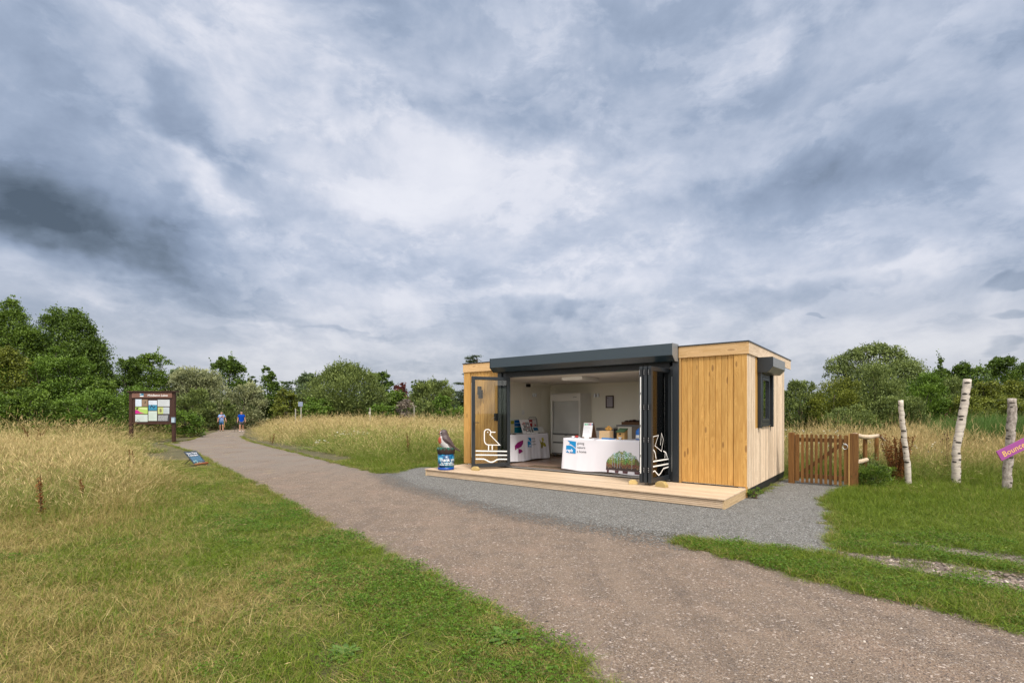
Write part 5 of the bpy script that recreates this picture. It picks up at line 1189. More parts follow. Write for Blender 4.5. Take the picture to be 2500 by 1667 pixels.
# left-hand wood
tree('birch_tree', 'tall feathery birch at the left edge of the wood, its top highest of all', 'tree', -70, 105, 722, 36, 'ash', 'shoots', .05, .9, rough=.42,
     lobes=[(0, 0, .45, .8, .42), (.1, 0, .80, .35, .16), (.15, 0, .92, .17, .08), (-.5, 0, .75, .35, .13), (.55, 0, .66, .35, .14), (-.2, .3, .6, .5, .2)])
tree('oak_tree', 'broad dark green oak whose crown slopes down to the right behind the bright bushes', 'tree', 88, 268, 750, 38, 'oak', 'round', .08, 1.0,
     lobes=[(-.1, 0, .45, .85, .42), (-.45, 0, .84, .32, .15), (.0, .1, .86, .26, .13), (.22, 0, .78, .30, .16), (.5, 0, .58, .34, .17), (.76, 0, .42, .24, .14), (-.8, 0, .6, .25, .16), (.25, -.4, .5, .4, .2)])
tree('field_maple', 'low dark tree with a ragged top behind the notice board, left of the spreading one', 'tree', 262, 352, 868, 44, 'oak', 'round', .0)
tree('ash_tree', 'mid-height tree with bare twigs at its spreading right-hand tips, above the notice board', 'tree', 310, 420, 856, 46, 'ash', 'shoots', .0, .9,
     lobes=[(-.1, 0, .42, .85, .42), (-.35, 0, .80, .38, .16), (.15, 0, .88, .30, .12), (.62, 0, .84, .32, .08), (.5, 0, .55, .4, .2), (-.7, 0, .55, .3, .2)])
bs = [(-120, 40, 860, 27, 'bright'), (-20, 95, 842, 27.5, 'olive'), (60, 170, 838, 28, 'bright'), (135, 235, 866, 28.5, 'bright'), (190, 290, 905, 29, 'ash'), (20, 130, 930, 25.5, 'ash'), (130, 300, 948, 27.5, 'bright'), (-80, 40, 940, 25, 'bright')]
lb = ['yellow-green bush at the very left edge in front of the birch', 'tall olive-green bush standing directly in front of the birch', 'biggest bright green bush in front of the dark oak', 'bright green bush below the sloping right side of the oak',
      'mid-green bush between the oak and the notice board', 'lower mid-green bush at the meadow edge below the olive one', 'low wide bright bush just left of the notice board', 'low bright bush at the left edge beside the tall dry grass']
for (a, b, t, Y, m), l in zip(bs, lb): tree('bush', l, 'bush', a, b, t, Y, m, 'round', 0, 1.0, group='green bushes along the left edge of the meadow')
tree('bramble', 'sprawling bright green bramble directly behind the notice board', 'bramble', 268, 420, 936, 33, 'bright', 'round', 0, 1.0, group='green bushes along the left edge of the meadow')
tree('bramble', 'low bramble mound right of the notice board in front of the silvery willow', 'bramble', 405, 500, 1000, 33, 'bright', 'round', 0, 1.0, group='green bushes along the left edge of the meadow')
tree('distant_tree', 'bluish distant tree showing between the twiggy tree and the silvery willow', 'tree', 405, 482, 893, 75, 'blue', 'round')
tree('silver_willow', 'large silvery grey-green willow between the notice board and the walkers', 'tree', 400, 560, 896, 47, 'grey', 'willow', 0, 1.0, rough=.5)
tree('shaded_bush', 'dark rounded bush at the foot of the silvery willow right of the notice board', 'bush', 420, 520, 945, 44.5, 'willow', 'willow', 0)
tree('round_tree', 'rounded dark green tree rising behind the two walkers', 'tree', 510, 602, 867, 62, 'oak', 'round', .05, 1.1)
tree('silver_willow', 'pale grey-green willow right behind the man in the dark blue shirt', 'tree', 545, 650, 932, 50, 'grey', 'willow', 0)
tree('silver_willow', 'lower grey-green willow between the two walkers', 'tree', 500, 580, 975, 47, 'willow', 'willow', 0)
tree('upright_tree', 'dark narrow tree with a knobbly pointed top right of the walkers', 'tree', 628, 684, 890, 52, 'oak', 'col', 0, 1.0, lobes=[(0, 0, .38, .9, .38), (-.1, 0, .72, .5, .16), (-.25, 0, .90, .30, .09), (.3, 0, .80, .35, .1), (.55, 0, .62, .35, .12)])
tree('upright_tree', 'small dark tree top just left of the knobbly narrow one', 'tree', 600, 634, 916, 58, 'oak', 'col', 0)
tree('distant_tree', 'low rounded tree behind, right of the dark narrow one', 'tree', 672, 724, 925, 70, 'blue', 'round')
tree('olive_shrub', 'yellow-green shrub in front of the dark narrow tree', 'bush', 660, 738, 950, 50, 'olive', 'round')
tree('distant_tree', 'bluish domed tree left of the big central willow', 'tree', 708, 785, 909, 80, 'blue', 'round')
tree('bright_shrub', 'broad bright green shrub left of the foot of the big central willow', 'bush', 728, 818, 968, 49, 'bright', 'round')
tree('big_willow', 'big central willow with feathery upright shoots along its top', 'tree', 738, 940, 884, 52, 'willow', 'willow', 0, 1.1, rough=.5,
     lobes=[(0, 0, .44, .84, .42), (0, 0, .82, .46, .17), (-.35, 0, .68, .38, .18), (.38, 0, .72, .42, .18), (-.72, 0, .45, .28, .22), (.74, 0, .45, .28, .24), (.1, -.5, .5, .5, .25), (-.3, -.5, .4, .4, .2)])
tree('lime_tree', 'dark rounded tree behind the right shoulder of the big willow', 'tree', 884, 962, 898, 82, 'oak', 'round')
tree('copper_beech', 'dark red-leaved tree on the skyline between green ones', 'tree', 956, 1004, 932, 90, 'copper', 'round')
tree('distant_tree', 'small round far tree right of the red-leaved one', 'tree', 998, 1026, 925, 95, 'oak', 'round')
tree('hedge_tree', 'mid-green bush under the red-leaved tree, right of the big willow', 'bush', 925, 1005, 950, 58, 'ash', 'round')
tree('feathery_willow', 'dark willow with wispy top between the red-leaved tree and the cabin', 'tree', 998, 1118, 922, 56, 'willow', 'willow', 0, 1.0)
tree('dusty_shrub', 'greyish purple shrub low in front of the far bushes left of the cabin', 'bush', 963, 1022, 972, 50, 'dusty', 'round', 0, .8)
tree('bright_shrub', 'bright green bush nearest the cabin among the far shrubs', 'bush', 1048, 1108, 960, 47, 'bright', 'round')
tree('small_willow', 'small dusky green willow between the purple shrub and the bright bush', 'bush', 1018, 1066, 965, 46, 'willow', 'willow')
tree('low_shrub', 'low green shrub running behind the left corner of the cabin', 'bush', 1090, 1190, 985, 45, 'ash', 'round')
tree('low_shrub', 'low green shrub under the right side of the big willow', 'bush', 895, 975, 985, 50, 'bright', 'round')
# cedar behind the cabin
Yc = 60.0; cd = empty('cedar_tree', (at(1165, Yc), Yc, 0), 0, 'dark layered cedar showing above and left of the cabin roof', 'tree', 'trees and bushes beyond the meadow')
cz_ = zt(868, Yc); P_ = []; D_ = []; T_ = []; mb = MB(); mb.tube([(0, 0, 0), (0, 0, cz_ * .95)], [.4, .08], 10)
for i in range(34):
    z = cz_ * (.22 + .76 * (i / 33)); a = rng.uniform(0, 2 * PI) if i % 2 else rng.choice([PI, 0]) + rng.normal(0, .4); L = (3.2 * (1 - .72 * (i / 33)) + .3) * rng.uniform(.75, 1.15)
    e = Vector((math.cos(a) * L, math.sin(a) * L, z + L * .10)); mb.tube([(0, 0, z - .2), e], [.07, .02], 5)
    n = int(L * 230); t = rng.uniform(.15, 1, n) ** .7; wd = .20 + .30 * (1 - t)
    c = np.array([[math.cos(a) * L, math.sin(a) * L, L * .10]]) * t[:, None] + np.array([[0, 0, z]]) + np.stack([rng.normal(0, 1, n) * wd * abs(math.sin(a)) + rng.normal(0, .15, n), rng.normal(0, 1, n) * wd * abs(math.cos(a)) + rng.normal(0, .15, n), rng.normal(0, .07, n) - .10 * t], 1)
    P_.append(c); D_.append(rng.normal(size=(n, 3)) * [1, 1, .3] + [math.cos(a), math.sin(a), 0]); T_.append(rng.normal(.4, .2, n))
P_ = np.vstack(P_); me = leaves_mesh('crown', P_, np.vstack(D_), rng.uniform(.12, .24, len(P_)), np.concatenate(T_), .4); me.materials.append(LM['cedar']); o = bpy.data.objects.new('crown', me); C.objects.link(o); o.parent = cd; mb.build('trunk', M_bark, cd)
# right-hand side
GR = 'willows and trees behind the gate and birch poles'
tree('crack_willow', 'large rounded tree standing highest behind the gate', 'tree', 2018, 2272, 836, 34, 'willow', 'weep', .02, 1.0, rough=.55, group=GR,
     lobes=[(0, 0, .44, .76, .41), (-.78, 0, .66, .22, .20), (-.52, 0, .80, .22, .12), (-.22, 0, .88, .22, .10), (.02, 0, .90, .24, .10), (.28, 0, .84, .20, .12), (.48, 0, .72, .20, .13), (.68, 0, .56, .22, .13), (.90, 0, .36, .17, .12), (-.4, -.5, .6, .3, .16), (.2, -.5, .62, .3, .18), (-.75, 0, .35, .26, .22), (.6, -.3, .35, .3, .2)])
R_ = [('goat_willow', 1895, 2010, 925, 23, 'willow', 'willow', 'leafy shrub just right of the cabin gable behind the gate'),
      ('goat_willow', 1975, 2100, 902, 22, 'olive', 'willow', 'lighter green shrub behind the middle of the gate'),
      ('goat_willow', 2060, 2210, 882, 23, 'willow', 'willow', 'tallest shrub, behind the slim birch pole and log rail'),
      ('goat_willow', 2180, 2310, 905, 25, 'bright', 'willow', 'yellowish green shrub between the slim and the tallest birch poles'),
      ('goat_willow', 2010, 2140, 985, 19.5, 'willow', 'willow', 'low dark shrub directly behind the gate and log rail'),
      ('goat_willow', 2120, 2270, 965, 21, 'willow', 'willow', 'dark lower shrub behind the slim birch pole'),
      ('goat_willow', 2275, 2385, 915, 28, 'willow', 'willow', 'green shrub directly behind the tallest birch pole'),
      ('alder_bush', 2360, 2455, 920, 27, 'olive', 'round', 'rounded yellow-green bush between the tallest and the grey pole'),
      ('alder_bush', 2435, 2560, 922, 27, 'olive', 'round', 'rounded yellow-green bush behind the grey pole at the frame edge'),
      ('alder_bush', 2300, 2430, 962, 24, 'olive', 'round', 'dark low bush behind the reeds right of the tallest pole'),
      ('alder_bush', 2420, 2560, 965, 24, 'olive', 'round', 'dark low bush behind the reeds at the right edge')]
for nm, a, b, t, Y, m, s, l in R_: tree(nm, l, 'bush', a, b, t, Y, m, s, 0, 1.05, group=GR)
tree('young_birch', 'small pointed treetop poking up between the big willow and the dark wood', 'tree', 2284, 2312, 872, 44, 'oak', 'shoots', 0, 1, lobes=[(0, 0, .4, .9, .4), (0, 0, .8, .55, .12), (0, 0, .93, .3, .07)], group=GR)
tree('wood_tree', 'dark rounded tree on the right skyline above the tallest birch pole', 'tree', 2322, 2428, 876, 46, 'oak', 'shoots', 0, 1.1, group=GR)
tree('wood_tree', 'dark tree rising at the right edge of the skyline', 'tree', 2405, 2500, 870, 48, 'oak', 'shoots', 0, 1.1, group=GR)
tree('wood_tree', 'outermost dark tree cut by the right edge of the view', 'tree', 2465, 2590, 866, 50, 'oak', 'shoots', 0, 1.1, group=GR)
tree('wood_tree', 'low dark tree between the big willow and the right-hand dark wood', 'tree', 2262, 2345, 893, 47, 'ash', 'round', 0, 1.1, group=GR)
# far belt of trees nobody could count
def belt(name, px0, px1, Y, h, mat, kindlabel):
    X0, X1 = at(px0, Y), at(px1, Y); n = int((X1 - X0) / 2.2); lbs = []
    for i in range(n): lbs.append((X0 + (X1 - X0) * (i + rng.uniform(-.3, .3)) / n, Y + rng.uniform(-1.5, 1.5), h * .42, 2.2, 2.0, h * .5 * rng.uniform(.85, 1.1)))
    ls = .0034 * Y; N_ = int((X1 - X0) * h * 4.2 / (ls * ls * .55)); cen, dr, tn, _ = crown_points(lbs, N_, ls, 'round'); ok = cen[:, 2] > 0
    me = leaves_mesh(name, cen[ok], dr[ok], ls * rng.uniform(.8, 1.4, ok.sum()), tn[ok], .7); me.materials.append(LM[mat]); o = bpy.data.objects.new(name, me); C.objects.link(o); tag(o, kindlabel, 'woodland', kind='stuff')
belt('far_wood', -200, 1300, 98, 5.6, 'blue', 'far belt of woodland beyond the meadow')
belt('hedgerow', 380, 1240, 60, 3.0, 'oak', 'low dark hedge bottoms beyond the meadow left of the cabin')
belt('hedgerow', -150, 320, 31, 2.3, 'oak', 'dark undergrowth beneath the left-hand wood')
belt('hedgerow', 1880, 2700, 31, 3.2, 'oak', 'dark undergrowth behind the willows right of the cabin')
#@@PART5
# ------------------------------------------------------------------ grass
M_grass = grassmat('grass_blade', (.055, .100, .008), (.195, .265, .020), (.23, .175, .055), (.48, .38, .15))
M_mead = grassmat('meadow_blade', (.095, .135, .020), (.26, .32, .055), (.30, .225, .085), (.62, .49, .24))
M_reed = grassmat('reed_blade', (.045, .105, .020), (.130, .230, .045), (.2, .2, .07), (.3, .3, .12), .35)
M_clover = grassmat('clover_leaf', (.055, .125, .014), (.150, .265, .030), (.16, .16, .05), (.24, .22, .08), .3)
def blade_patch(name, n, rad, h, hv, w, lean, mat, heads=0.0, flop=0.0, square=False, broad=0.0):
    r = rng
    if square: x = r.uniform(-rad, rad, n); y = r.uniform(-rad, rad, n)
    else:
        a = r.uniform(0, 2 * PI, n); q = rad * np.sqrt(r.uniform(0, 1, n)); x = q * np.cos(a); y = q * np.sin(a)
    H = h * np.clip(r.normal(1, hv, n), .25, 2.2); th = r.uniform(0, 2 * PI, n); ln = np.abs(r.normal(lean, lean * .5, n)); fl = r.random(n) < flop; ln = np.where(fl, ln + r.uniform(.9, 1.8, n), ln)
    W = w * r.uniform(.6, 1.4, n); ph = r.uniform(0, 2 * PI, n); wx, wy = np.cos(ph), np.sin(ph)
    ts = np.array([0, .35, .7, 1.0]); V = np.zeros((n, 7, 3), np.float32)
    for i, t in enumerate(ts):
        bend = ln * t ** 1.7; cx = x + np.cos(th) * bend * H; cy = y + np.sin(th) * bend * H; cz = H * t / np.sqrt(1 + (ln * t) ** 2 * 1.1)
        ww = W * (1.0 if i == 0 else (.95 if i == 1 else .6)) * .5
        if i < 3: V[:, 2 * i] = np.stack([cx - wx * ww, cy - wy * ww, cz], 1); V[:, 2 * i + 1] = np.stack([cx + wx * ww, cy + wy * ww, cz], 1)
        else: V[:, 6] = np.stack([cx, cy, cz], 1)
    base = np.arange(n)[:, None] * 7
    F4 = np.concatenate([base + [0, 1, 3, 2], base + [2, 3, 5, 4]], 0); F3 = base + [4, 5, 6]
    tone = r.uniform(0, 1, n); tone2 = np.clip(r.normal(.5, .25, n), 0, 1); head = np.zeros(n)
    verts = [V.reshape(-1, 3)]; q4 = [F4]; t4 = [np.tile(tone, 2)]; s4 = [np.tile(tone2, 2)]; h4 = [np.tile(head, 2)]
    off = 7 * n
    nh = int(n * heads)
    if nh:   # seed heads: feathery spindle on the tips of the tallest
        idx = np.argsort(-H)[:nh]; tip = V[idx, 6]; d = V[idx, 6] - (V[idx, 4] + V[idx, 5]) / 2; d /= np.linalg.norm(d, axis=1, keepdims=True) + 1e-6
        for rep in range(2):
            s = r.normal(size=(nh, 3)); s = np.cross(d, s); s /= np.linalg.norm(s, axis=1, keepdims=True) + 1e-6; hl = (H[idx] * r.uniform(.12, .22, nh))[:, None]; hw = w * r.uniform(1.2, 2.2, nh)[:, None]
            Q = np.stack([tip - d * hl * .5, tip + s * hw * .5, tip + d * hl * .6, tip - s * hw * .5], 1); verts.append(Q.reshape(-1, 3).astype(np.float32))
            q4.append(np.arange(nh)[:, None] * 4 + [0, 1, 2, 3] + off); off += 4 * nh; t4.append(tone[idx]); s4.append(np.clip(tone2[idx] + .2, 0, 1)); h4.append(np.ones(nh))
    Vv = np.concatenate(verts); Q4 = np.concatenate(q4); nq, nt = len(Q4), len(F3)
    me = bpy.data.meshes.new(name); me.vertices.add(len(Vv)); me.vertices.foreach_set('co', Vv.ravel()); me.loops.add(nq * 4 + nt * 3)
    me.loops.foreach_set('vertex_index', np.concatenate([Q4.ravel(), F3.ravel()])); me.polygons.add(nq + nt)
    me.polygons.foreach_set('loop_start', np.concatenate([np.arange(nq) * 4, nq * 4 + np.arange(nt) * 3])); me.update(calc_edges=True)
    for nm, arr in (('tone', np.concatenate(t4 + [tone])), ('tone2', np.concatenate(s4 + [tone2])), ('head', np.concatenate(h4 + [head]))):
        a = me.attributes.new(nm, 'FLOAT', 'FACE'); a.data.foreach_set('value', arr.astype(np.float32))
    me.materials.append(mat); o = bpy.data.objects.new(name, me); return o
def leaf_patch(name, n, rad, mat, size=.02):
    r = rng; cs = []; a = r.uniform(0, 2 * PI, n); q = rad * np.sqrt(r.uniform(0, 1, n)); c = np.stack([q * np.cos(a), q * np.sin(a), r.uniform(.01, .06, n)], 1)
    tri = np.repeat(c, 3, 0); an = r.uniform(0, 2 * PI, n); ang = (an[:, None] + np.array([0, 2.1, 4.2])).ravel(); dr = np.stack([np.cos(ang), np.sin(ang), np.full(3 * n, .15)], 1)
    cen = tri + dr * size * .5; me = leaves_mesh(name, cen, dr, np.full(3 * n, size) * r.uniform(.7, 1.3, 3 * n), np.repeat(r.random(n), 3), .85)
    for nm, arr in (('tone2', np.repeat(r.random(n), 3)), ('head', np.zeros(3 * n))): at_ = me.attributes.new(nm, 'FLOAT', 'FACE'); at_.data.foreach_set('value', arr.astype(np.float32))
    me.materials.append(mat); return bpy.data.objects.new(name, me)
def scatter(name, protos, X, Y, S, dry, label, mat=None, zs=None, z0=0.0, tilt=.12, cat='grass'):
    """one object whose points carry copies of the tufts (geometry nodes); S and zs scale them"""
    col = bpy.data.collections.new(name + '_tufts')
    for p in protos: col.objects.link(p)
    n = len(X); me = bpy.data.meshes.new(name); me.vertices.add(n); me.vertices.foreach_set('co', np.stack([X, Y, np.full(n, z0)], 1).astype(np.float32).ravel())
    rot = np.stack([rng.normal(0, tilt, n), rng.normal(0, tilt, n), rng.uniform(0, 2 * PI, n)], 1).astype(np.float32); zs = S if zs is None else zs
    for nm, tp, arr in (('rot', 'FLOAT_VECTOR', rot.ravel()), ('scl', 'FLOAT_VECTOR', np.stack([S, S, zs], 1).astype(np.float32).ravel()), ('dry', 'FLOAT', np.asarray(dry, np.float32))):
        a = me.attributes.new(nm, tp, 'POINT'); a.data.foreach_set('vector' if tp != 'FLOAT' else 'value', arr)
    a = me.attributes.new('pick', 'INT', 'POINT'); a.data.foreach_set('value', rng.integers(0, len(protos), n).astype(np.int32))
    o = bpy.data.objects.new(name, me); C.objects.link(o); tag(o, label, cat, kind='stuff')
    ng = bpy.data.node_groups.new(name, 'GeometryNodeTree'); ng.interface.new_socket('Geometry', in_out='INPUT', socket_type='NodeSocketGeometry'); ng.interface.new_socket('Geometry', in_out='OUTPUT', socket_type='NodeSocketGeometry')
    N = ng.nodes; L = ng.links; gi = N.new('NodeGroupInput'); go = N.new('NodeGroupOutput'); ip_ = N.new('GeometryNodeInstanceOnPoints'); ci = N.new('GeometryNodeCollectionInfo')
    ci.inputs['Collection'].default_value = col; ci.inputs['Separate Children'].default_value = True; ci.inputs['Reset Children'].default_value = True
    def na(nm, dt):
        q = N.new('GeometryNodeInputNamedAttribute'); q.data_type = dt; q.inputs['Name'].default_value = nm; return q.outputs['Attribute']
    L.new(gi.outputs[0], ip_.inputs['Points']); L.new(ci.outputs[0], ip_.inputs['Instance']); ip_.inputs['Pick Instance'].default_value = True
    L.new(na('pick', 'INT'), ip_.inputs['Instance Index']); L.new(na('rot', 'FLOAT_VECTOR'), ip_.inputs['Rotation']); L.new(na('scl', 'FLOAT_VECTOR'), ip_.inputs['Scale']); L.new(ip_.outputs[0], go.inputs[0])
    m = o.modifiers.new('tufts', 'NODES'); m.node_group = ng; return o
# value noise for patchiness
def vnoise(X, Y, sc, seed):
    r = np.random.default_rng(seed); G = r.random((64, 64)); x = (X * sc) % 64; y = (Y * sc) % 64; i = x.astype(int); j = y.astype(int); u = x - i; v = y - j; u = u * u * (3 - 2 * u); v = v * v * (3 - 2 * v); i2 = (i + 1) % 64; j2 = (j + 1) % 64
    return (G[i, j] * (1 - u) * (1 - v) + G[i2, j] * u * (1 - v) + G[i, j2] * (1 - u) * v + G[i2, j2] * u * v)
def fbm(X, Y, sc, seed): return (vnoise(X, Y, sc, seed) + .5 * vnoise(X, Y, sc * 2.1, seed + 1) + .25 * vnoise(X, Y, sc * 4.3, seed + 2)) / 1.75
def sstep(x, a, b): t = np.clip((x - a) / (b - a), 0, 1); return t * t * (3 - 2 * t)
foot = [tuple(BW(*q)[:2]) for q in ((-7.5, -1.56), (.03, -1.56), (.05, 3.9), (-7.5, 3.9))]
road = [np.array(path_poly), np.array(pad_poly)]
def field(y0, y1, step, xpad=1.2, xr=None):
    gy = np.arange(y0, y1, step); Xs = []; Ys = []
    for y in gy:
        xm = 1.035 * y + xpad; x = np.arange(-xm, xm, step); Xs.append(x + rng.uniform(-.5, .5, len(x)) * step); Ys.append(np.full(len(x), y) + rng.uniform(-.5, .5, len(x)) * step)
    return np.concatenate(Xs), np.concatenate(Ys)
def offroad(X, Y, m=.0):
    bad = inside(path_poly, X, Y) | inside(pad_poly, X, Y) | inside(foot, X, Y) | inside(signpad, X, Y)
    near = np.minimum(dist(path_poly + [path_poly[0]], X, Y), dist(pad_poly + [pad_poly[0]], X, Y))
    st = ((inside(stony_poly, X, Y) | (dist(stony_poly, X, Y) < .10)) & (rng.random(X.shape) < .95)) | (inside(stony2, X, Y) & (rng.random(X.shape) < .88)) | (np.hypot(X + 9.55, Y - 15.3) < .38)
    return (~bad | (near < -m)) & ~((near < m) & bad) & ~st, near
def leftside(X, Y): return X < np.interp(Y, [p[1] for p in EL[::-1]], [p[0] for p in EL[::-1]])
def height_map(X, Y, near):
    """sward height in metres and dryness, over the whole meadow"""
    dl = dist(EL, X, Y); L = leftside(X, Y); n1 = fbm(X, Y, .35, 5); n2 = fbm(X, Y, 1.2, 9)
    # left of the path: mown verge, then rough, then tall hay
    tl = sstep(dl + (n1 - .5) * 1.6, .9, 3.6) * sstep(Y + (n1 - .5) * 3 - .25 * np.abs(X), 4.2, 8.8)
    hL = .045 + .05 * sstep(dl, .3, 2.5) + .34 * tl + .30 * tl * sstep(Y, 19, 25) * (X < -.78 * Y)
    hL = np.where(Y > 20, np.maximum(hL, .12 + .35 * sstep(dl, .5, 3)), hL)
    dL = .22 + .38 * sstep(dl + (n1 - .5) * 2.2, .7, 3.2) + (n2 - .5) * 1.1 + .05 * tl; dL = np.where(Y > 13, dL * .6 + .22, dL)
    # beyond the path on the right and round the cabin
    dr = near; hR = .08 + .46 * sstep(dr + (n1 - .5) * .8, .1, 3.0); hR = hR + .16 * sstep(Y, 24, 34) * sstep(dr, 1.2, 4)
    dR = .16 + (n2 - .5) * .6 + .55 * sstep(Y + (n1 - .5) * 7, 23, 31)
    h = np.where(L, hL, hR); d = np.where(L, dL, dR)
    # right-hand side: bright lawn up to the poles, hay and reeds behind
    R = (X > 1.9) & (X > 4.3 + (Y - 7.5) * .55 - 5.5 * (Y < 7.6)) & (Y < 60) & ~L & (X > .30 * Y)
    edge = 11.15 + (n1 - .5) * .9
    hR2 = .075 + .07 * sstep(Y, 7.2, 9.5) + .30 * sstep(Y, 10.9, 12.6) + .18 * sstep(Y, 12.6, 15)
    hR2 = np.where((Y < 6.6) , .07, hR2)
    dR2 = .05 + (n2 - .5) * .35 + .85 * sstep(Y + (n1 - .5) * 1.5, 12.2, 13.6) + .25 * ((Y > 5.6) & (Y < 8.3)) * sstep(n1, .35, .6)
    dR2 = np.where(Y < 6.4, .05 + (n2 - .5) * .5, dR2)
    h = np.where(R, hR2, h); d = np.where(R, dR2, d)
    return h, d, L, R
# short sward: everywhere shorter than .2 m
short = [blade_patch('short_tuft', 190, .17, .075, .35, .0042, .75, M_grass, 0, .35) for _ in range(5)]
X, Y = field(2.2, 17, .13); 
keep = rng.random(X.shape) < np.clip(1.25 - Y / 22, .45, 1); X, Y = X[keep], Y[keep]
ok, near = offroad(X, Y, .01); X, Y, near = X[ok], Y[ok], near[ok]; h, d, L, R = height_map(X, Y, near); k = h < .34; X, Y, h, d, near = X[k], Y[k], h[k], d[k], near[k]
bare = .5 * sstep(fbm(X, Y, .9, 31), .70, .80) * (h < .12); k = rng.random(X.shape) > bare * .6; X, Y, h, d, near = X[k], Y[k], h[k], d[k], near[k]
zs = np.clip(h / .075, .75, 3.2) * rng.uniform(.55, 1.0, len(X)) * (.6 + 1.0 * fbm(X, Y, 2.2, 15)) * np.clip(.55 + near * 3, .5, 1); S = rng.uniform(.85, 1.2, len(X)) * np.clip(.8 + Y * .02, .8, 1.2)
scatter('lawn_grass', short, X, Y, S, d, 'short green and straw-coloured grass beside the path and cabin', zs=zs)
# fringe of ragged tufts along the edges of the path and forecourt
E_ = []
for line in (lw, rw, gw, guw, prw, signpad):
    for (a, b) in zip(line[:-1], line[1:]):
        a = np.array(a); b = np.array(b); m = max(1, int(np.linalg.norm(b - a) / .05))
        for i in range(m): E_.append(a + (b - a) * rng.random() + rng.normal(0, .045, 2))
E_ = np.array(E_); E_ = E_[(E_[:, 1] > 2) & (E_[:, 1] < 34) & (rng.random(len(E_)) < .8)]
fr = [blade_patch('fringe_tuft', 60, .07, .06, .4, .0042, .9, M_grass, 0, .5) for _ in range(4)]
scatter('edge_grass', fr, E_[:, 0], E_[:, 1], rng.uniform(.6, 1.3, len(E_)), rng.uniform(.0, .55, len(E_)), 'ragged low grass creeping over the edges of the path', zs=rng.uniform(.5, 1.3, len(E_)))
# long straw stems and flattened hay in the left foreground
hay = [blade_patch('hay_tuft', 22, .22, .15, .40, .0030, 1.3, M_mead, .08, .5) for _ in range(5)]
X, Y = field(2.3, 13, .26); ok, near = offroad(X, Y, .15); X, Y, near = X[ok], Y[ok], near[ok]; h, d, L, R = height_map(X, Y, near)
k = L & (dist(EL, X, Y) > .9) & (rng.random(X.shape) < .25 + .7 * fbm(X, Y, .7, 44)); X, Y = X[k], Y[k]
scatter('dead_grass', hay, X, Y, rng.uniform(.7, 1.2, len(X)), rng.uniform(.65, 1.0, len(X)), 'bent straw stems lying over the rough grass in the left foreground', zs=rng.uniform(.4, 1.0, len(X)))
# tall hay meadow
tall = [blade_patch('hay_tall_tuft', 120, .32, .80, .30, .0046, .30, M_mead, .24, .08) for _ in range(6)]
Xn, Yn = field(5.0, 20, .27); Xf, Yf = field(20, 60, .62, 3); X = np.concatenate([Xn, Xf]); Y = np.concatenate([Yn, Yf])
ok, near = offroad(X, Y, .12); X, Y, near = X[ok], Y[ok], near[ok]; h, d, L, R = height_map(X, Y, near)
k = (h > .20) & ~(R & (Y > 25)) & ~(L & (Y > 30) & (X < -.75 * Y)); X, Y, h, d = X[k], Y[k], h[k], d[k]
k = rng.random(X.shape) < np.where(h < .4, .7, 1); X, Y, h, d = X[k], Y[k], h[k], d[k]
S = np.where(Y > 20, 1.9, 1.0) * rng.uniform(.85, 1.2, len(X)); zs = h / .80 * rng.uniform(.75, 1.25, len(X)) * (1 + .7 * (fbm(X, Y, .9, 77) - .5))
scatter('meadow_grass', tall, X, Y, S, d, 'tall seeding meadow grass, pale straw above green', zs=zs, tilt=.07)
# green undergrowth between the hay stems
und = [blade_patch('under_tuft', 120, .26, .34, .3, .006, .5, M_grass, 0, .15) for _ in range(4)]
k = rng.random(X.shape) < np.where(Y < 24, 1.0, .5); Xu, Yu, hu, du = X[k], Y[k], h[k], d[k]
scatter('meadow_undergrowth', und, Xu, Yu, S[k], np.clip(du - .30, 0, .6), 'green undergrowth in the meadow', zs=np.clip(hu / .50, .4, 1.6) * rng.uniform(.7, 1.2, len(Xu)))
# reeds behind the right-hand hay
reed = [blade_patch('reed_tuft', 60, .32, 1.45, .14, .016, .22, M_reed, 0, .02) for _ in range(4)]
X = rng.uniform(12.5, 25, 1500); Y = rng.uniform(16.2, 21.5, 1500); k = (X / Y > .84 + .06 * rng.random(1500)); X, Y = X[k], Y[k]
scatter('reeds', reed, X, Y, rng.uniform(.8, 1.2, len(X)), rng.uniform(0, .25, len(X)), 'stand of tall green reeds behind the birch poles', zs=rng.uniform(.75, 1.02, len(X)))
# clover and broad leaves in the green verge near the viewer
clo = [leaf_patch('clover_tuft', 130, .17, M_clover, .0115) for _ in range(4)]
X, Y = field(2.2, 9, .17); ok, near = offroad(X, Y, .04); X, Y = X[ok], Y[ok]; dl = dist(EL, X, Y); L = leftside(X, Y); f = fbm(X, Y, 1.1, 61)
k = ((L & (rng.random(X.shape) < np.clip(1.15 - dl / 1.5, .03, .85) * sstep(f, .30, .6))) | (~L & (Y < 6.6) & (rng.random(X.shape) < .6 * sstep(f, .3, .6)))); X, Y = X[k], Y[k]
scatter('clover', clo, X, Y, rng.uniform(.8, 1.3, len(X)), rng.uniform(0, .25, len(X)), 'low clover and broad-leaved weeds in the green verge', zs=rng.uniform(.8, 1.6, len(X)), cat='clover')
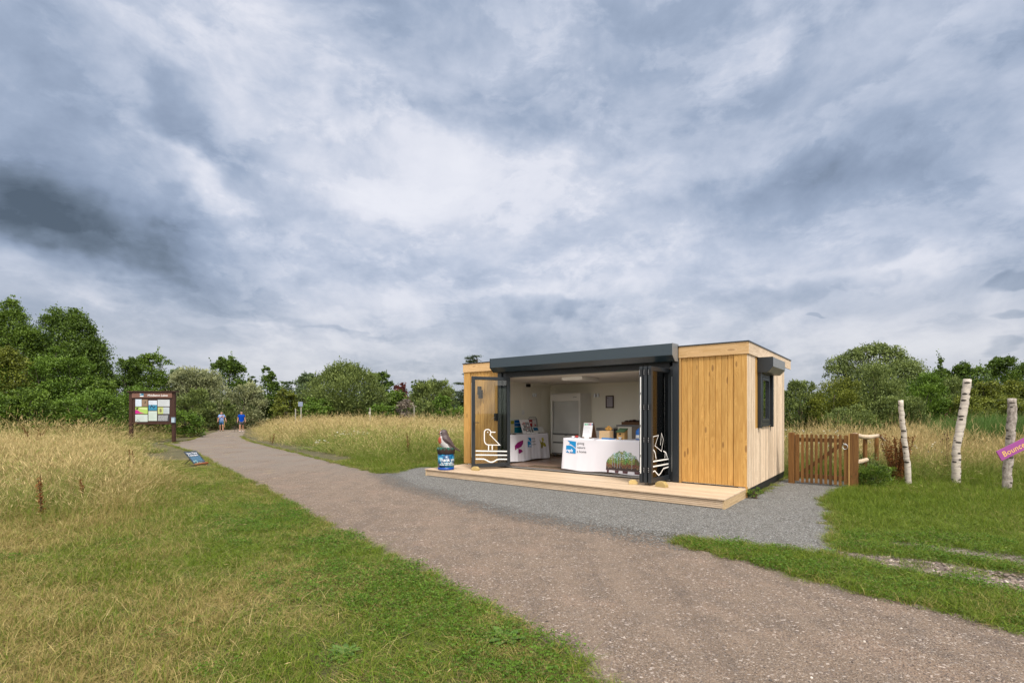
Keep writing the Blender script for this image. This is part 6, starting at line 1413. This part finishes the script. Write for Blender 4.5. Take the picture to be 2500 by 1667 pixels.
# loose stones on the path and stony strips
M_peb, t_, b_ = newmat('loose_stone'); oi = t_.attr('dry', 'INSTANCER'); t_.l.new(t_.ramp(oi, [(0, (.09, .075, .07)), (.4, (.16, .12, .10)), (.7, (.25, .19, .155)), (.9, (.40, .33, .28)), (1, (.58, .53, .48))]), b_.inputs['Base Color']); b_.inputs['Roughness'].default_value = .85
def stone():
    bm = bmesh.new(); bmesh.ops.create_icosphere(bm, subdivisions=1, radius=1)
    for v in bm.verts: v.co *= random.uniform(.75, 1.15); v.co.z *= .5
    me = bpy.data.meshes.new('stone'); bm.to_mesh(me); bm.free(); me.materials.append(M_peb); return bpy.data.objects.new('stone', me)
stn = [stone() for _ in range(5)]
n = 60000; Y = rng.uniform(1.7, 15, n) ** 1.0; X = rng.uniform(-1, 1, n) * (1.04 * Y + .5); k = (inside(path_poly, X, Y) | inside(pad_poly, X, Y)) & ~inside(foot, X, Y) & (rng.random(n) < np.clip(1.35 - Y / 11, .1, 1)); X, Y = X[k], Y[k]
S = rng.gamma(2.2, .0013, len(X)) + .0016; S = np.clip(S, .0016, .019)
X2, Y2 = rng.uniform(3.7, 6.4, 5000), rng.uniform(4.2, 6.0, 5000); k = inside(stony_poly, X2, Y2); X2, Y2 = X2[k], Y2[k]; X = np.concatenate([X, X2]); Y = np.concatenate([Y, Y2]); S = np.concatenate([S, rng.uniform(.008, .028, len(X2))])
scatter('loose_stones', stn, X, Y, S, rng.beta(1.3, 1.6, len(X)), 'loose stones and chippings on the path', z0=.006, tilt=.4, cat='stones')

# flowers, weeds and dead stalks that stand out one by one
M_rust = plain('rusty_seed', (.19, .080, .028), .9, 0, .1, .4, 30); M_stalk = plain('dark_stalk', (.075, .048, .028), .9, 0, .1, .3, 20); M_petal = plain('white_petal', (.72, .72, .66), .7, 0, .2, .05)
M_weed = leafmat('weed_leaf', (.06, .12, .03), (.14, .24, .05), .25)
def seed_stalk(name, x, y, h, nst, label, cat, spread=.12, mat=M_rust, seeds=160, grp='dead dock and weed stalks in the left meadow', r_=.0055, seedr=.012, low=.15):
    e = empty(name, (x, y, 0), 0, label, cat, grp); mb = MB(); P = []; D = []
    for i in range(nst):
        a = rng.uniform(0, 2 * PI); tip = Vector((math.cos(a) * spread * rng.uniform(.3, 1.2), math.sin(a) * spread * rng.uniform(.3, 1.2), h * rng.uniform(.7, 1.05))); b = Vector((tip.x * .12, tip.y * .12, -.02)); mid = b.lerp(tip, .5) + Vector((rng.normal(0, .02), rng.normal(0, .02), 0)); mb.tube([b, mid, tip], [r_ * 1.3, r_, r_ * .5], 5)
        m = seeds // nst; t = rng.uniform(low, 1, m); c = np.array(b)[None] * ((1 - t) ** 2)[:, None] + 2 * ((1 - t) * t)[:, None] * np.array(mid)[None] + (t ** 2)[:, None] * np.array(tip)[None]; P.append(c + rng.normal(0, .018, (m, 3))); D.append(rng.normal(size=(m, 3)) + [0, 0, .8])
    mb.build('stalk', M_stalk, e); P = np.vstack(P)
    if seeds: me = leaves_mesh('seed_head', P, np.vstack(D), rng.uniform(.7, 1.6, len(P)) * seedr * 2, rng.random(len(P)), .6); me.materials.append(mat); o = bpy.data.objects.new('seed_head', me); C.objects.link(o); o.parent = e
    return e
seed_stalk('dock', -7.17, 7.63, .66, 2, 'tallest rust-brown dock stalk, in the rough grass nearest the viewer on the left', 'dock', .07, seeds=300)
seed_stalk('dock', -7.62, 8.9, .52, 2, 'rust-brown dock stalk a little behind and right of the tallest one', 'dock', .08, seeds=240)
seed_stalk('dock', -7.18, 8.9, .28, 1, 'small short dock stalk close beside the middle dock', 'dock', .03, seeds=80)
for (px, py, h, l) in ((313, 1161, .85, 'thin dark bare stalk right below the notice board, left of a pair'), (326, 1158, .78, 'thin dark bare stalk right below the notice board, right of a pair'), (212, 1170, .72, 'dark leafless stalk standing left of the pair under the notice board'), (262, 1145, .7, 'faint brown stalk between the lone dark stalk and the pair')):
    q = g(px, py); seed_stalk('dead_stalk', q.x, q.y, h, 1, l, 'stalk', .05, M_rust, 60, r_=.008, low=.5)
# sprawling dead shrub
q = g(76, 1085); q = Vector((at(76, 20.5), 20.5, 0)); e = empty('dead_shrub', q, 0, 'sprawling leafless brown shrub in the long grass far left', 'shrub'); mb = MB()
for i in range(17):
    a = rng.uniform(-1.3, 1.3) + PI / 2; L_ = rng.uniform(.6, 1.25); tip = Vector((math.cos(a) * L_ * .95, rng.normal(0, .3), .35 + abs(math.sin(a)) * L_ * .75)); b = Vector((rng.normal(0, .15), 0, .1)); mid = b.lerp(tip, .5) + Vector((0, 0, .12 * rng.normal())); mb.tube([b, mid, tip], [.022, .016, .006], 5)
    for j in range(5): s = b.lerp(tip, rng.uniform(.35, .95)); mb.tube([s, s + Vector((rng.normal(0, .14), rng.normal(0, .1), rng.uniform(.02, .22)))], [.008, .003], 4)
mb.build('branches', plain('rusty_twig', (.14, .075, .03), .9, 0, .1, .3, 20), e)
# dark docks in the middle meadow
for (px, py, h, l) in ((663, 1085, .55, 'dark brown dock at the path edge in the middle meadow'), (995, 1122, .95, 'tall brown dock in the grass left of the robin bin'), (1035, 1075, .8, 'brown dock in the straw-coloured grass behind the robin bin'), (1130, 1100, .8, 'brown seeding weed close to the left corner of the cabin')):
    q = g(px, py); seed_stalk('meadow_dock', q.x, q.y, h, 4, l, 'dock', .16, M_rust, 200, grp='brown docks in the middle meadow', seedr=.014, r_=.007)
# rusty dock clump and green thistle by the log rail
q = Vector((at(2192, 11.4), 11.4, 0)); seed_stalk('dock_clump', q.x, q.y, 1.12, 34, 'dense rust-brown clump of dead docks leaning on the slim birch pole', 'dock clump', .32, M_rust, 7000, grp=None, r_=.004, seedr=.013, low=.15)
def leafy(name, x, y, w, h, n, label, cat, mat, ls=.035, grp=None):
    e = empty(name, (x, y, 0), 0, label, cat, grp); L_ = [(0, 0, h * .5, w / 2, w / 2, h * .5)] + [(rng.normal(0, w * .2), rng.normal(0, w * .2), h * rng.uniform(.3, .75), w * .25, w * .25, h * .25) for _ in range(6)]
    cen, dr, tn, _ = crown_points(L_, n, ls, 'willow'); k = cen[:, 2] > .01; me = leaves_mesh('leaves', cen[k], dr[k], ls * rng.uniform(.8, 1.6, k.sum()), tn[k], .4); me.materials.append(mat); o = bpy.data.objects.new('leaves', me); C.objects.link(o); o.parent = e
    mb = MB(); 
    for i in range(6): mb.tube([(rng.normal(0, .03), rng.normal(0, .03), 0), (rng.normal(0, w * .22), rng.normal(0, w * .22), h * .8)], [.006, .003], 4)
    mb.build('stem', M_stalk, e); return e
leafy('thistle', 7.78, 10.75, .62, .50, 3400, 'dark green thistle clump at the foot of the log rail', 'thistle', LM['ash'])
leafy('thistle', 8.0, 11.3, .6, .75, 2000, 'paler green weed behind the dark thistle at the log rail', 'weed', LM['willow'])
leafy('corner_weed', 4.62, 9.50, .26, .22, 420, 'tuft of weeds growing at the near corner of the cabin plinth', 'weed', LM['ash'], .03)
def rosette(x, y, R_, n, label):
    e = empty('plantain', (x, y, 0), 0, label, 'weed', 'broad-leaved rosettes in the verge'); mb = MB(); mb.sm = True
    for i in range(n):
        a = 2 * PI * i / n + rng.normal(0, .15); L_ = R_ * rng.uniform(.7, 1.1); w = L_ * .17; up = rng.uniform(.25, .6); vs = []
        for t, ww in ((0, .25), (.25, .6), (.5, 1.), (.75, .8), (1, .08)):
            r0 = L_ * t; z = .015 + L_ * up * t * (1 - .55 * t)
            for s in (-1, 0, 1): vs.append((r0 * math.cos(a) - s * w * ww * math.sin(a), r0 * math.sin(a) + s * w * ww * math.cos(a), z - (s == 0) * .008))
        mb.add(vs, [(k * 3 + j, k * 3 + j + 1, k * 3 + j + 4, k * 3 + j + 3) for k in range(4) for j in range(2)], tone=rng.uniform(.3, .9))
    mb.build('leaves', M_weed, e)
rosette(-.05, 3.60, .17, 14, 'large leafy rosette close to the path edge at the bottom of the view')
rosette(-1.13, 3.38, .14, 10, 'broad-leaved rosette in the verge left of the largest one')
rosette(3.72, 5.86, .10, 9, 'small weed rosette where the forecourt meets the grass')
rosette(5.05, 6.6, .11, 10, 'small rosette on the lawn by the stony patch')
# white flower heads
def umbel(x, y, h, R_, n, label, cat='flowers', grp='white flowers in the meadow', hr=.02):
    e = empty('white_flowers', (x, y, 0), 0, label, cat, grp); mb = MB(); mf = MB()
    for i in range(n):
        a = rng.uniform(0, 2 * PI); r0 = R_ * math.sqrt(rng.random()); p = Vector((math.cos(a) * r0, math.sin(a) * r0, h * rng.uniform(.72, 1.05))); mb.tube([(p.x * .7, p.y * .7, 0), p], [.003, .002], 4); t = MB(); t.ellipsoid((0, 0, 0), (hr * rng.uniform(.7, 1.5), hr * rng.uniform(.7, 1.5), .007), 7, 4); mf.add([Vector(v) + p for v in t.v], t.f)
    mb.build('stems', M_weed, e); mf.build('flower_heads', M_petal, e)
for (px, py, h, R_, n, l) in ((858, 1090, .72, .75, 34, 'largest cluster of white yarrow in the middle of the meadow'), (785, 1100, .45, .35, 12, 'small patch of white flowers near the path, left of the yarrow cluster'), (965, 1100, .62, .5, 16, 'loose white flowers between the yarrow cluster and the robin bin'),
                              (1085, 1085, .8, .5, 12, 'few white flowers behind the robin bin'), (700, 1035, .9, .9, 20, 'pale flowering tops far off at the end of the meadow right of the walkers')):
    q = g(px, py) if py > 1040 else Vector((at(px, 40), 40, 0)); umbel(q.x, q.y, h, R_, n, l, hr=.03 if q.y > 14 else .02)
umbel(7.9, 12.9, 1.15, .9, 46, 'cloud of small white flowers behind the picket gate', hr=.014); umbel(10.3, 13.3, .85, .9, 26, 'scattered white flowers between the slim and the tallest birch poles', hr=.012)
umbel(-9.2, 10.3, .35, .8, 6, 'few tiny white flowers in the left rough grass', hr=.014)
e = empty('burnet_heads', (at(2318, 12.2), 12.2, 0), 0, 'dark crimson seed heads on thin stems left of the tallest birch pole', 'seed heads'); mb = MB(); mf = MB()
for px, py in ((2302, 1059), (2310, 1062), (2318, 1069), (2299, 1072), (2305, 1078), (2319, 1055), (2305, 1071), (2311, 1012), (2317, 1010), (2322, 1024)):
    p = Vector(((px - 2318) / FPX * 12.2, rng.uniform(-.1, .1), zt(py, 12.2))); mb.tube([(p.x * .5, 0, 0), p], [.003, .002], 4); t = MB(); t.ellipsoid((0, 0, 0), (.011, .011, .022), 7, 4); mf.add([Vector(v) + p for v in t.v], t.f)
mb.build('stems', M_stalk, e); mf.build('seed_heads', plain('crimson_head', (.06, .01, .012), .8), e)
#@@PART6
# ------------------------------------------------------------------ two walkers
def skinned(name, J, E, mat, parent, sub=2):
    """continuous limb surface grown on joints: J name -> (x,y,z,radius)"""
    keys = list(J); me = bpy.data.meshes.new(name); me.from_pydata([J[k][:3] for k in keys], [(keys.index(a), keys.index(b)) for a, b in E], [])
    o = bpy.data.objects.new(name, me); C.objects.link(o); m = o.modifiers.new('skin', 'SKIN'); m.use_smooth_shade = True
    for i, k in enumerate(keys):
        sv = me.skin_vertices[0].data[i]; r_ = J[k][3]; sv.radius = r_ if hasattr(r_, '__len__') else (r_, r_); sv.use_root = (i == 0)
    s = o.modifiers.new('sub', 'SUBSURF'); s.levels = s.render_levels = sub
    dg = bpy.context.evaluated_depsgraph_get(); nm = bpy.data.meshes.new_from_object(o.evaluated_get(dg)); o.modifiers.clear(); o.data = nm; bpy.data.meshes.remove(me)
    nm.materials.clear(); nm.materials.append(mat)
    for p in nm.polygons: p.use_smooth = True
    o.name = name; o.parent = parent; return o
def person(X, Y, H, rot, label, c_shirt, c_shorts, c_shoe, step=.12, larm=(0, 0), rarm=(0, 0), belly=.17):
    root = empty('person', (X, Y, .006), rot, label, 'person', None); k = H / 1.72
    def S(d): return {a: (b[0] * k, b[1] * k, b[2] * k, (b[3] if not hasattr(b[3], '__len__') else tuple(q * k for q in b[3])) if hasattr(b[3], '__len__') else b[3] * k) for a, b in d.items()}
    J = {'pelvis': (0, 0, .93, (.15, .13)), 'waist': (0, -.03, 1.08, (belly, belly * .9)), 'chest': (0, 0, 1.30, (.155, .12)), 'neckb': (0, .01, 1.44, .07), 'neck': (0, 0, 1.50, .055), 'head': (0, -.015, 1.58, (.072, .085)), 'crown': (0, -.005, 1.665, (.066, .078)), 'nose': (0, -.105, 1.585, .012), 'chin': (0, -.07, 1.525, .03)}
    E = [('pelvis', 'waist'), ('waist', 'chest'), ('chest', 'neckb'), ('neckb', 'neck'), ('neck', 'head'), ('head', 'crown'), ('head', 'nose'), ('neck', 'chin')]
    for s, n, arm in ((-1, 'r', rarm), (1, 'l', larm)):
        f = step * s
        J.update({n + 'ear': (s * .083, .0, 1.585, .014), n + 'sh': (s * .17, .01, 1.40, .065), n + 'el': (s * (.25 + arm[0] * .5), .03, 1.13, .045), n + 'wr': (s * (.28 + arm[0]), -.06 + arm[1], .90, .028), n + 'palm': (s * (.285 + arm[0]), -.08 + arm[1], .84, (.022, .036)),
                  n + 'hip': (s * .09, 0, .88, .10), n + 'kn': (s * .105, -f * .6 - .02, .49, .058), n + 'ca': (s * .105, -f * .8 + .02, .34, .056), n + 'an': (s * .105, -f * 1.2 + .02, .09, .038), n + 'toe': (s * .12, -f * 1.2 - .10, .04, .035)})
        E += [('head', n + 'ear'), ('chest', n + 'sh'), (n + 'sh', n + 'el'), (n + 'el', n + 'wr'), (n + 'wr', n + 'palm'), ('pelvis', n + 'hip'), (n + 'hip', n + 'kn'), (n + 'kn', n + 'ca'), (n + 'ca', n + 'an'), (n + 'an', n + 'toe')]
        px_, py_, pz_ = J[n + 'palm'][:3]
        for i, (dy, ln) in enumerate(((-.03, .070), (-.01, .082), (.01, .076), (.028, .060))):
            J[n + 'f%d' % i] = (px_ + s * .002, py_ + dy, pz_ - .045, .010); J[n + 'g%d' % i] = (px_ - s * .008, py_ + dy * 1.1 - .006, pz_ - .045 - ln * .8, .008); E += [(n + 'palm', n + 'f%d' % i), (n + 'f%d' % i, n + 'g%d' % i)]
        J[n + 't'] = (px_ - s * .004, py_ - .055, pz_ - .03, .010); E.append((n + 'palm', n + 't'))
    skinned('body', S(J), E, M_skin, root)
    Jt = {'waist': (0, -.03, 1.06, (belly + .022, belly * .9 + .022)), 'hem': (0, -.01, .90, (.165, .15)), 'chest': (0, 0, 1.30, (.175, .14)), 'neckb': (0, .01, 1.425, .085)}
    Et = [('waist', 'hem'), ('waist', 'chest'), ('chest', 'neckb')]
    for s, n, arm in ((-1, 'r', rarm), (1, 'l', larm)): Jt.update({n + 'sh': (s * .175, .01, 1.395, .082), n + 'sl': (s * (.235 + arm[0] * .3), .025, 1.20, .078)}); Et += [('chest', n + 'sh'), (n + 'sh', n + 'sl')]
    skinned('shirt', S(Jt), Et, c_shirt, root)
    Js = {'pel': (0, 0, .90, (.168, .155))}; Es = []
    for s, n in ((-1, 'r'), (1, 'l')): Js.update({n + 'h': (s * .092, 0, .84, .115), n + 'k': (s * .108, -step * s * .5, .54, .098)}); Es += [('pel', n + 'h'), (n + 'h', n + 'k')]
    skinned('shorts', S(Js), Es, c_shorts, root)
    for s, n in ((-1, 'r'), (1, 'l')):
        a = S({'x': J[n + 'an']})['x']; mb = MB(); mb.sm = True; mb.ellipsoid((a[0], a[1] - .055, .045), (.05, .145, .045), 14, 8); mb.ellipsoid((a[0], a[1] + .01, .085), (.045, .06, .04)); mb.build('shoe', c_shoe, root)
        mb = MB(); mb.sm = True; mb.ellipsoid((s * .03 * k, -.088 * k, 1.605 * k), (.011, .008, .008), 8, 5); mb.build('eye', M_black, root)
    mb = MB(); mb.sm = True; mb.ellipsoid((0, -.087 * k, 1.545 * k), (.026, .006, .006), 8, 4, col=(.3, .1, .08)); mb.build('mouth', M_paint, root)
    mb = MB(); mb.sm = True
    for s in (-1, 1): mb.ellipsoid((s * .068 * k, .03 * k, 1.60 * k), (.022, .05, .045), 10, 6)
    mb.ellipsoid((0, .062 * k, 1.59 * k), (.06, .025, .05), 10, 6); mb.build('hair', plain('grey_hair', (.42, .40, .37), .9, 0, .1), root)
    return root, k
q1 = g(541, 1052.6); q2 = g(589.5, 1054)
Mc = lambda n, c: plain(n, c, .9, 0, .15, .12, 12)
p1, k1 = person(q1.x, q1.y, 1.70, .5, 'walking man in pale blue polo and denim shorts with dark strap across his chest', Mc('pale_blue_cotton', (.22, .33, .62)), Mc('denim', (.05, .13, .26)), Mc('dark_shoe', (.03, .028, .03)), .12, larm=(.06, -.05), belly=.165)
mb = MB(); mb.tube([(.15, -.12, 1.43), (.05, -.175, 1.30), (-.10, -.21, 1.12), (-.17, -.16, 1.02)], .016, 6); mb.tube([(.0, -.18, 1.26), (.14, -.19, 1.10)], .012, 6); mb.build('strap', Mc('navy_strap', (.02, .025, .06)), p1)
mb = MB(); mb.tube([(.17 * math.cos(a), -.015 + .16 * math.sin(a), .935) for a in np.linspace(0, 2 * PI, 21)], .017, 6, cap=False); mb.build('belt', M_black, p1)
p2, k2 = person(q2.x, q2.y, 1.73, .45, 'walking man in plain royal blue t-shirt, grey shorts and white shoes', Mc('royal_blue_cotton', (.0, .045, .33)), Mc('grey_shorts', (.10, .095, .11)), Mc('white_shoe', (.65, .62, .62)), -.12, belly=.185)
mb = MB(); a = Vector((q1.x + .26, q1.y - .12, .88)); mb.tube([a + Vector((.0, 0, .10)), a + Vector((.22, -.28, -.30)), a + Vector((.30, -.42, -.52))], .016, 6); ob = mb.build('walking_stick', M_gatelight); tag(ob, 'pale stick carried at a slant by the man in the pale blue shirt', 'stick')
a = Vector((q2.x - .33, q2.y - .2, .0)); mb = MB(); mb.tube([a + Vector((.02, 0, .80)), a + Vector((0, -.05, .4)), a + Vector((-.12, -.1, .0))], .014, 6); mb.tube([a + Vector((.02, 0, .55)), a + Vector((.10, .05, .0))], .012, 6); mb.sm = True; mb.ellipsoid(a + Vector((.03, 0, .82)), (.06, .05, .06)); ob = mb.build('monopod', M_black); tag(ob, 'dark folding legs held low by the man in the royal blue t-shirt', 'monopod')
# bench behind the walkers
yb = 47.0; o = (at(520, yb), yb, 0); bn = empty('bench', o, 0, 'weathered grey wooden bench behind the walkers at the wood edge', 'bench'); M_w = plain('weathered_wood', (.34, .32, .29), .9, 0, .1, .2, 10)
for z, y0 in ((.98, .18), (.84, .16)): mb = MB(); mb.box(-.75, .75, y0, y0 + .04, z, z + .10); mb.build('back_slat', M_w, bn)
mb = MB(); mb.box(-.75, .75, -.25, .15, .56, .60); mb.build('seat', M_w, bn)
for x in (-.68, .68): mb = MB(); mb.box(x - .05, x + .05, .14, .20, 0, 1.1); mb.box(x - .05, x + .05, -.24, -.18, 0, .56); mb.build('leg', M_w, bn)
# small far posts and sign among the bushes
def farpost(px, y0, y1, w, Y, label, head=None):
    X = at(px, Y); e = empty('marker_post', (X, Y, 0), 0, label, 'post', 'small posts and signs at the far meadow edge'); mb = MB(); mb.tube([(0, 0, 0), (0, 0, zt(y0, Y))], w / 2, 8); mb.build('post', M_w, e)
    if head: mb = MB(); x0, x1, a, b, c = head; mb.box(at(x0, Y) - X, at(x1, Y) - X, -.09, -.05, zt(b, Y), zt(a, Y), col=c); mb.build('sign_face', M_paint, e, .01)
farpost(735, 980, 1020, .10, 44, 'post with a small grey-blue sign in front of the bright shrub', (729, 740, 981, 992, (.22, .26, .36)))
farpost(721.5, 997, 1020, .09, 43, 'plain grey post left of the small grey-blue sign')
farpost(903.5, 995, 1022, .10, 42, 'pale post with a small tag in front of the big central willow', (900.5, 906, 1005, 1011, (.42, .40, .32)))
farpost(1011, 991, 1020, .08, 45, 'thin grey post beside the purple shrub')
